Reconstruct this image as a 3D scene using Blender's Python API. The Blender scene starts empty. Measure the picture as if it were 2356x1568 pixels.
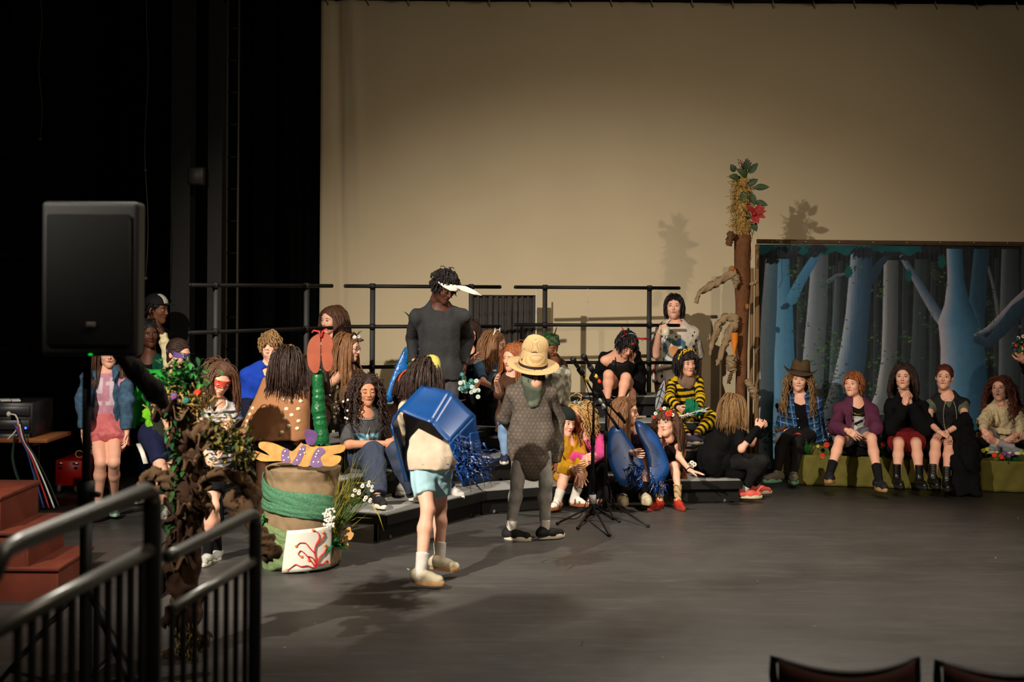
import bpy, math, random
import numpy as np
from math import sin, cos, pi, radians, sqrt
random.seed(7)
SC = bpy.context.scene
COL = SC.collection
# ------------------------------------------------------------------ camera
CAM_H, FPX, Y0, CX, ROLL = 1.8, 3272.0, 660.0, 1178.0, radians(0.36)
cam_data = bpy.data.cameras.new('camera')
cam = bpy.data.objects.new('camera', cam_data)
COL.objects.link(cam)
cam_data.lens = 50.0
cam_data.sensor_width = 36.0
cam_data.sensor_fit = 'HORIZONTAL'
cam_data.shift_y = -(784.0 - Y0) / 2356.0
cam_data.clip_start, cam_data.clip_end = 0.05, 200
cam_data.dof.use_dof = True
cam_data.dof.focus_distance = 11.6
cam_data.dof.aperture_fstop = 2.8
from mathutils import Matrix, Vector
cr, sr = cos(ROLL), sin(ROLL)
cam.matrix_world = Matrix(((cr, -sr, 0, 0), (0, 0, -1, 0), (sr, cr, 0, CAM_H), (0, 0, 0, 1)))
SC.camera = cam
# ------------------------------------------------------------------ world, exposure, stage lamps
SC.view_settings.view_transform = 'Standard'
SC.view_settings.look = 'None'
SC.view_settings.gamma = 1.0
SC.view_settings.exposure = 0.0
SC.view_settings.use_curve_mapping = False
SC.cycles.max_bounces = 4
SC.cycles.diffuse_bounces = 2
SC.cycles.glossy_bounces = 2
SC.cycles.sample_clamp_indirect = 4.0
world = bpy.data.worlds.new('world')
SC.world = world
world.use_nodes = True
world.node_tree.nodes['Background'].inputs[0].default_value = (1.0, 0.8, 0.6, 1)
world.node_tree.nodes['Background'].inputs[1].default_value = 0.008

def spot(name, loc, tgt, power, size_deg, blend, radius, color):
    d = bpy.data.lights.new(name, 'SPOT')
    d.energy = power; d.spot_size = radians(size_deg); d.spot_blend = blend
    d.shadow_soft_size = radius; d.color = color
    o = bpy.data.objects.new(name, d)
    o.location = loc
    o.rotation_euler = (Vector(tgt) - Vector(loc)).to_track_quat('-Z', 'Y').to_euler()
    COL.objects.link(o)
    return o
spot('stage_lamp', (-4.2, 2.2, 5.2), (0.2, 12.6, -0.1), 6400, 42, 1.0, 0.07, (1.0, 0.90, 0.76))
spot('stage_lamp', (5.4, 3.4, 6.0), (1.6, 12.9, 0.4), 1050, 58, 0.9, 0.10, (1.0, 0.80, 0.58))
spot('stage_lamp', (2.6, 10.6, 7.2), (0.6, 8.6, 0.0), 1500, 80, 0.9, 0.12, (1.0, 0.90, 0.76))
spot('stage_lamp', (-1.6, 7.6, 6.6), (-1.0, 3.9, 1.1), 1900, 25, 0.8, 0.06, (1.0, 0.93, 0.80))
def arealight(name, loc, tgt, power, sx, sy, color):
    d = bpy.data.lights.new(name, 'AREA')
    d.shape = 'RECTANGLE'; d.size = sx; d.size_y = sy; d.energy = power; d.color = color
    o = bpy.data.objects.new(name, d)
    o.location = loc
    o.rotation_euler = (Vector(tgt) - Vector(loc)).to_track_quat('-Z', 'Y').to_euler()
    COL.objects.link(o)
    return o
arealight('house_light', (3.0, 3.0, 7.0), (2.4, 5.6, 0.0), 165, 3.0, 1.5, (1.0, 0.83, 0.62))

def PX(px, py, Y):
    """the point at distance Y that the photograph shows at (px, py)"""
    u = px - CX; v = py - Y0
    u2 = u * cr + v * sr; v2 = -u * sr + v * cr
    return np.array([u2 * Y / FPX, Y, CAM_H - v2 * Y / FPX])
def PZ(px, py, z):
    """the point at height z that the photograph shows at (px, py)"""
    u = px - CX; v = py - Y0
    v2 = -u * sr + v * cr
    return PX(px, py, (CAM_H - z) * FPX / v2)
def PLX(px, Y, z):
    """point at column px, distance Y, height z"""
    p = PX(px, 700, Y); return np.array([p[0], Y, z])
# ------------------------------------------------------------------ colour and materials
def lin(c):
    out = []
    for v in c[:3]:
        v = v / 255.0
        out.append(v / 12.92 if v <= 0.04045 else ((v + 0.055) / 1.055) ** 2.4)
    return out
_mats = {}
def M(name, rgb, rough=0.75, var=0.12, scale=14.0, bump=0.0, bscale=60.0, metal=0.0, spec=0.35, emis=None, estr=0.0, stretch=None, attr=False, sss=0.0):
    if name in _mats: return _mats[name]
    m = bpy.data.materials.new(name); m.use_nodes = True
    nt = m.node_tree; N = nt.nodes; L = nt.links
    b = N['Principled BSDF']
    b.inputs['Roughness'].default_value = rough
    b.inputs['Metallic'].default_value = metal
    b.inputs['Specular IOR Level'].default_value = spec
    tc = N.new('ShaderNodeTexCoord')
    mp = N.new('ShaderNodeMapping')
    L.new(tc.outputs['Object'], mp.inputs['Vector'])
    if stretch: mp.inputs['Scale'].default_value = stretch
    nz = N.new('ShaderNodeTexNoise'); nz.inputs['Scale'].default_value = scale; nz.inputs['Detail'].default_value = 4
    L.new(mp.outputs[0], nz.inputs['Vector'])
    mr = N.new('ShaderNodeMapRange')
    mr.inputs['From Min'].default_value = 0.3; mr.inputs['From Max'].default_value = 0.7
    mr.inputs['To Min'].default_value = 1 - var; mr.inputs['To Max'].default_value = 1 + var
    L.new(nz.outputs['Fac'], mr.inputs['Value'])
    mx = N.new('ShaderNodeMix'); mx.data_type = 'RGBA'; mx.blend_type = 'MULTIPLY'; mx.inputs['Factor'].default_value = 1.0
    if attr:
        at = N.new('ShaderNodeAttribute'); at.attribute_name = 'Col'
        L.new(at.outputs['Color'], mx.inputs['A'])
    else:
        mx.inputs['A'].default_value = (*lin(rgb), 1)
    L.new(mr.outputs[0], mx.inputs['B'])
    L.new(mx.outputs['Result'], b.inputs['Base Color'])
    if bump > 0:
        n2 = N.new('ShaderNodeTexNoise'); n2.inputs['Scale'].default_value = bscale; n2.inputs['Detail'].default_value = 3
        L.new(mp.outputs[0], n2.inputs['Vector'])
        bp = N.new('ShaderNodeBump'); bp.inputs['Strength'].default_value = bump; bp.inputs['Distance'].default_value = 0.01
        L.new(n2.outputs['Fac'], bp.inputs['Height']); L.new(bp.outputs[0], b.inputs['Normal'])
    if emis:
        b.inputs['Emission Color'].default_value = (*lin(emis), 1); b.inputs['Emission Strength'].default_value = estr
    _mats[name] = m
    return m
def cloth(name, rgb, **k):
    k.setdefault('rough', 0.9); k.setdefault('bump', 0.5); k.setdefault('bscale', 28); k.setdefault('spec', 0.15); k.setdefault('var', 0.1)
    return M(name, rgb, **k)
# ------------------------------------------------------------------ geometry accumulator
def vec(*a): return np.array(a, float)
def unit(v):
    v = np.asarray(v, float); n = np.linalg.norm(v)
    return v / n if n > 1e-9 else v
def rotz(a): return np.array([[cos(a), -sin(a), 0], [sin(a), cos(a), 0], [0, 0, 1.0]])
def rotx(a): return np.array([[1.0, 0, 0], [0, cos(a), -sin(a)], [0, sin(a), cos(a)]])
def roty(a): return np.array([[cos(a), 0, sin(a)], [0, 1.0, 0], [-sin(a), 0, cos(a)]])
def frame_from(d, hint=(0, 0, 1)):
    """columns: side, up-ish, d"""
    d = unit(d); h = np.asarray(hint, float)
    if abs(np.dot(unit(h), d)) > 0.97: h = vec(1, 0, 0) if abs(d[0]) < 0.9 else vec(0, 1, 0)
    s = unit(np.cross(h, d)); u = np.cross(d, s)
    return np.array([s, u, d]).T
class Geo:
    def __init__(s): s.V = []; s.F = []; s.n = 0; s.C = []; s.hascol = False
    def add(s, V, F, m=0, col=None):
        V = np.asarray(V, float).reshape(-1, 3)
        s.V.append(V)
        if isinstance(F, np.ndarray):
            s.F.append((F + s.n, m))
        else:
            by = {}
            for f in F: by.setdefault(len(f), []).append(f)
            for k, fl in by.items(): s.F.append((np.array(fl, int) + s.n, m))
        if col is not None:
            s.hascol = True
            c = np.asarray(col, float)
            if c.ndim == 1: c = np.tile(c[:3], (len(V), 1))
            s.C.append(c[:, :3])
        else: s.C.append(np.ones((len(V), 3)) * 0.5)
        s.n += len(V); return s
    def merge(s, g, R=None, t=None, m=0):
        """take another Geo in, rotated and moved"""
        for V, C in zip(g.V, g.C):
            W = V if R is None else V @ np.asarray(R).T
            s.V.append(W + (0 if t is None else t)); s.C.append(C)
        for F, k in g.F:
            s.F.append((F + s.n, k + m))
        s.n += g.n; s.hascol = s.hascol or g.hascol; return s
    def box(s, c, size, R=None, m=0, col=None, bev=0.0):
        x, y, z = np.array(size) / 2.0
        if bev <= 0:
            V = np.array([[i * x, j * y, k * z] for i in (-1, 1) for j in (-1, 1) for k in (-1, 1)])
            F = [(0, 1, 3, 2), (4, 6, 7, 5), (0, 4, 5, 1), (2, 3, 7, 6), (0, 2, 6, 4), (1, 5, 7, 3)]
        else:
            b = min(bev, x * .9, y * .9, z * .9); V = []; 
            for i in (-1, 1):
                for j in (-1, 1):
                    for k in (-1, 1):
                        V += [[i * x, j * (y - b), k * (z - b)], [i * (x - b), j * y, k * (z - b)], [i * (x - b), j * (y - b), k * z]]
            V = np.array(V)
            I = lambda i, j, k, a: ((i * 4 + j * 2 + k) * 3 + a)
            F = []
            for a, (p, q) in enumerate(((1, 2), (0, 2), (0, 1))):
                for sgn in (0, 1):
                    idx = []
                    for (u, w) in ((0, 0), (1, 0), (1, 1), (0, 1)):
                        t = [0, 0, 0]; t[a] = sgn; t[p] = u; t[q] = w; idx.append(I(*t, a))
                    F.append(tuple(idx))
            for a in range(3):       # edges along axis a
                p, q = [i for i in range(3) if i != a]
                for u in (0, 1):
                    for w in (0, 1):
                        t0 = [0, 0, 0]; t0[p] = u; t0[q] = w; t1 = list(t0); t1[a] = 1
                        F.append((I(*t0, p), I(*t0, q), I(*t1, q), I(*t1, p)))
            for i in (0, 1):
                for j in (0, 1):
                    for k in (0, 1): F.append((I(i, j, k, 0), I(i, j, k, 1), I(i, j, k, 2)))
            # orient outward
            G = []
            for f in F:
                P = V[list(f)]; n = np.cross(P[1] - P[0], P[2] - P[0])
                G.append(f if np.dot(n, P.mean(0)) > 0 else f[::-1])
            F = G
        if R is not None: V = V @ np.asarray(R).T
        return s.add(V + np.asarray(c, float), F, m, col)
    def beam(s, a, b, w, t, m=0, hint=(0, 0, 1), col=None, bev=0.0):
        a = np.asarray(a, float); b = np.asarray(b, float)
        R = frame_from(b - a, hint)
        return s.box((a + b) / 2, (w, t, np.linalg.norm(b - a)), R, m, col, bev)
    def tube(s, path, r, n=8, m=0, cap=True, flat=1.0, col=None, closed=False, hint=(0, 0, 1)):
        P = np.asarray(path, float); k = len(P)
        r = np.broadcast_to(np.asarray(r, float), (k,))
        T = np.gradient(P, axis=0) if not closed else np.roll(P, -1, 0) - np.roll(P, 1, 0)
        T /= np.maximum(np.linalg.norm(T, axis=1, keepdims=True), 1e-9)
        h = np.asarray(hint, float)
        if abs(np.dot(h, T[0])) > 0.95: h = vec(1, 0, 0)
        u = unit(np.cross(h, T[0])); V = []
        a = np.linspace(0, 2 * pi, n, endpoint=False)
        for i in range(k):
            u = unit(u - T[i] * np.dot(u, T[i])); w = np.cross(T[i], u)
            V.append(P[i] + r[i] * (np.outer(np.cos(a), u) + flat * np.outer(np.sin(a), w)))
        V = np.vstack(V)
        i = np.arange(n); j = (i + 1) % n
        F = []
        for q in range(k if closed else k - 1):
            A = q * n; B = ((q + 1) % k) * n
            F.append(np.stack([A + i, A + j, B + j, B + i], 1))
        s.add(V, np.vstack(F), m, col)
        if cap and not closed:
            s.F.append((np.array([list(range(n))[::-1]]) + s.n - len(V), m))
            s.F.append((np.array([list(range(n))]) + s.n - len(V) + (k - 1) * n, m))
        return s
    def rod(s, a, b, r, n=10, m=0, r2=None, col=None):
        return s.tube([a, b], [r, r if r2 is None else r2], n, m, col=col)
    def lathe(s, prof, c=(0, 0, 0), R=None, n=24, m=0, sx=1.0, sy=1.0, col=None, fn=None):
        prof = np.asarray(prof, float); k = len(prof)
        a = np.linspace(0, 2 * pi, n, endpoint=False)
        V = np.array([[pr * cos(t) * sx, pr * sin(t) * sy, pz] for pr, pz in prof for t in a])
        if fn is not None: V = fn(V)
        if R is not None: V = V @ np.asarray(R).T
        i = np.arange(n); j = (i + 1) % n
        F = np.vstack([np.stack([q * n + i, q * n + j, (q + 1) * n + j, (q + 1) * n + i], 1) for q in range(k - 1)])
        return s.add(V + np.asarray(c, float), F, m, col)
    def ball(s, c, r, n=12, m=0, R=None, col=None):
        r = np.broadcast_to(np.asarray(r, float), (3,))
        k = n // 2 + 1
        th = np.linspace(0, pi, k)
        V = np.array([[sin(t) * cos(p), sin(t) * sin(p), -cos(t)] for t in th for p in np.linspace(0, 2 * pi, n, endpoint=False)]) * r
        if R is not None: V = V @ np.asarray(R).T
        i = np.arange(n); j = (i + 1) % n
        F = np.vstack([np.stack([q * n + i, q * n + j, (q + 1) * n + j, (q + 1) * n + i], 1) for q in range(k - 1)])
        return s.add(V + np.asarray(c, float), F, m, col)
    def prism(s, outline, thick, R=None, t=(0, 0, 0), m=0, col=None, fn=None):
        """outline in x,z; thickness along y"""
        O = np.asarray(outline, float); k = len(O)
        V = np.vstack([np.column_stack([O[:, 0], np.full(k, -thick / 2), O[:, 1]]), np.column_stack([O[:, 0], np.full(k, thick / 2), O[:, 1]])])
        if fn is not None: V = fn(V)
        if R is not None: V = V @ np.asarray(R).T
        F = [tuple(range(k)), tuple(range(2 * k - 1, k - 1, -1))] + [(i, k + i, k + (i + 1) % k, (i + 1) % k) for i in range(k)]
        return s.add(V + np.asarray(t, float), F, m, col)
    def sheet(s, fn, nu, nv, m=0, col=None, thick=0.0):
        """grid surface fn(u,v)->xyz, optional thickness"""
        P = np.array([[fn(i / (nu - 1), j / (nv - 1)) for j in range(nv)] for i in range(nu)])
        if thick:
            du = np.gradient(P, axis=0); dv = np.gradient(P, axis=1)
            nn = np.cross(du, dv); nn /= np.maximum(np.linalg.norm(nn, axis=2, keepdims=True), 1e-9)
            A = (P + nn * thick / 2).reshape(-1, 3); B = (P - nn * thick / 2).reshape(-1, 3)
        else: A = P.reshape(-1, 3)
        I = np.arange(nu * nv).reshape(nu, nv)
        Q = np.stack([I[:-1, :-1], I[1:, :-1], I[1:, 1:], I[:-1, 1:]], -1).reshape(-1, 4)
        if not thick: return s.add(A, Q, m, col)
        n = nu * nv
        E = []
        ring = list(I[:, 0]) + list(I[-1, 1:]) + list(I[-2::-1, -1]) + list(I[0, -2:0:-1])
        for a, b in zip(ring, ring[1:] + ring[:1]): E.append((a, a + n, b + n, b))
        c2 = None if col is None else (col if np.ndim(col) == 1 else np.vstack([col, col]))
        return s.add(np.vstack([A, B]), np.vstack([Q, Q[:, ::-1] + n, np.array(E)]), m, c2)
def build(g, name, mats, parent=None, origin=None, smooth=True, **props):
    """link a Geo as ONE mesh object whose origin is given in world space"""
    V = np.vstack(g.V) if g.V else np.zeros((0, 3))
    if origin is None:
        if parent is not None: origin = (V.min(0) + V.max(0)) / 2
        else: origin = np.array([(V[:, 0].min() + V[:, 0].max()) / 2, (V[:, 1].min() + V[:, 1].max()) / 2, V[:, 2].min()])
    origin = np.asarray(origin, float)
    me = bpy.data.meshes.new(name)
    me.vertices.add(len(V)); me.vertices.foreach_set('co', (V - origin).astype(np.float32).ravel())
    nl = sum(F.size for F, _ in g.F); nf = sum(len(F) for F, _ in g.F)
    me.loops.add(nl); me.polygons.add(nf)
    li = np.concatenate([F.ravel() for F, _ in g.F]).astype(np.int32)
    tot = np.concatenate([np.full(len(F), F.shape[1]) for F, _ in g.F])
    st = np.concatenate([[0], np.cumsum(tot)[:-1]])
    me.loops.foreach_set('vertex_index', li)
    me.polygons.foreach_set('loop_start', st.astype(np.int32))
    try: me.polygons.foreach_set('loop_total', tot.astype(np.int32))
    except Exception: pass
    me.polygons.foreach_set('material_index', np.concatenate([np.full(len(F), m) for F, m in g.F]).astype(np.int32))
    if not isinstance(mats, (list, tuple)): mats = [mats]
    for m in mats: me.materials.append(m)
    me.update(calc_edges=True)
    me.polygons.foreach_set('use_smooth', np.full(nf, bool(smooth)))
    if g.hascol:
        ca = me.color_attributes.new('Col', 'FLOAT_COLOR', 'POINT')
        C = np.ones((len(V), 4), np.float32); C[:, :3] = np.vstack(g.C)
        ca.data.foreach_set('color', C.ravel())
    me.validate()
    o = bpy.data.objects.new(name, me)
    COL.objects.link(o)
    if parent is not None:
        o.parent = parent
        o.location = origin - np.array(world_loc(parent))
    else: o.location = origin
    for k, v in props.items(): o[k] = v
    return o
_wl = {}
def world_loc(o):
    p = np.zeros(3)
    while o is not None:
        p = p + np.array(o.location); o = o.parent
    return p
def thing(name, loc, label, cat, group=None):
    o = bpy.data.objects.new(name, None); o.empty_display_size = 0.1
    o.location = loc; COL.objects.link(o)
    o['label'] = label; o['category'] = cat
    if group: o['group'] = group
    return o
def tag(o, label, cat, group=None):
    o['label'] = label; o['category'] = cat
    if group: o['group'] = group
    return o
def sharp(o, ang=35):
    """flat faces with a smooth feel on rounded ones"""
    me = o.data
    me.set_sharp_from_angle(angle=radians(ang))
    return o
# ------------------------------------------------------------------ smooth solids from distance fields
def smin(a, b, k):
    if k <= 0: return np.minimum(a, b)
    h = np.clip(0.5 + 0.5 * (b - a) / k, 0, 1)
    return b + (a - b) * h - k * h * (1 - h)
def cone(a, b, ra, rb, k=None, cuta=False, cutb=False, flat=None, op='+'):
    a = np.asarray(a, float); b = np.asarray(b, float)
    rm = max(ra, rb)
    lo = np.minimum(a, b) - rm; hi = np.maximum(a, b) + rm
    ab = b - a; L2 = max(float(ab @ ab), 1e-9); L = sqrt(L2)
    def f(X, Y, Z):
        px, py, pz = X - a[0], Y - a[1], Z - a[2]
        sc = 1.0
        if flat is not None:
            fv, q = flat
            dd = (px * fv[0] + py * fv[1] + pz * fv[2]) * (1 / q - 1)
            # only the sideways part of the flattening axis matters
            px, py, pz = px + dd * fv[0], py + dd * fv[1], pz + dd * fv[2]
            sc = 0.5 * (1 + q)
        t = np.clip((px * ab[0] + py * ab[1] + pz * ab[2]) / L2, 0, 1)
        d = np.sqrt((px - t * ab[0]) ** 2 + (py - t * ab[1]) ** 2 + (pz - t * ab[2]) ** 2) - (ra + (rb - ra) * t)
        d = d * sc
        if cutb: d = np.maximum(d, ((X - b[0]) * ab[0] + (Y - b[1]) * ab[1] + (Z - b[2]) * ab[2]) / L)
        if cuta: d = np.maximum(d, -((X - a[0]) * ab[0] + (Y - a[1]) * ab[1] + (Z - a[2]) * ab[2]) / L)
        return d
    return (lo, hi, f, k, op)
def ell(c, r, R=None, k=None, op='+'):
    c = np.asarray(c, float); r = np.asarray(r, float)
    rm = r.max() if R is not None else r
    def f(X, Y, Z):
        px, py, pz = X - c[0], Y - c[1], Z - c[2]
        if R is not None:
            px, py, pz = (px * R[0, 0] + py * R[1, 0] + pz * R[2, 0], px * R[0, 1] + py * R[1, 1] + pz * R[2, 1], px * R[0, 2] + py * R[1, 2] + pz * R[2, 2])
        k0 = np.sqrt((px / r[0]) ** 2 + (py / r[1]) ** 2 + (pz / r[2]) ** 2)
        k1 = np.sqrt((px / r[0] ** 2) ** 2 + (py / r[1] ** 2) ** 2 + (pz / r[2] ** 2) ** 2)
        return k0 * (k0 - 1) / np.maximum(k1, 1e-6)
    return (c - rm, c + rm, f, k, op)
def rbox(c, half, rr=0.01, R=None, k=None, op='+'):
    c = np.asarray(c, float); half = np.asarray(half, float)
    rm = np.linalg.norm(half) if R is not None else half
    def f(X, Y, Z):
        px, py, pz = X - c[0], Y - c[1], Z - c[2]
        if R is not None:
            px, py, pz = (px * R[0, 0] + py * R[1, 0] + pz * R[2, 0], px * R[0, 1] + py * R[1, 1] + pz * R[2, 1], px * R[0, 2] + py * R[1, 2] + pz * R[2, 2])
        qx, qy, qz = abs(px) - half[0] + rr, abs(py) - half[1] + rr, abs(pz) - half[2] + rr
        return np.sqrt(np.maximum(qx, 0) ** 2 + np.maximum(qy, 0) ** 2 + np.maximum(qz, 0) ** 2) + np.minimum(np.maximum(qx, np.maximum(qy, qz)), 0) - rr
    return (c - rm, c + rm, f, k, op)
def halfspace(p, n, k=0.0):
    """cut away everything on the side n points to"""
    p = np.asarray(p, float); n = unit(n)
    def f(X, Y, Z): return -((X - p[0]) * n[0] + (Y - p[1]) * n[1] + (Z - p[2]) * n[2])
    return (None, None, f, k, '-')
_E = []
for ax in range(3):
    o1, o2 = [i for i in range(3) if i != ax]
    for u in (0, 1):
        for w in (0, 1):
            c = [0, 0, 0]; c[o1] = u; c[o2] = w
            e = list(c); e[ax] = 1
            _E.append((tuple(c), tuple(e), ax))
def fieldmesh(groups, h=0.009, k=0.02, kg=0.012, noise=None, seed=0):
    """groups: list of lists of primitives -> verts, quads.  noise=(amplitude, wavelength)"""
    los = [p[0] for g in groups for p in g if p[4] == '+']; his = [p[1] for g in groups for p in g if p[4] == '+']
    pad = h * 2 + (noise[0] if noise else 0)
    lo = np.min(los, 0) - pad; hi = np.max(his, 0) + pad
    n = np.ceil((hi - lo) / h).astype(int) + 2
    ax = [lo[i] + h * np.arange(n[i]) for i in range(3)]
    total = None
    for g in groups:
        D = np.full(n, 1.0, np.float32)
        for (l, u, f, kk, op) in g:
            kk = k if kk is None else kk
            if l is None: i0 = [0, 0, 0]; i1 = list(n)
            else:
                m = kk + 3 * h + (noise[0] if noise else 0)
                i0 = np.maximum(np.floor((l - m - lo) / h).astype(int), 0); i1 = np.minimum(np.ceil((u + m - lo) / h).astype(int) + 1, n)
            if any(i1[i] <= i0[i] for i in range(3)): continue
            X = ax[0][i0[0]:i1[0], None, None]; Y = ax[1][None, i0[1]:i1[1], None]; Z = ax[2][None, None, i0[2]:i1[2]]
            sl = (slice(i0[0], i1[0]), slice(i0[1], i1[1]), slice(i0[2], i1[2]))
            v = f(X, Y, Z)
            if op == '+': D[sl] = smin(D[sl], v, kk)
            else: D[sl] = -smin(-D[sl], v, kk)
        total = D if total is None else smin(total, D, kg)
    D = total
    if noise:
        amp, wl = noise
        rs = np.random.RandomState(seed)
        I = np.argwhere(np.abs(D) < amp + 2 * h)
        P = I * h + lo; acc = np.zeros(len(P)); w = 2 * pi / wl
        for q in range(5):
            a = rs.normal(size=3); a /= np.linalg.norm(a); b = rs.normal(size=3); b /= np.linalg.norm(b)
            a[2] *= 0.6
            s = w * (0.6 + 0.28 * q)
            acc += np.sin(P @ a * s + rs.rand() * 6 + 1.8 * np.sin(P @ b * s * 0.5 + rs.rand() * 6)) / (1 + 0.4 * q)
        D[I[:, 0], I[:, 1], I[:, 2]] += (amp * 0.45 * acc).astype(np.float32)
    S = D < 0
    c = S[:-1, :-1, :-1].astype(np.int8)
    for a in ((1, 0, 0), (0, 1, 0), (0, 0, 1), (1, 1, 0), (1, 0, 1), (0, 1, 1), (1, 1, 1)):
        c = c + S[a[0]:n[0] - 1 + a[0], a[1]:n[1] - 1 + a[1], a[2]:n[2] - 1 + a[2]]
    act = np.argwhere((c > 0) & (c < 8))
    if len(act) == 0: return np.zeros((0, 3)), np.zeros((0, 4), int)
    idx = np.full(n, -1, np.int32); idx[act[:, 0], act[:, 1], act[:, 2]] = np.arange(len(act))
    acc = np.zeros((len(act), 3)); cnt = np.zeros(len(act))
    for a, b, axx in _E:
        da = D[act[:, 0] + a[0], act[:, 1] + a[1], act[:, 2] + a[2]]; db = D[act[:, 0] + b[0], act[:, 1] + b[1], act[:, 2] + b[2]]
        m = (da < 0) != (db < 0)
        t = np.where(m, da / np.where(m, da - db, 1), 0)
        p = np.array(a, float)[None, :].repeat(len(act), 0); p[:, axx] += t
        acc += p * m[:, None]; cnt += m
    V = lo + h * (act + acc / cnt[:, None])
    Q = []
    for axx in range(3):
        o1, o2 = [i for i in range(3) if i != axx]
        sa = [slice(0, None)] * 3; sb = [slice(0, None)] * 3
        sa[axx] = slice(0, -1); sb[axx] = slice(1, None)
        A = S[tuple(sa)]; B = S[tuple(sb)]
        E = np.argwhere(A != B)
        E = E[(E[:, o1] > 0) & (E[:, o2] > 0)]
        inside = A[E[:, 0], E[:, 1], E[:, 2]]
        def at(d1, d2):
            G = E.copy(); G[:, o1] -= d1; G[:, o2] -= d2
            return idx[G[:, 0], G[:, 1], G[:, 2]]
        q = np.stack([at(0, 0), at(1, 0), at(1, 1), at(0, 1)], 1)
        flip = inside if axx != 1 else ~inside
        q[~flip] = q[~flip][:, ::-1]
        Q.append(q[(q >= 0).all(1)])
    return V, np.vstack(Q)
def solid(prims, h=0.009, k=0.02, m=0, noise=None, seed=0, g=None, col=None):
    V, Q = fieldmesh([prims] if prims and isinstance(prims[0], tuple) else prims, h, k, noise=noise, seed=seed)
    g = g or Geo()
    if callable(col): col = col(V)
    return g.add(V, Q, m, col)
# ================================================================== the room
def structure(o): o['kind'] = 'structure'; return o
def floor_material():
    m = bpy.data.materials.new('stage_floor_paint'); m.use_nodes = True
    N = m.node_tree.nodes; L = m.node_tree.links; b = N['Principled BSDF']
    tc = N.new('ShaderNodeTexCoord')
    def noise(scale, det, vec=None, rough=0.6):
        n = N.new('ShaderNodeTexNoise'); n.inputs['Scale'].default_value = scale; n.inputs['Detail'].default_value = det; n.inputs['Roughness'].default_value = rough
        L.new(vec or tc.outputs['Object'], n.inputs['Vector']); return n.outputs['Fac']
    def ramp(src, a, b_, ca, cb):
        r = N.new('ShaderNodeValToRGB'); r.color_ramp.elements[0].position = a; r.color_ramp.elements[1].position = b_
        r.color_ramp.elements[0].color = (*ca, 1); r.color_ramp.elements[1].color = (*cb, 1); L.new(src, r.inputs[0]); return r.outputs[0]
    def mix(mode, f, a, b_):
        x = N.new('ShaderNodeMix'); x.data_type = 'RGBA'; x.blend_type = mode
        if isinstance(f, float): x.inputs['Factor'].default_value = f
        else: L.new(f, x.inputs['Factor'])
        L.new(a, x.inputs['A'])
        if isinstance(b_, tuple): x.inputs['B'].default_value = (*b_, 1)
        else: L.new(b_, x.inputs['B'])
        return x.outputs['Result']
    base = ramp(noise(0.9, 6), 0.3, 0.72, (0.045, 0.043, 0.041), (0.085, 0.081, 0.076))
    mp = N.new('ShaderNodeMapping'); mp.inputs['Scale'].default_value = (1, 5, 1); mp.inputs['Rotation'].default_value = (0, 0, 0.3); L.new(tc.outputs['Object'], mp.inputs['Vector'])
    smear = ramp(noise(2.2, 8, mp.outputs[0], 0.7), 0.48, 0.75, (0, 0, 0), (0.5, 0.5, 0.5))
    c = mix('MIX', smear, base, (0.13, 0.125, 0.115))
    # thin scratches
    for s, rot in ((3.0, 0.5), (4.3, -0.9), (5.0, 1.9)):
        mp2 = N.new('ShaderNodeMapping'); mp2.inputs['Scale'].default_value = (s * 0.35, s * 9, 1); mp2.inputs['Rotation'].default_value = (0, 0, rot)
        L.new(tc.outputs['Object'], mp2.inputs['Vector'])
        v = N.new('ShaderNodeTexVoronoi'); v.feature = 'DISTANCE_TO_EDGE'; v.inputs['Scale'].default_value = 1.0; L.new(mp2.outputs[0], v.inputs['Vector'])
        e = ramp(v.outputs['Distance'], 0.0, 0.018, (0.35, 0.35, 0.35), (0, 0, 0))
        gate = ramp(noise(1.7 + s, 3), 0.56, 0.66, (0, 0, 0), (1, 1, 1))
        mm = mix('MULTIPLY', 1.0, e, gate)
        c = mix('MIX', mm, c, (0.16, 0.15, 0.13))
    v = N.new('ShaderNodeTexVoronoi'); v.inputs['Scale'].default_value = 2.6; L.new(tc.outputs['Object'], v.inputs['Vector'])
    dot = ramp(v.outputs['Distance'], 0.014, 0.022, (1, 1, 1), (0, 0, 0))
    c = mix('MIX', dot, c, (0.3, 0.28, 0.24))
    L.new(c, b.inputs['Base Color'])
    r = ramp(noise(1.6, 5), 0.3, 0.7, (0.38, 0.38, 0.38), (0.62, 0.62, 0.62)); L.new(r, b.inputs['Roughness'])
    bp = N.new('ShaderNodeBump'); bp.inputs['Strength'].default_value = 0.12; bp.inputs['Distance'].default_value = 0.01
    L.new(noise(9, 6), bp.inputs['Height']); L.new(bp.outputs[0], b.inputs['Normal'])
    return m
g = Geo(); g.box((1.0, 8.5, -0.1), (18, 19, 0.2))
structure(build(g, 'floor', floor_material()))
blackwall = M('black_wall_paint', (22, 21, 18), rough=0.9, var=0.3, scale=3)
def wall_blocks(name, x0, x1, y0, y1):
    g = Geo(); g.box(((x0 + x1) / 2, (y0 + y1) / 2, 3.5), (abs(x1 - x0), abs(y1 - y0), 7.0))
    return structure(build(g, name, blackwall))
wall_blocks('wall_back', -8, 10, 16.2, 16.4)
wall_blocks('wall_left', -5.7, -5.5, -1, 16.2)
wall_blocks('wall_right', 9.0, 9.2, -1, 16.2)
g = Geo(); g.box((1.0, 8.5, 7.6), (18, 19, 0.2)); structure(build(g, 'ceiling', blackwall))

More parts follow.
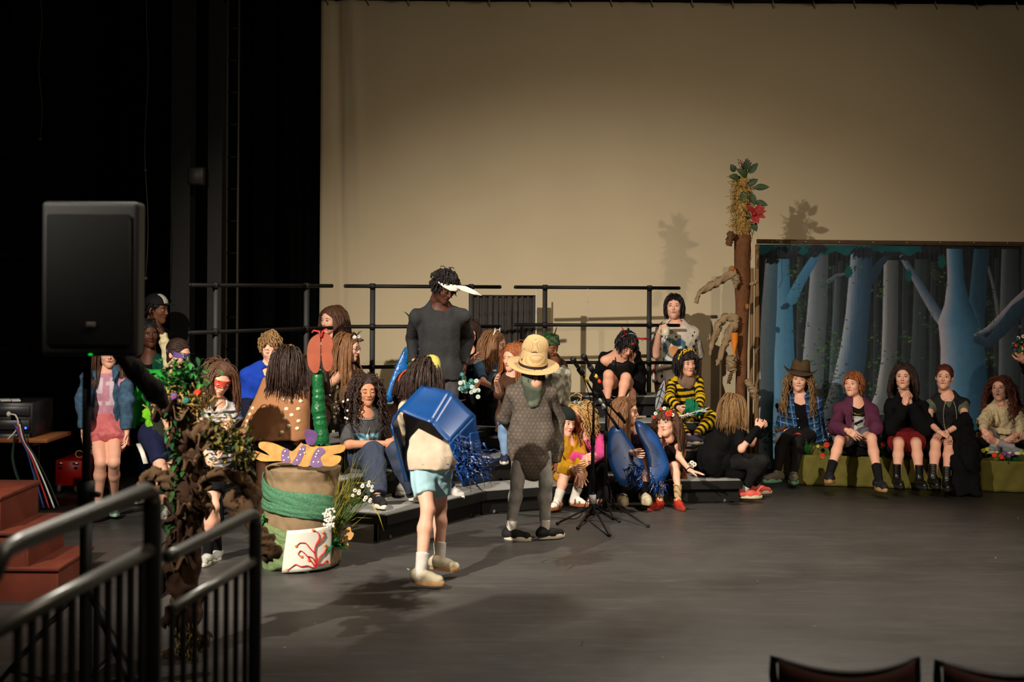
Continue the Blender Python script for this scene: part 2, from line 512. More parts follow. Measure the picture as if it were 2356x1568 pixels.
# the big plain cloth behind the stage
YC = 14.75
def cyc_material():
    return M('backdrop_muslin', (196, 181, 152), rough=0.95, var=0.035, scale=1.3, bump=0.15, bscale=2.0, spec=0.05)
xl = PX(735, 700, YC)[0]; ztop = PX(1200, 4, YC)[2]
g = Geo()
def cyc(u, v):
    x = xl + u * 10.2; z = 0.03 + v * (ztop - 0.03)
    y = YC + 0.012 * sin(x * 2.1 + 0.5 * z) * (0.4 + 0.6 * v) + 0.05 * math.exp(-((x - xl - 0.16 - 0.10 * (1 - v)) / 0.035) ** 2) - 0.03 * math.exp(-((x - xl - 0.32 - 0.22 * (1 - v)) / 0.05) ** 2) * v
    y += 0.014 * math.exp(-(((x - 1.45) ** 2 + (z - 4.75) ** 2) ** 0.5 - 0.34) ** 2 / 0.0012) * (1 if z < 4.9 else 0.3)
    return (x, y, z)
g.sheet(cyc, 260, 70, thick=0.004)
bc = thing('stage_backdrop', (xl + 5.1, YC, 0), 'huge plain beige cloth hung across the back of the stage', 'backdrop')
build(g, 'cloth', cyc_material(), bc)
g = Geo()
g.rod((xl - 0.2, YC, ztop + 0.03), (xl + 10.4, YC, ztop + 0.03), 0.025)
build(g, 'batten', M('black_steel', (18, 18, 18), rough=0.45, metal=0.3), bc)
bt = Geo()
for i in range(24):
    x = xl + 0.05 + i * 0.42
    bt.tube([(x, YC - 0.03, ztop + 0.05), (x + 0.01, YC - 0.04, ztop), (x + 0.03, YC - 0.03, ztop - 0.05)], 0.006, 5)
build(bt, 'ties', M('white_cord', (170, 160, 140)), bc)
# the dark drape bunched at the top edge
g = Geo()
g.sheet(lambda u, v: (xl + u * 10.2, YC - 0.25 + 0.03 * sin(u * 300), ztop + 0.03 + 0.6 * v + 0.03 * abs(sin(u * 38))), 400, 4, thick=0.01)
tag(build(g, 'border_curtain', M('black_velour', (9, 9, 10), rough=1.0, spec=0.05)), 'narrow black curtain hanging above the top edge of the beige backdrop', 'curtain')
g = Geo()
def leg_curtain(u, v):
    a = u * 46
    return (-4.1 + u * 2.2, 14.95 + 0.07 * sin(a) + 0.02 * sin(a * 2.3), 0.02 + v * 6.5)
g.sheet(leg_curtain, 150, 6, thick=0.01)
tag(build(g, 'side_curtain', M('black_velour', (9, 9, 10))), 'tall black drape in the dark wing left of the beige backdrop', 'curtain')
# steelwork in the dark wing
dk = M('dark_steel_paint', (21, 21, 19), rough=0.7, var=0.2)
dk2 = M('worn_steel_edge', (70, 68, 62), rough=0.5, metal=0.5)
def column(px0, px1, Y, ztop_, label):
    a = PX(px0, 700, Y)[0]; b = PX(px1, 700, Y)[0]
    t = thing('steel_column', ((a + b) / 2, Y, 0), label, 'column')
    g = Geo(); g.box(((a + b) / 2, Y, ztop_ / 2), (0.012, 0.2, ztop_)); build(g, 'web', dk, t, smooth=False)
    for yy in (Y - 0.1, Y + 0.1):
        g = Geo(); g.box(((a + b) / 2, yy, ztop_ / 2), (b - a, 0.014, ztop_)); build(g, 'flange', dk, t, smooth=False)
    return t
column(398, 442, 12.9, 5.0, 'tall dark steel column nearest the wall in the left wing')
column(482, 514, 13.0, 4.4, 'dark steel column between the tall column and the ladder')
g = Geo(); g.box(PX(460, 408, 12.95) + vec(0, -0.14, 0), (0.16, 0.04, 0.17), bev=0.008)
cp = thing('junction_box', PX(460, 430, 12.8), 'grey junction box fixed between two dark steel columns', 'box')
build(g, 'box_body', dk, cp); g = Geo(); g.box(PX(460, 408, 12.95) + vec(0, -0.165, 0), (0.13, 0.01, 0.14), bev=0.003); build(g, 'cover_plate', dk2, cp)
def ladder():
    Y = 13.3
    t = thing('wall_ladder', PLX(530, Y, 0), 'narrow black steel ladder climbing the dark wing wall', 'ladder')
    xa = PX(520, 700, Y)[0]; xb = PX(546, 700, Y)[0]
    for x in (xa, xb):
        g = Geo(); g.box((x, Y, 2.7), (0.014, 0.045, 5.4), bev=0.003); build(g, 'side_rail', dk2, t)
    for i in range(17):
        g = Geo(); z = 0.3 + i * 0.3; g.rod((xa, Y, z), (xb, Y, z), 0.011, 8); build(g, 'rung', dk, t)
ladder()
def cable(px, y0_, y1_, Y, label):
    p = [PX(px + 4 * sin(i * 0.7), y0_ + (y1_ - y0_) * i / 14, Y) for i in range(15)]
    top = p[0].copy(); top[2] = 7.48; p = [top] + p
    g = Geo(); g.tube(p, 0.004, 6)
    g.ball(p[9], 0.014, 8); g.ball(p[-1], 0.018, 8)
    tag(build(g, 'hanging_cord', dk2), label, 'cord')
cable(337, 60, 640, 12.2, 'thin cord hanging down the dark wing right of the loudspeaker')
cable(93, 0, 320, 12.4, 'thin cord hanging high in the dark wing above the loudspeaker')
# conduit and ledge on the left wall
g = Geo()
for z in (1.1, 2.1, 3.2): g.box((-5.47, 10, z), (0.03, 12, 0.05))
g.box((-5.46, 12.2, 2.5), (0.06, 0.1, 5)); g.box((-5.46, 10.1, 2.5), (0.05, 0.06, 5))
structure(build(g, 'trim_1', dk, smooth=False))

# ================================================================== seated risers with rails
deckm = M('riser_carpet', (150, 150, 148), rough=0.95, var=0.12, scale=60, bump=0.3, bscale=300, spec=0.1)
blk = M('riser_black', (15, 15, 15), rough=0.55, var=0.2, spec=0.4)
railm = M('rail_black', (9, 9, 10), rough=0.55, spec=0.3)
RIS = [((-0.88, 9.97), (-0.20, 11.20), (-2.50, 10.72), (-1.56, 12.36), 'left'),
       ((-0.20, 11.20), (0.86, 11.78), (-1.50, 12.45), (-0.06, 13.16), 'middle'),
       ((0.86, 11.78), (1.93, 11.92), (0.02, 13.52), (1.74, 13.66), 'right')]
RZ = 0.2
def riser(fa, fb, ba, bb, which):
    fa, fb, ba, bb = map(np.array, (fa, fb, ba, bb))
    t = thing('choir_riser', (*((fa + fb) / 2), 0), {'left': 'angled left section of the stepped black choir riser with grey treads', 'middle': 'middle section of the stepped black choir riser behind the straw-hatted child', 'right': 'right section of the stepped black choir riser under the bee costume'}[which], 'riser')
    for i in range(4):
        a0 = fa + (ba - fa) * i / 4; b0 = fb + (bb - fb) * i / 4
        a1 = fa + (ba - fa) * (i + 1) / 4; b1 = fb + (bb - fb) * (i + 1) / 4
        z = RZ * (i + 1)
        e = unit(b0 - a0) * 0.006
        quad = [a0 + e, b0 - e, b1 - e, a1 + e]
        g = Geo()
        V = [(q[0], q[1], z - 0.008) for q in quad] + [(q[0], q[1], z) for q in quad]
        F = [(0, 3, 2, 1), (4, 5, 6, 7), (0, 1, 5, 4), (1, 2, 6, 5), (2, 3, 7, 6), (3, 0, 4, 7)]
        g.add(V, F); build(g, 'tread', deckm, t, smooth=False)
        # edge frame, and a black board standing in for the shade beneath
        g = Geo()
        nrm = unit(np.array([-(b0 - a0)[1], (b0 - a0)[0]])) * -1
        for (p, q) in ((a0 + e, b0 - e), (b0 - e, b1 - e), (a0 + e, a1 + e)):
            g.beam((*p, z - 0.042), (*q, z - 0.042), 0.03, 0.066, hint=(0, 0, 1))
        build(g, 'deck_frame', blk, t, smooth=False)
        g = Geo(); p = a0 + unit(ba - fa) * 0.05 + e; q = b0 + unit(bb - fb) * 0.05 - e
        g.beam((*p, z - 0.128), (*q, z - 0.128), 0.012, 0.118)
        build(g, 'shade_board', blk, t, smooth=False)
    for (p, q) in ((fa, ba), (fb, bb)):
        for s in (0.06, 0.30, 0.55, 0.80, 0.99):
            g = Geo(); w = p + (q - p) * s; top = RZ * (int(s * 4) + 1) - 0.05
            w = w + unit((fa + fb) / 2 - p if p is fa else (fa + fb) / 2 - p) * 0.05
            g.rod((*w, 0.0), (*w, top), 0.014, 8); build(g, 'leg', blk, t)
    for s in (0.1, 0.9):
        for i, zz in ((0.02, 0.03), (1.02, 0.03)):
            g = Geo(); w = fa + (fb - fa) * s + (ba - fa) * 0.03; g.ball((*w, 0.02), 0.018, 8)
        build(g, 'foot', M('rubber_grey', (90, 90, 90)), t)
for r in RIS: riser(*r)
def guard(a, b, posts, overl, label):
    """three rails and square posts standing on the back of the top tread"""
    a = np.array(a); b = np.array(b); z0 = 0.8
    t = thing('guard_rail', (*((a + b) / 2), z0), label, 'railing', 'guard rails along the top of the choir riser')
    d = unit(b - a)
    for z in (z0 + 1.0, z0 + 0.64, z0 + 0.28):
        g = Geo(); p = a - d * overl[0]; q = b + d * overl[1]
        g.rod((*p, z), (*q, z), 0.0165, 12)
        for e_ in (p, q): g.ball((*e_, z), 0.0175, 10)
        build(g, 'rail', railm, t)
    for s in posts:
        p = a + (b - a) * s
        g = Geo(); g.box((p[0], p[1] + 0.03, z0 / 2 + 0.52), (0.045, 0.03, z0 + 1.0), bev=0.004); build(g, 'post', railm, t)
        for z in (z0 + 1.0, z0 + 0.64, z0 + 0.28):
            g = Geo(); g.box((p[0], p[1] + 0.01, z), (0.055, 0.05, 0.05), bev=0.008); build(g, 'bracket', railm, t)
def seg(px0, Y0_, px1, Y1_): return (PX(px0, 660, Y0_)[0], Y0_), (PX(px1, 660, Y1_)[0], Y1_)
a, b = seg(437, 10.75, 763, 12.2); guard(a, b, [0.16, 0.80], (0, 0), 'black tube guard rail in the dark wing, left of the beige backdrop')
a, b = seg(795, 12.6, 1150, 13.0); guard(a, b, [0.17, 0.81], (0, 0), 'black tube guard rail behind the tall standing person')
a, b = seg(1186, 13.62, 1562, 13.74); guard(a, b, [0.18, 0.82], (0, 0), 'black tube guard rail between the green hat and the person with a mug')
# ================================================================== painted forest flat
YF = 13.98
def paint_forest(x, y):
    """paint on the canvas; x,y measured across and down the canvas in its own painting grid"""
    n = len(x); rs = np.random.RandomState(21)
    def nz(fx, fy, s):
        r = np.random.RandomState(s); a = np.zeros(n)
        for k in range(4):
            p = r.rand(4) * 6; a += np.sin(x * fx * (1 + .7 * k) + p[0] + 1.5 * np.sin(y * fy * (1 + .5 * k) + p[1])) * np.sin(y * fy * (1.3 + .6 * k) + p[2] + 1.2 * np.sin(x * fx * .6 + p[3])) / (1 + .5 * k)
        return a
    streak = nz(.35, .012, 1); streak2 = nz(.9, .02, 2); blot = nz(.05, .05, 3)
    C = np.array([34, 37, 38.])[None] + (streak * 5)[:, None] + (blot * 3)[:, None] * np.array([.8, 1, 1.1])
    def mixin(mask, col): 
        m = np.clip(mask, 0, 1)[:, None]; C[:] = C * (1 - m) + col * m
    def trunk_(L, Rr, hl, md, dk, soft=1.2, w=.3, fade=0):
        L = np.array(L, float); Rr = np.array(Rr, float)
        l = np.interp(y, L[:, 1], L[:, 0]); r = np.interp(y, Rr[:, 1], Rr[:, 0]); t = (x - l) / np.maximum(r - l, 1)
        inside = np.clip((x - l) / soft, 0, 1) * np.clip((r - x) / soft, 0, 1) * (y >= min(L[0, 1], Rr[0, 1])) * (y <= max(L[-1, 1], Rr[-1, 1]))
        t = np.clip(t + .05 * streak2 + .04 * streak, 0, 1)[:, None]; hl, md, dk = map(lambda c: np.array(c, float), (hl, md, dk))
        col = np.where(t < w, hl + (md - hl) * (t / w), md + (dk - md) * ((t - w) / (1 - w))) * (1 + .05 * streak2 + .04 * streak)[:, None]
        mixin(inside * (1 - fade), col)
    # far, dim trunks
    for (a, b, t0) in ((1834, 1848, 590), (1915, 1930, 610), (1928, 1940, 600), (2076, 2092, 600), (2140, 2154, 600), (2010, 2022, 640), (2288, 2300, 590), (2350, 2375, 560)): trunk_([(a, t0), (a - 3, 1095)], [(b, t0), (b + 2, 1095)], (74, 78, 82), (50, 54, 56), (40, 43, 45), fade=.25)
    trunk_([(2104, 595), (2100, 720), (2092, 900), (2088, 1095)], [(2134, 595), (2132, 720), (2130, 900), (2134, 1095)], (66, 72, 74), (54, 60, 62), (42, 46, 48))
    trunk_([(1920, 640), (1916, 720), (1908, 870), (1900, 1095)], [(1935, 640), (1932, 720), (1924, 870), (1922, 1095)], (92, 100, 106), (66, 72, 76), (48, 52, 54))
    trunk_([(2032, 598), (2031, 710), (2028, 830), (2016, 905), (1995, 960)], [(2068, 598), (2068, 710), (2066, 830), (2062, 905), (2070, 960)], (160, 154, 156), (92, 92, 92), (58, 60, 62), w=.35)
    trunk_([(1866, 584), (1862, 650), (1855, 740), (1848, 824), (1838, 1000)], [(1906, 584), (1905, 700), (1900, 800), (1896, 900), (1905, 1000)], (136, 136, 144), (92, 96, 100), (60, 66, 70), w=.35)
    def branch(pts, hl, dk, w0, w1):
        P = np.array(pts, float)
        d = np.full(n, 1e9); tt = np.zeros(n); sg = np.zeros(n); L = np.r_[0, np.cumsum(np.linalg.norm(np.diff(P, axis=0), axis=1))]
        for i in range(len(P) - 1):
            a, b = P[i], P[i + 1]; ab = b - a; t = np.clip(((x - a[0]) * ab[0] + (y - a[1]) * ab[1]) / (ab @ ab), 0, 1); qx, qy = x - a[0] - t * ab[0], y - a[1] - t * ab[1]; dd = np.hypot(qx, qy); m = dd < d
            d[m] = dd[m]; tt[m] = (L[i] + t[m] * np.linalg.norm(ab)) / L[-1]; sg[m] = ((ab[0] * qy - ab[1] * qx) / np.linalg.norm(ab))[m]
        w = w0 + (w1 - w0) * tt; u = np.clip((sg / w + 1) / 2, 0, 1)[:, None]; mixin(np.clip((w - d) / 1.4, 0, 1), (np.array(hl) * (1 - u) + np.array(dk) * u) * (1 + .05 * streak2)[:, None])
    branch([(1906, 648), (1925, 634), (1945, 630), (1960, 634)], (90, 96, 104), (60, 66, 72), 6, 3)
    branch([(2004, 640), (2025, 605), (2052, 577)], (44, 60, 74), (40, 50, 60), 14, 5)
    trunk_([(1956, 578), (1951, 650), (1945, 720), (1934, 800), (1916, 880), (1895, 950), (1870, 1010)], [(2008, 578), (2007, 650), (2000, 740), (1994, 830), (1985, 900), (1975, 1000)], (148, 148, 156), (58, 78, 96), (38, 52, 66), w=.42)
    branch([(2075, 589), (2100, 630), (2130, 680), (2158, 725), (2185, 760)], (46, 66, 86), (126, 124, 132), 7, 15)
    trunk_([(2304, 570), (2300, 700), (2298, 850), (2290, 1095)], [(2344, 570), (2345, 700), (2346, 850), (2352, 1095)], (110, 110, 112), (66, 72, 74), (46, 50, 52))
    branch([(2274, 612), (2284, 650), (2296, 712), (2300, 760)], (60, 62, 66), (112, 110, 114), 4, 6)
    trunk_([(2176, 570), (2178, 640), (2172, 700), (2158, 740), (2163, 800), (2164, 900), (2160, 1000), (2140, 1095)], [(2214, 570), (2218, 640), (2232, 700), (2262, 760), (2270, 830), (2276, 900), (2290, 1000), (2320, 1095)], (172, 156, 160), (74, 112, 138), (40, 66, 84), w=.40)
    trunk_([(2240, 570), (2233, 640), (2228, 690), (2250, 740), (2266, 800)], [(2277, 570), (2272, 640), (2267, 720), (2268, 800)], (62, 90, 108), (44, 68, 84), (36, 54, 68))
    branch([(2245, 772), (2275, 758), (2308, 730), (2340, 700), (2380, 670)], (160, 150, 156), (44, 60, 74), 4, 22)
    branch([(2250, 782), (2275, 790), (2300, 765), (2340, 715), (2380, 690)], (52, 70, 86), (38, 50, 60), 10, 22)
    trunk_([(1760, 596), (1752, 700), (1748, 800), (1746, 1095)], [(1816, 596), (1818, 660), (1825, 710), (1829, 824), (1836, 1000), (1850, 1095)], (150, 156, 164), (92, 126, 146), (46, 86, 112), w=.38)
    branch([(1822, 690), (1838, 655), (1858, 620), (1876, 590)], (70, 112, 138), (52, 90, 116), 14, 10)
    # foliage dabs
    r = np.random.RandomState(5)
    for (cx, cy, sx, sy, k) in ((1842, 720, 9, 45, 46), (1898, 850, 18, 55, 110), (1925, 790, 12, 30, 36), (1960, 910, 30, 20, 50), (1905, 915, 22, 30, 60), (2018, 830, 10, 38, 46), (2025, 665, 8, 18, 16), (2085, 770, 10, 10, 20), (2138, 745, 10, 12, 26), (2075, 830, 12, 9, 22), (2280, 715, 9, 28, 26), (2255, 770, 6, 18, 12), (1768, 1000, 15, 20, 90), (1824, 620, 8, 10, 18), (1960, 608, 12, 20, 20), (2160, 640, 12, 20, 14), (2000, 960, 20, 22, 40), (1898, 650, 8, 20, 12), (2282, 830, 8, 18, 18), (2110, 930, 30, 20, 26)):
        for i in range(k):
            ax_, ay = cx + r.normal() * sx, cy + r.normal() * sy; rr = 1.2 + r.rand() * 1.7; g_ = np.array([[54, 80, 44], [38, 68, 54], [78, 98, 50], [34, 58, 44]][r.randint(4)], float)
            m = ((x - ax_) ** 2 / (rr * 1.5) ** 2 + (y - ay) ** 2 / rr ** 2) < 1; C[m] = C[m] * .3 + g_ * .7
    # teal leaf canopy with dark ragged edge
    edge = 588 + 10 * np.sin(x * .06) + 6 * np.sin(x * .17 + 1) + 3 * np.sin(x * .41) + np.where(x < 1775, 18, 0); dark = (y < edge) & (y > edge - 22 - 8 * np.sin(x * .09))
    on = (x < 1780) | ((x > 1840) & (x < 1925)) | ((x > 1950) & (x < 2020)) | ((x > 2060) & (x < 2110)) | ((x > 1780) & (x <= 1840))
    base = y < 572 + 5 * np.sin(x * .13) + np.where(x < 2120, 10, -20 + 0 * x)
    C[base] = np.array([30, 74, 76]) * (1 + .06 * blot[base])[:, None]
    for (cx, cy, sx, sy) in ((1800, 580, 26, 13), (1776, 600, 16, 8), (1880, 572, 24, 10), (1985, 580, 30, 13), (2050, 583, 26, 6), (1868, 586, 18, 6), (2080, 592, 12, 6), (1830, 572, 12, 8), (2140, 570, 20, 12)):
        q = ((x - cx) / sx) ** 2 + ((y - cy) / sy) ** 2 + .30 * np.sin(x * .5 + y * .4) + .2 * np.sin(x * 1.1 - y * .9); m = q < 1; C[m] = np.array([38, 42, 46]) * (1 + .1 * streak[m])[:, None]
    m = ((x - 2153) / 9) ** 2 + ((y - 633) / 12) ** 2 < 1; C[m] = C[m] * .6 + np.array([70, 66, 56]) * .4
    for (cx, cy, sx, sy) in ((1952, 625, 9, 14), (2090, 632, 8, 14), (2166, 600, 10, 16)):
        m = ((x - cx) / sx) ** 2 + ((y - cy) / sy) ** 2 + .3 * np.sin(x * .9 + y * .7) < 1; C[m] = np.array([30, 74, 72])
    return np.clip(C, 5, 235)
sF = FPX / YF
fx0 = PX(1747, 700, YF)[0]; fx1 = PX(2425, 700, YF)[0]; fzt = 2.235; fw = fx1 - fx0
nx_, nz_ = 470, 380
uu = np.linspace(0, 1, nx_); vv = np.linspace(0, 1, nz_)
U, Vv = np.meshgrid(uu, vv, indexing='ij')
Xw = fx0 + U * fw; Zw = 0.03 + Vv * (fzt - .03)
px_ = 1747 + U * 678; py_ = 1088 - Vv * (1088 - 562)
col = paint_forest(px_.ravel(), py_.ravel())
# pigment values -> linear; the canvas hangs in the same warm light as the rest
cl = np.where(col / 255 <= .04045, col / 255 / 12.92, ((col / 255 + .055) / 1.055) ** 2.4) * np.array([1.0, 1.1, 1.2])
Yw = YF + .006 * np.sin(Xw * 7) + .004 * np.sin(Zw * 9 + Xw * 3) - .0
P_ = np.stack([Xw, Yw, Zw], -1).reshape(-1, 3); I_ = np.arange(nx_ * nz_).reshape(nx_, nz_)
Q_ = np.stack([I_[:-1, :-1], I_[1:, :-1], I_[1:, 1:], I_[:-1, 1:]], -1).reshape(-1, 4)
flat_ = thing('painted_flat', ((fx0 + fx1) / 2, YF, 0), 'large stage flat painted with a blue forest of trees', 'stage flat')
g = Geo(); g.add(P_, Q_, 0, cl); build(g, 'painted_canvas', M('canvas_paint', (80, 90, 100), rough=.85, var=.05, attr=True, spec=.15), flat_)
wood = M('raw_wood', (128, 96, 62), rough=.8, var=.25, scale=8, stretch=(1, 1, .15)); woodd = M('dark_wood', (70, 52, 34), rough=.8, var=.2)
g = Geo(); g.box(((fx0 + fx1) / 2, YF, fzt + .022), (fw + .06, .03, .045), R=roty(radians(.25)), bev=.003); build(g, 'top_rail', woodd, flat_)
g = Geo(); g.box((fx0 - .015, YF + .035, fzt / 2), (.04, .05, fzt), bev=.003); build(g, 'side_stile', wood, flat_)
g = Geo(); g.box(((fx0 + fx1) / 2, YF + .05, .05), (fw, .03, .09)); build(g, 'bottom_rail', wood, flat_)
g = Geo(); g.box(((fx0 + fx1) / 2, YF + .02, fzt / 2), (fw - .02, .012, fzt - .05)); build(g, 'backing_board', woodd, flat_)
for i in range(9): g = Geo(); g.ball((fx0 + .12 + i * .33, YF - .018, fzt + .028), .006, 6); build(g, 'screw', M('silver', (180, 180, 180)), flat_)
for (dx, w_, m_, h_) in ((-.135, .075, M('brace_black', (24, 26, 28)), 2.15), (-.055, .028, wood, 2.0)):
    g = Geo(); g.box((fx0 + dx, YF + .12, h_ / 2), (w_, .05, h_), bev=.004); tag(build(g, 'upright_post', m_), 'black upright board between the paper tree trunk and the forest flat' if dx < -.1 else 'thin pale wooden post beside the left edge of the forest flat', 'post')
# grey drape behind the riser rails
a, b = PX(1089, 690, 14.3), PX(1232, 690, 14.3); dr = thing('drape_panel', ((a[0] + b[0]) / 2, 14.3, 0), 'dark grey drape hanging on a frame behind the riser rails', 'drape')
g = Geo(); zt = PX(1160, 681, 14.3)[2]
g.sheet(lambda u, v: (a[0] + (b[0] - a[0]) * u, 14.3 + .02 * sin(u * 62) + .008 * sin(u * 141), .03 + (zt - .03) * v), 120, 4, thick=.006); build(g, 'drape', cloth('drape_grey', (66, 62, 60)), dr)
g = Geo(); g.rod((a[0], 14.3, zt), (b[0], 14.3, zt), .012); build(g, 'crossbar', railm, dr)
g = Geo(); p = PX(1234, 665, 14.28); g.rod((p[0], 14.28, 0), p, .008); build(g, 'pole', M('pole_white', (200, 196, 186)), dr)
# ================================================================== people
SKIN = {'fair': (236, 178, 152), 'light': (226, 166, 138), 'tan': (196, 136, 104), 'brown': (128, 80, 56), 'dark': (92, 52, 36), 'deep': (88, 52, 38)}
def skinm(tone): return M('skin_' + tone, SKIN[tone], rough=0.55, var=0.05, scale=9, bump=0.08, bscale=120, spec=0.35)
eyew = M('eye_white', (225, 220, 214), rough=0.3, var=0.02); browm = M('brow_hair', (44, 28, 20), rough=0.8)
irism = M('iris_dark', (34, 24, 20), rough=0.2, spec=0.6)
def lipm(tone): return M('lip_' + tone, tuple(int(a * b) for a, b in zip(SKIN[tone], (0.86, 0.62, 0.62))), rough=0.45, var=0.04)
_head_cache = {}
def head_geo():
    """head in its own frame: face towards -y, z up, centre between the ears"""
    if 'g' in _head_cache: return _head_cache['g']
    p = [ell((0, .012, .036), (.073, .092, .082)),
         ell((0, -.030, -.022), (.057, .056, .078), k=.03),
         cone((-.030, -.02, -.062), (0, -.058, -.088), .022, .019, k=.03), cone((.030, -.02, -.062), (0, -.058, -.088), .022, .019, k=.03),
         ell((-.034, -.054, -.022), (.022, .024, .022), k=.02), ell((.034, -.054, -.022), (.022, .024, .022), k=.02),
         cone((-.034, -.070, .025), (.034, -.070, .025), .0105, .0105, k=.016),
         ell((-.029, -.099, .004), (.017, .016, .011), k=.012, op='-'), ell((.029, -.099, .004), (.017, .016, .011), k=.012, op='-'),
         cone((0, -.083, .010), (0, -.101, -.024), .0065, .0095, k=.008),
         cone((-.010, -.092, -.027), (.010, -.092, -.027), .0065, .0065, k=.006),
         cone((-.016, -.083, -.050), (.016, -.083, -.050), .0070, .0070, k=.008),
         cone((0, .0, -.03), (0, .03, -.125), .050, .048, k=.03),
         ell((-.073, .014, -.004), (.009, .017, .028), rotz(.35), k=.006), ell((.073, .014, -.004), (.009, .017, .028), rotz(-.35), k=.006)]
    V, Q = fieldmesh([p], .0038, .02)
    g = Geo(); g.add(V, Q, 0)
    _head_cache['g'] = g
    return g
def face_geo(eyes='open', mouth='closed'):
    g = Geo()
    for s in (-1, 1):
        if eyes == 'open':
            g.ball((s * .030, -.0755, .004), (.0135, .0115, .0068), 12, 1)
            g.ball((s * .030, -.0835, .004), (.0058, .0045, .0060), 10, 2)
            g.tube([(s * .017, -.0850, .0050), (s * .024, -.0885, .0105), (s * .033, -.0875, .0115), (s * .044, -.0785, .0062)], [.0012, .0020, .0020, .0012], 5, 3)
        else:
            g.ball((s * .030, -.0765, .004), (.0140, .0115, .0080), 12, 0)
            g.tube([(s * .017, -.0850, .0010), (s * .025, -.0885, -.0025), (s * .034, -.0870, -.0020), (s * .044, -.0790, .0015)], [.0012, .0019, .0019, .0012], 5, 3)
        g.tube([(s * .013, -.0835, .0225), (s * .024, -.0868, .0275), (s * .036, -.0815, .0275), (s * .048, -.070, .0215)], [.0022, .0030, .0028, .0014], 6, 3)
    if mouth == 'closed':
        g.tube([(-.021, -.0815, -.0500), (-.010, -.0900, -.0470), (0, -.0915, -.0482), (.010, -.0900, -.0470), (.021, -.0815, -.0500)], [.001, .0032, .0030, .0032, .001], 6, 4)
        g.tube([(-.018, -.0820, -.0520), (-.008, -.0895, -.0545), (.008, -.0895, -.0545), (.018, -.0820, -.0520)], [.001, .0042, .0042, .001], 6, 4)
    elif mouth == 'smile':
        g.tube([(-.027, -.0765, -.0450), (-.012, -.0890, -.0500), (0, -.0905, -.0510), (.012, -.0890, -.0500), (.027, -.0765, -.0450)], [.001, .003, .003, .003, .001], 6, 4)
        g.tube([(-.022, -.0800, -.0500), (-.008, -.0895, -.0555), (.008, -.0895, -.0555), (.022, -.0800, -.0500)], [.001, .0038, .0038, .001], 6, 4)
    else:
        g.ball((0, -.0835, -.0535), (.014, .0075, .0080), 12, 2)
        g.tube([(-.018, -.0825, -.0520), (-.009, -.0905, -.0445), (0, -.0915, -.0455), (.009, -.0905, -.0445), (.018, -.0825, -.0520)], [.0015, .003, .003, .003, .0015], 6, 4)
        g.tube([(-.018, -.0825, -.0520), (-.009, -.0895, -.0620), (.009, -.0895, -.0620), (.018, -.0825, -.0520)], [.0015, .0038, .0038, .0015], 6, 4)
    return g
_hand_cache = {}
HANDS = {'relax': ((.25, .35, .3), .10, (.45, .3)), 'flat': ((.05, .08, .06), .16, (.55, .15)), 'grip': ((1.15, 1.35, .9), .03, (.75, .7)), 'curl': ((.6, .8, .5), .05, (.5, .5)), 'spread': ((.12, .15, .1), .30, (.8, .15))}
def hand_geo(pose):
    """right hand, fingers along +y, palm towards -z, thumb on the -x side"""
    if pose in _hand_cache: return _hand_cache[pose]
    (c1, c2, c3), fan, (ta, tc) = HANDS[pose]
    p = [rbox((0, .048, 0), (.036, .042, .012), .011, k=.01), cone((0, -.02, 0), (0, .02, 0), .022, .024, k=.02), ell((-.024, .030, -.008), (.018, .028, .014), k=.012)]
    L = ((-.028, .086, (.040, .024, .019)), (-.0095, .090, (.044, .027, .020)), (.0095, .087, (.040, .025, .019)), (.0275, .079, (.031, .019, .017)))
    for i, (x, y, ls) in enumerate(L):
        a = np.array([x, y - .012, 0.0]); th = 0; sp = (i - 1.5) * fan
        for j, (l, c) in enumerate(zip(ls, (c1, c2, c3))):
            th += c * (1 + .12 * (i - 1))
            d = np.array([sin(sp) * cos(th), cos(sp) * cos(th), -sin(th)])
            b = a + d * (l + (.012 if j == 0 else 0))
            p.append(cone(a, b, (.0092, .0082, .0074)[j] * (.9 if i == 3 else 1), (.0082, .0074, .0064)[j] * (.9 if i == 3 else 1), k=.003 if j else .005))
            a = b
    a = np.array([-.026, .022, -.006]); d0 = unit((-sin(ta), cos(ta), -.35)); b = a + d0 * .038
    d1 = unit(d0 + np.array([tc * .6, 0.15, -tc * .5])); c = b + d1 * .030; e = c + unit(d1 + np.array([tc * .5, .1, -tc * .2])) * .022
    p += [cone(a, b, .0135, .0112, k=.012), cone(b, c, .0108, .0092, k=.003), cone(c, e, .0092, .0074, k=.003)]
    V, Q = fieldmesh([p], .0031, .006)
    g = Geo().add(V, Q, 0); _hand_cache[pose] = g
    return g
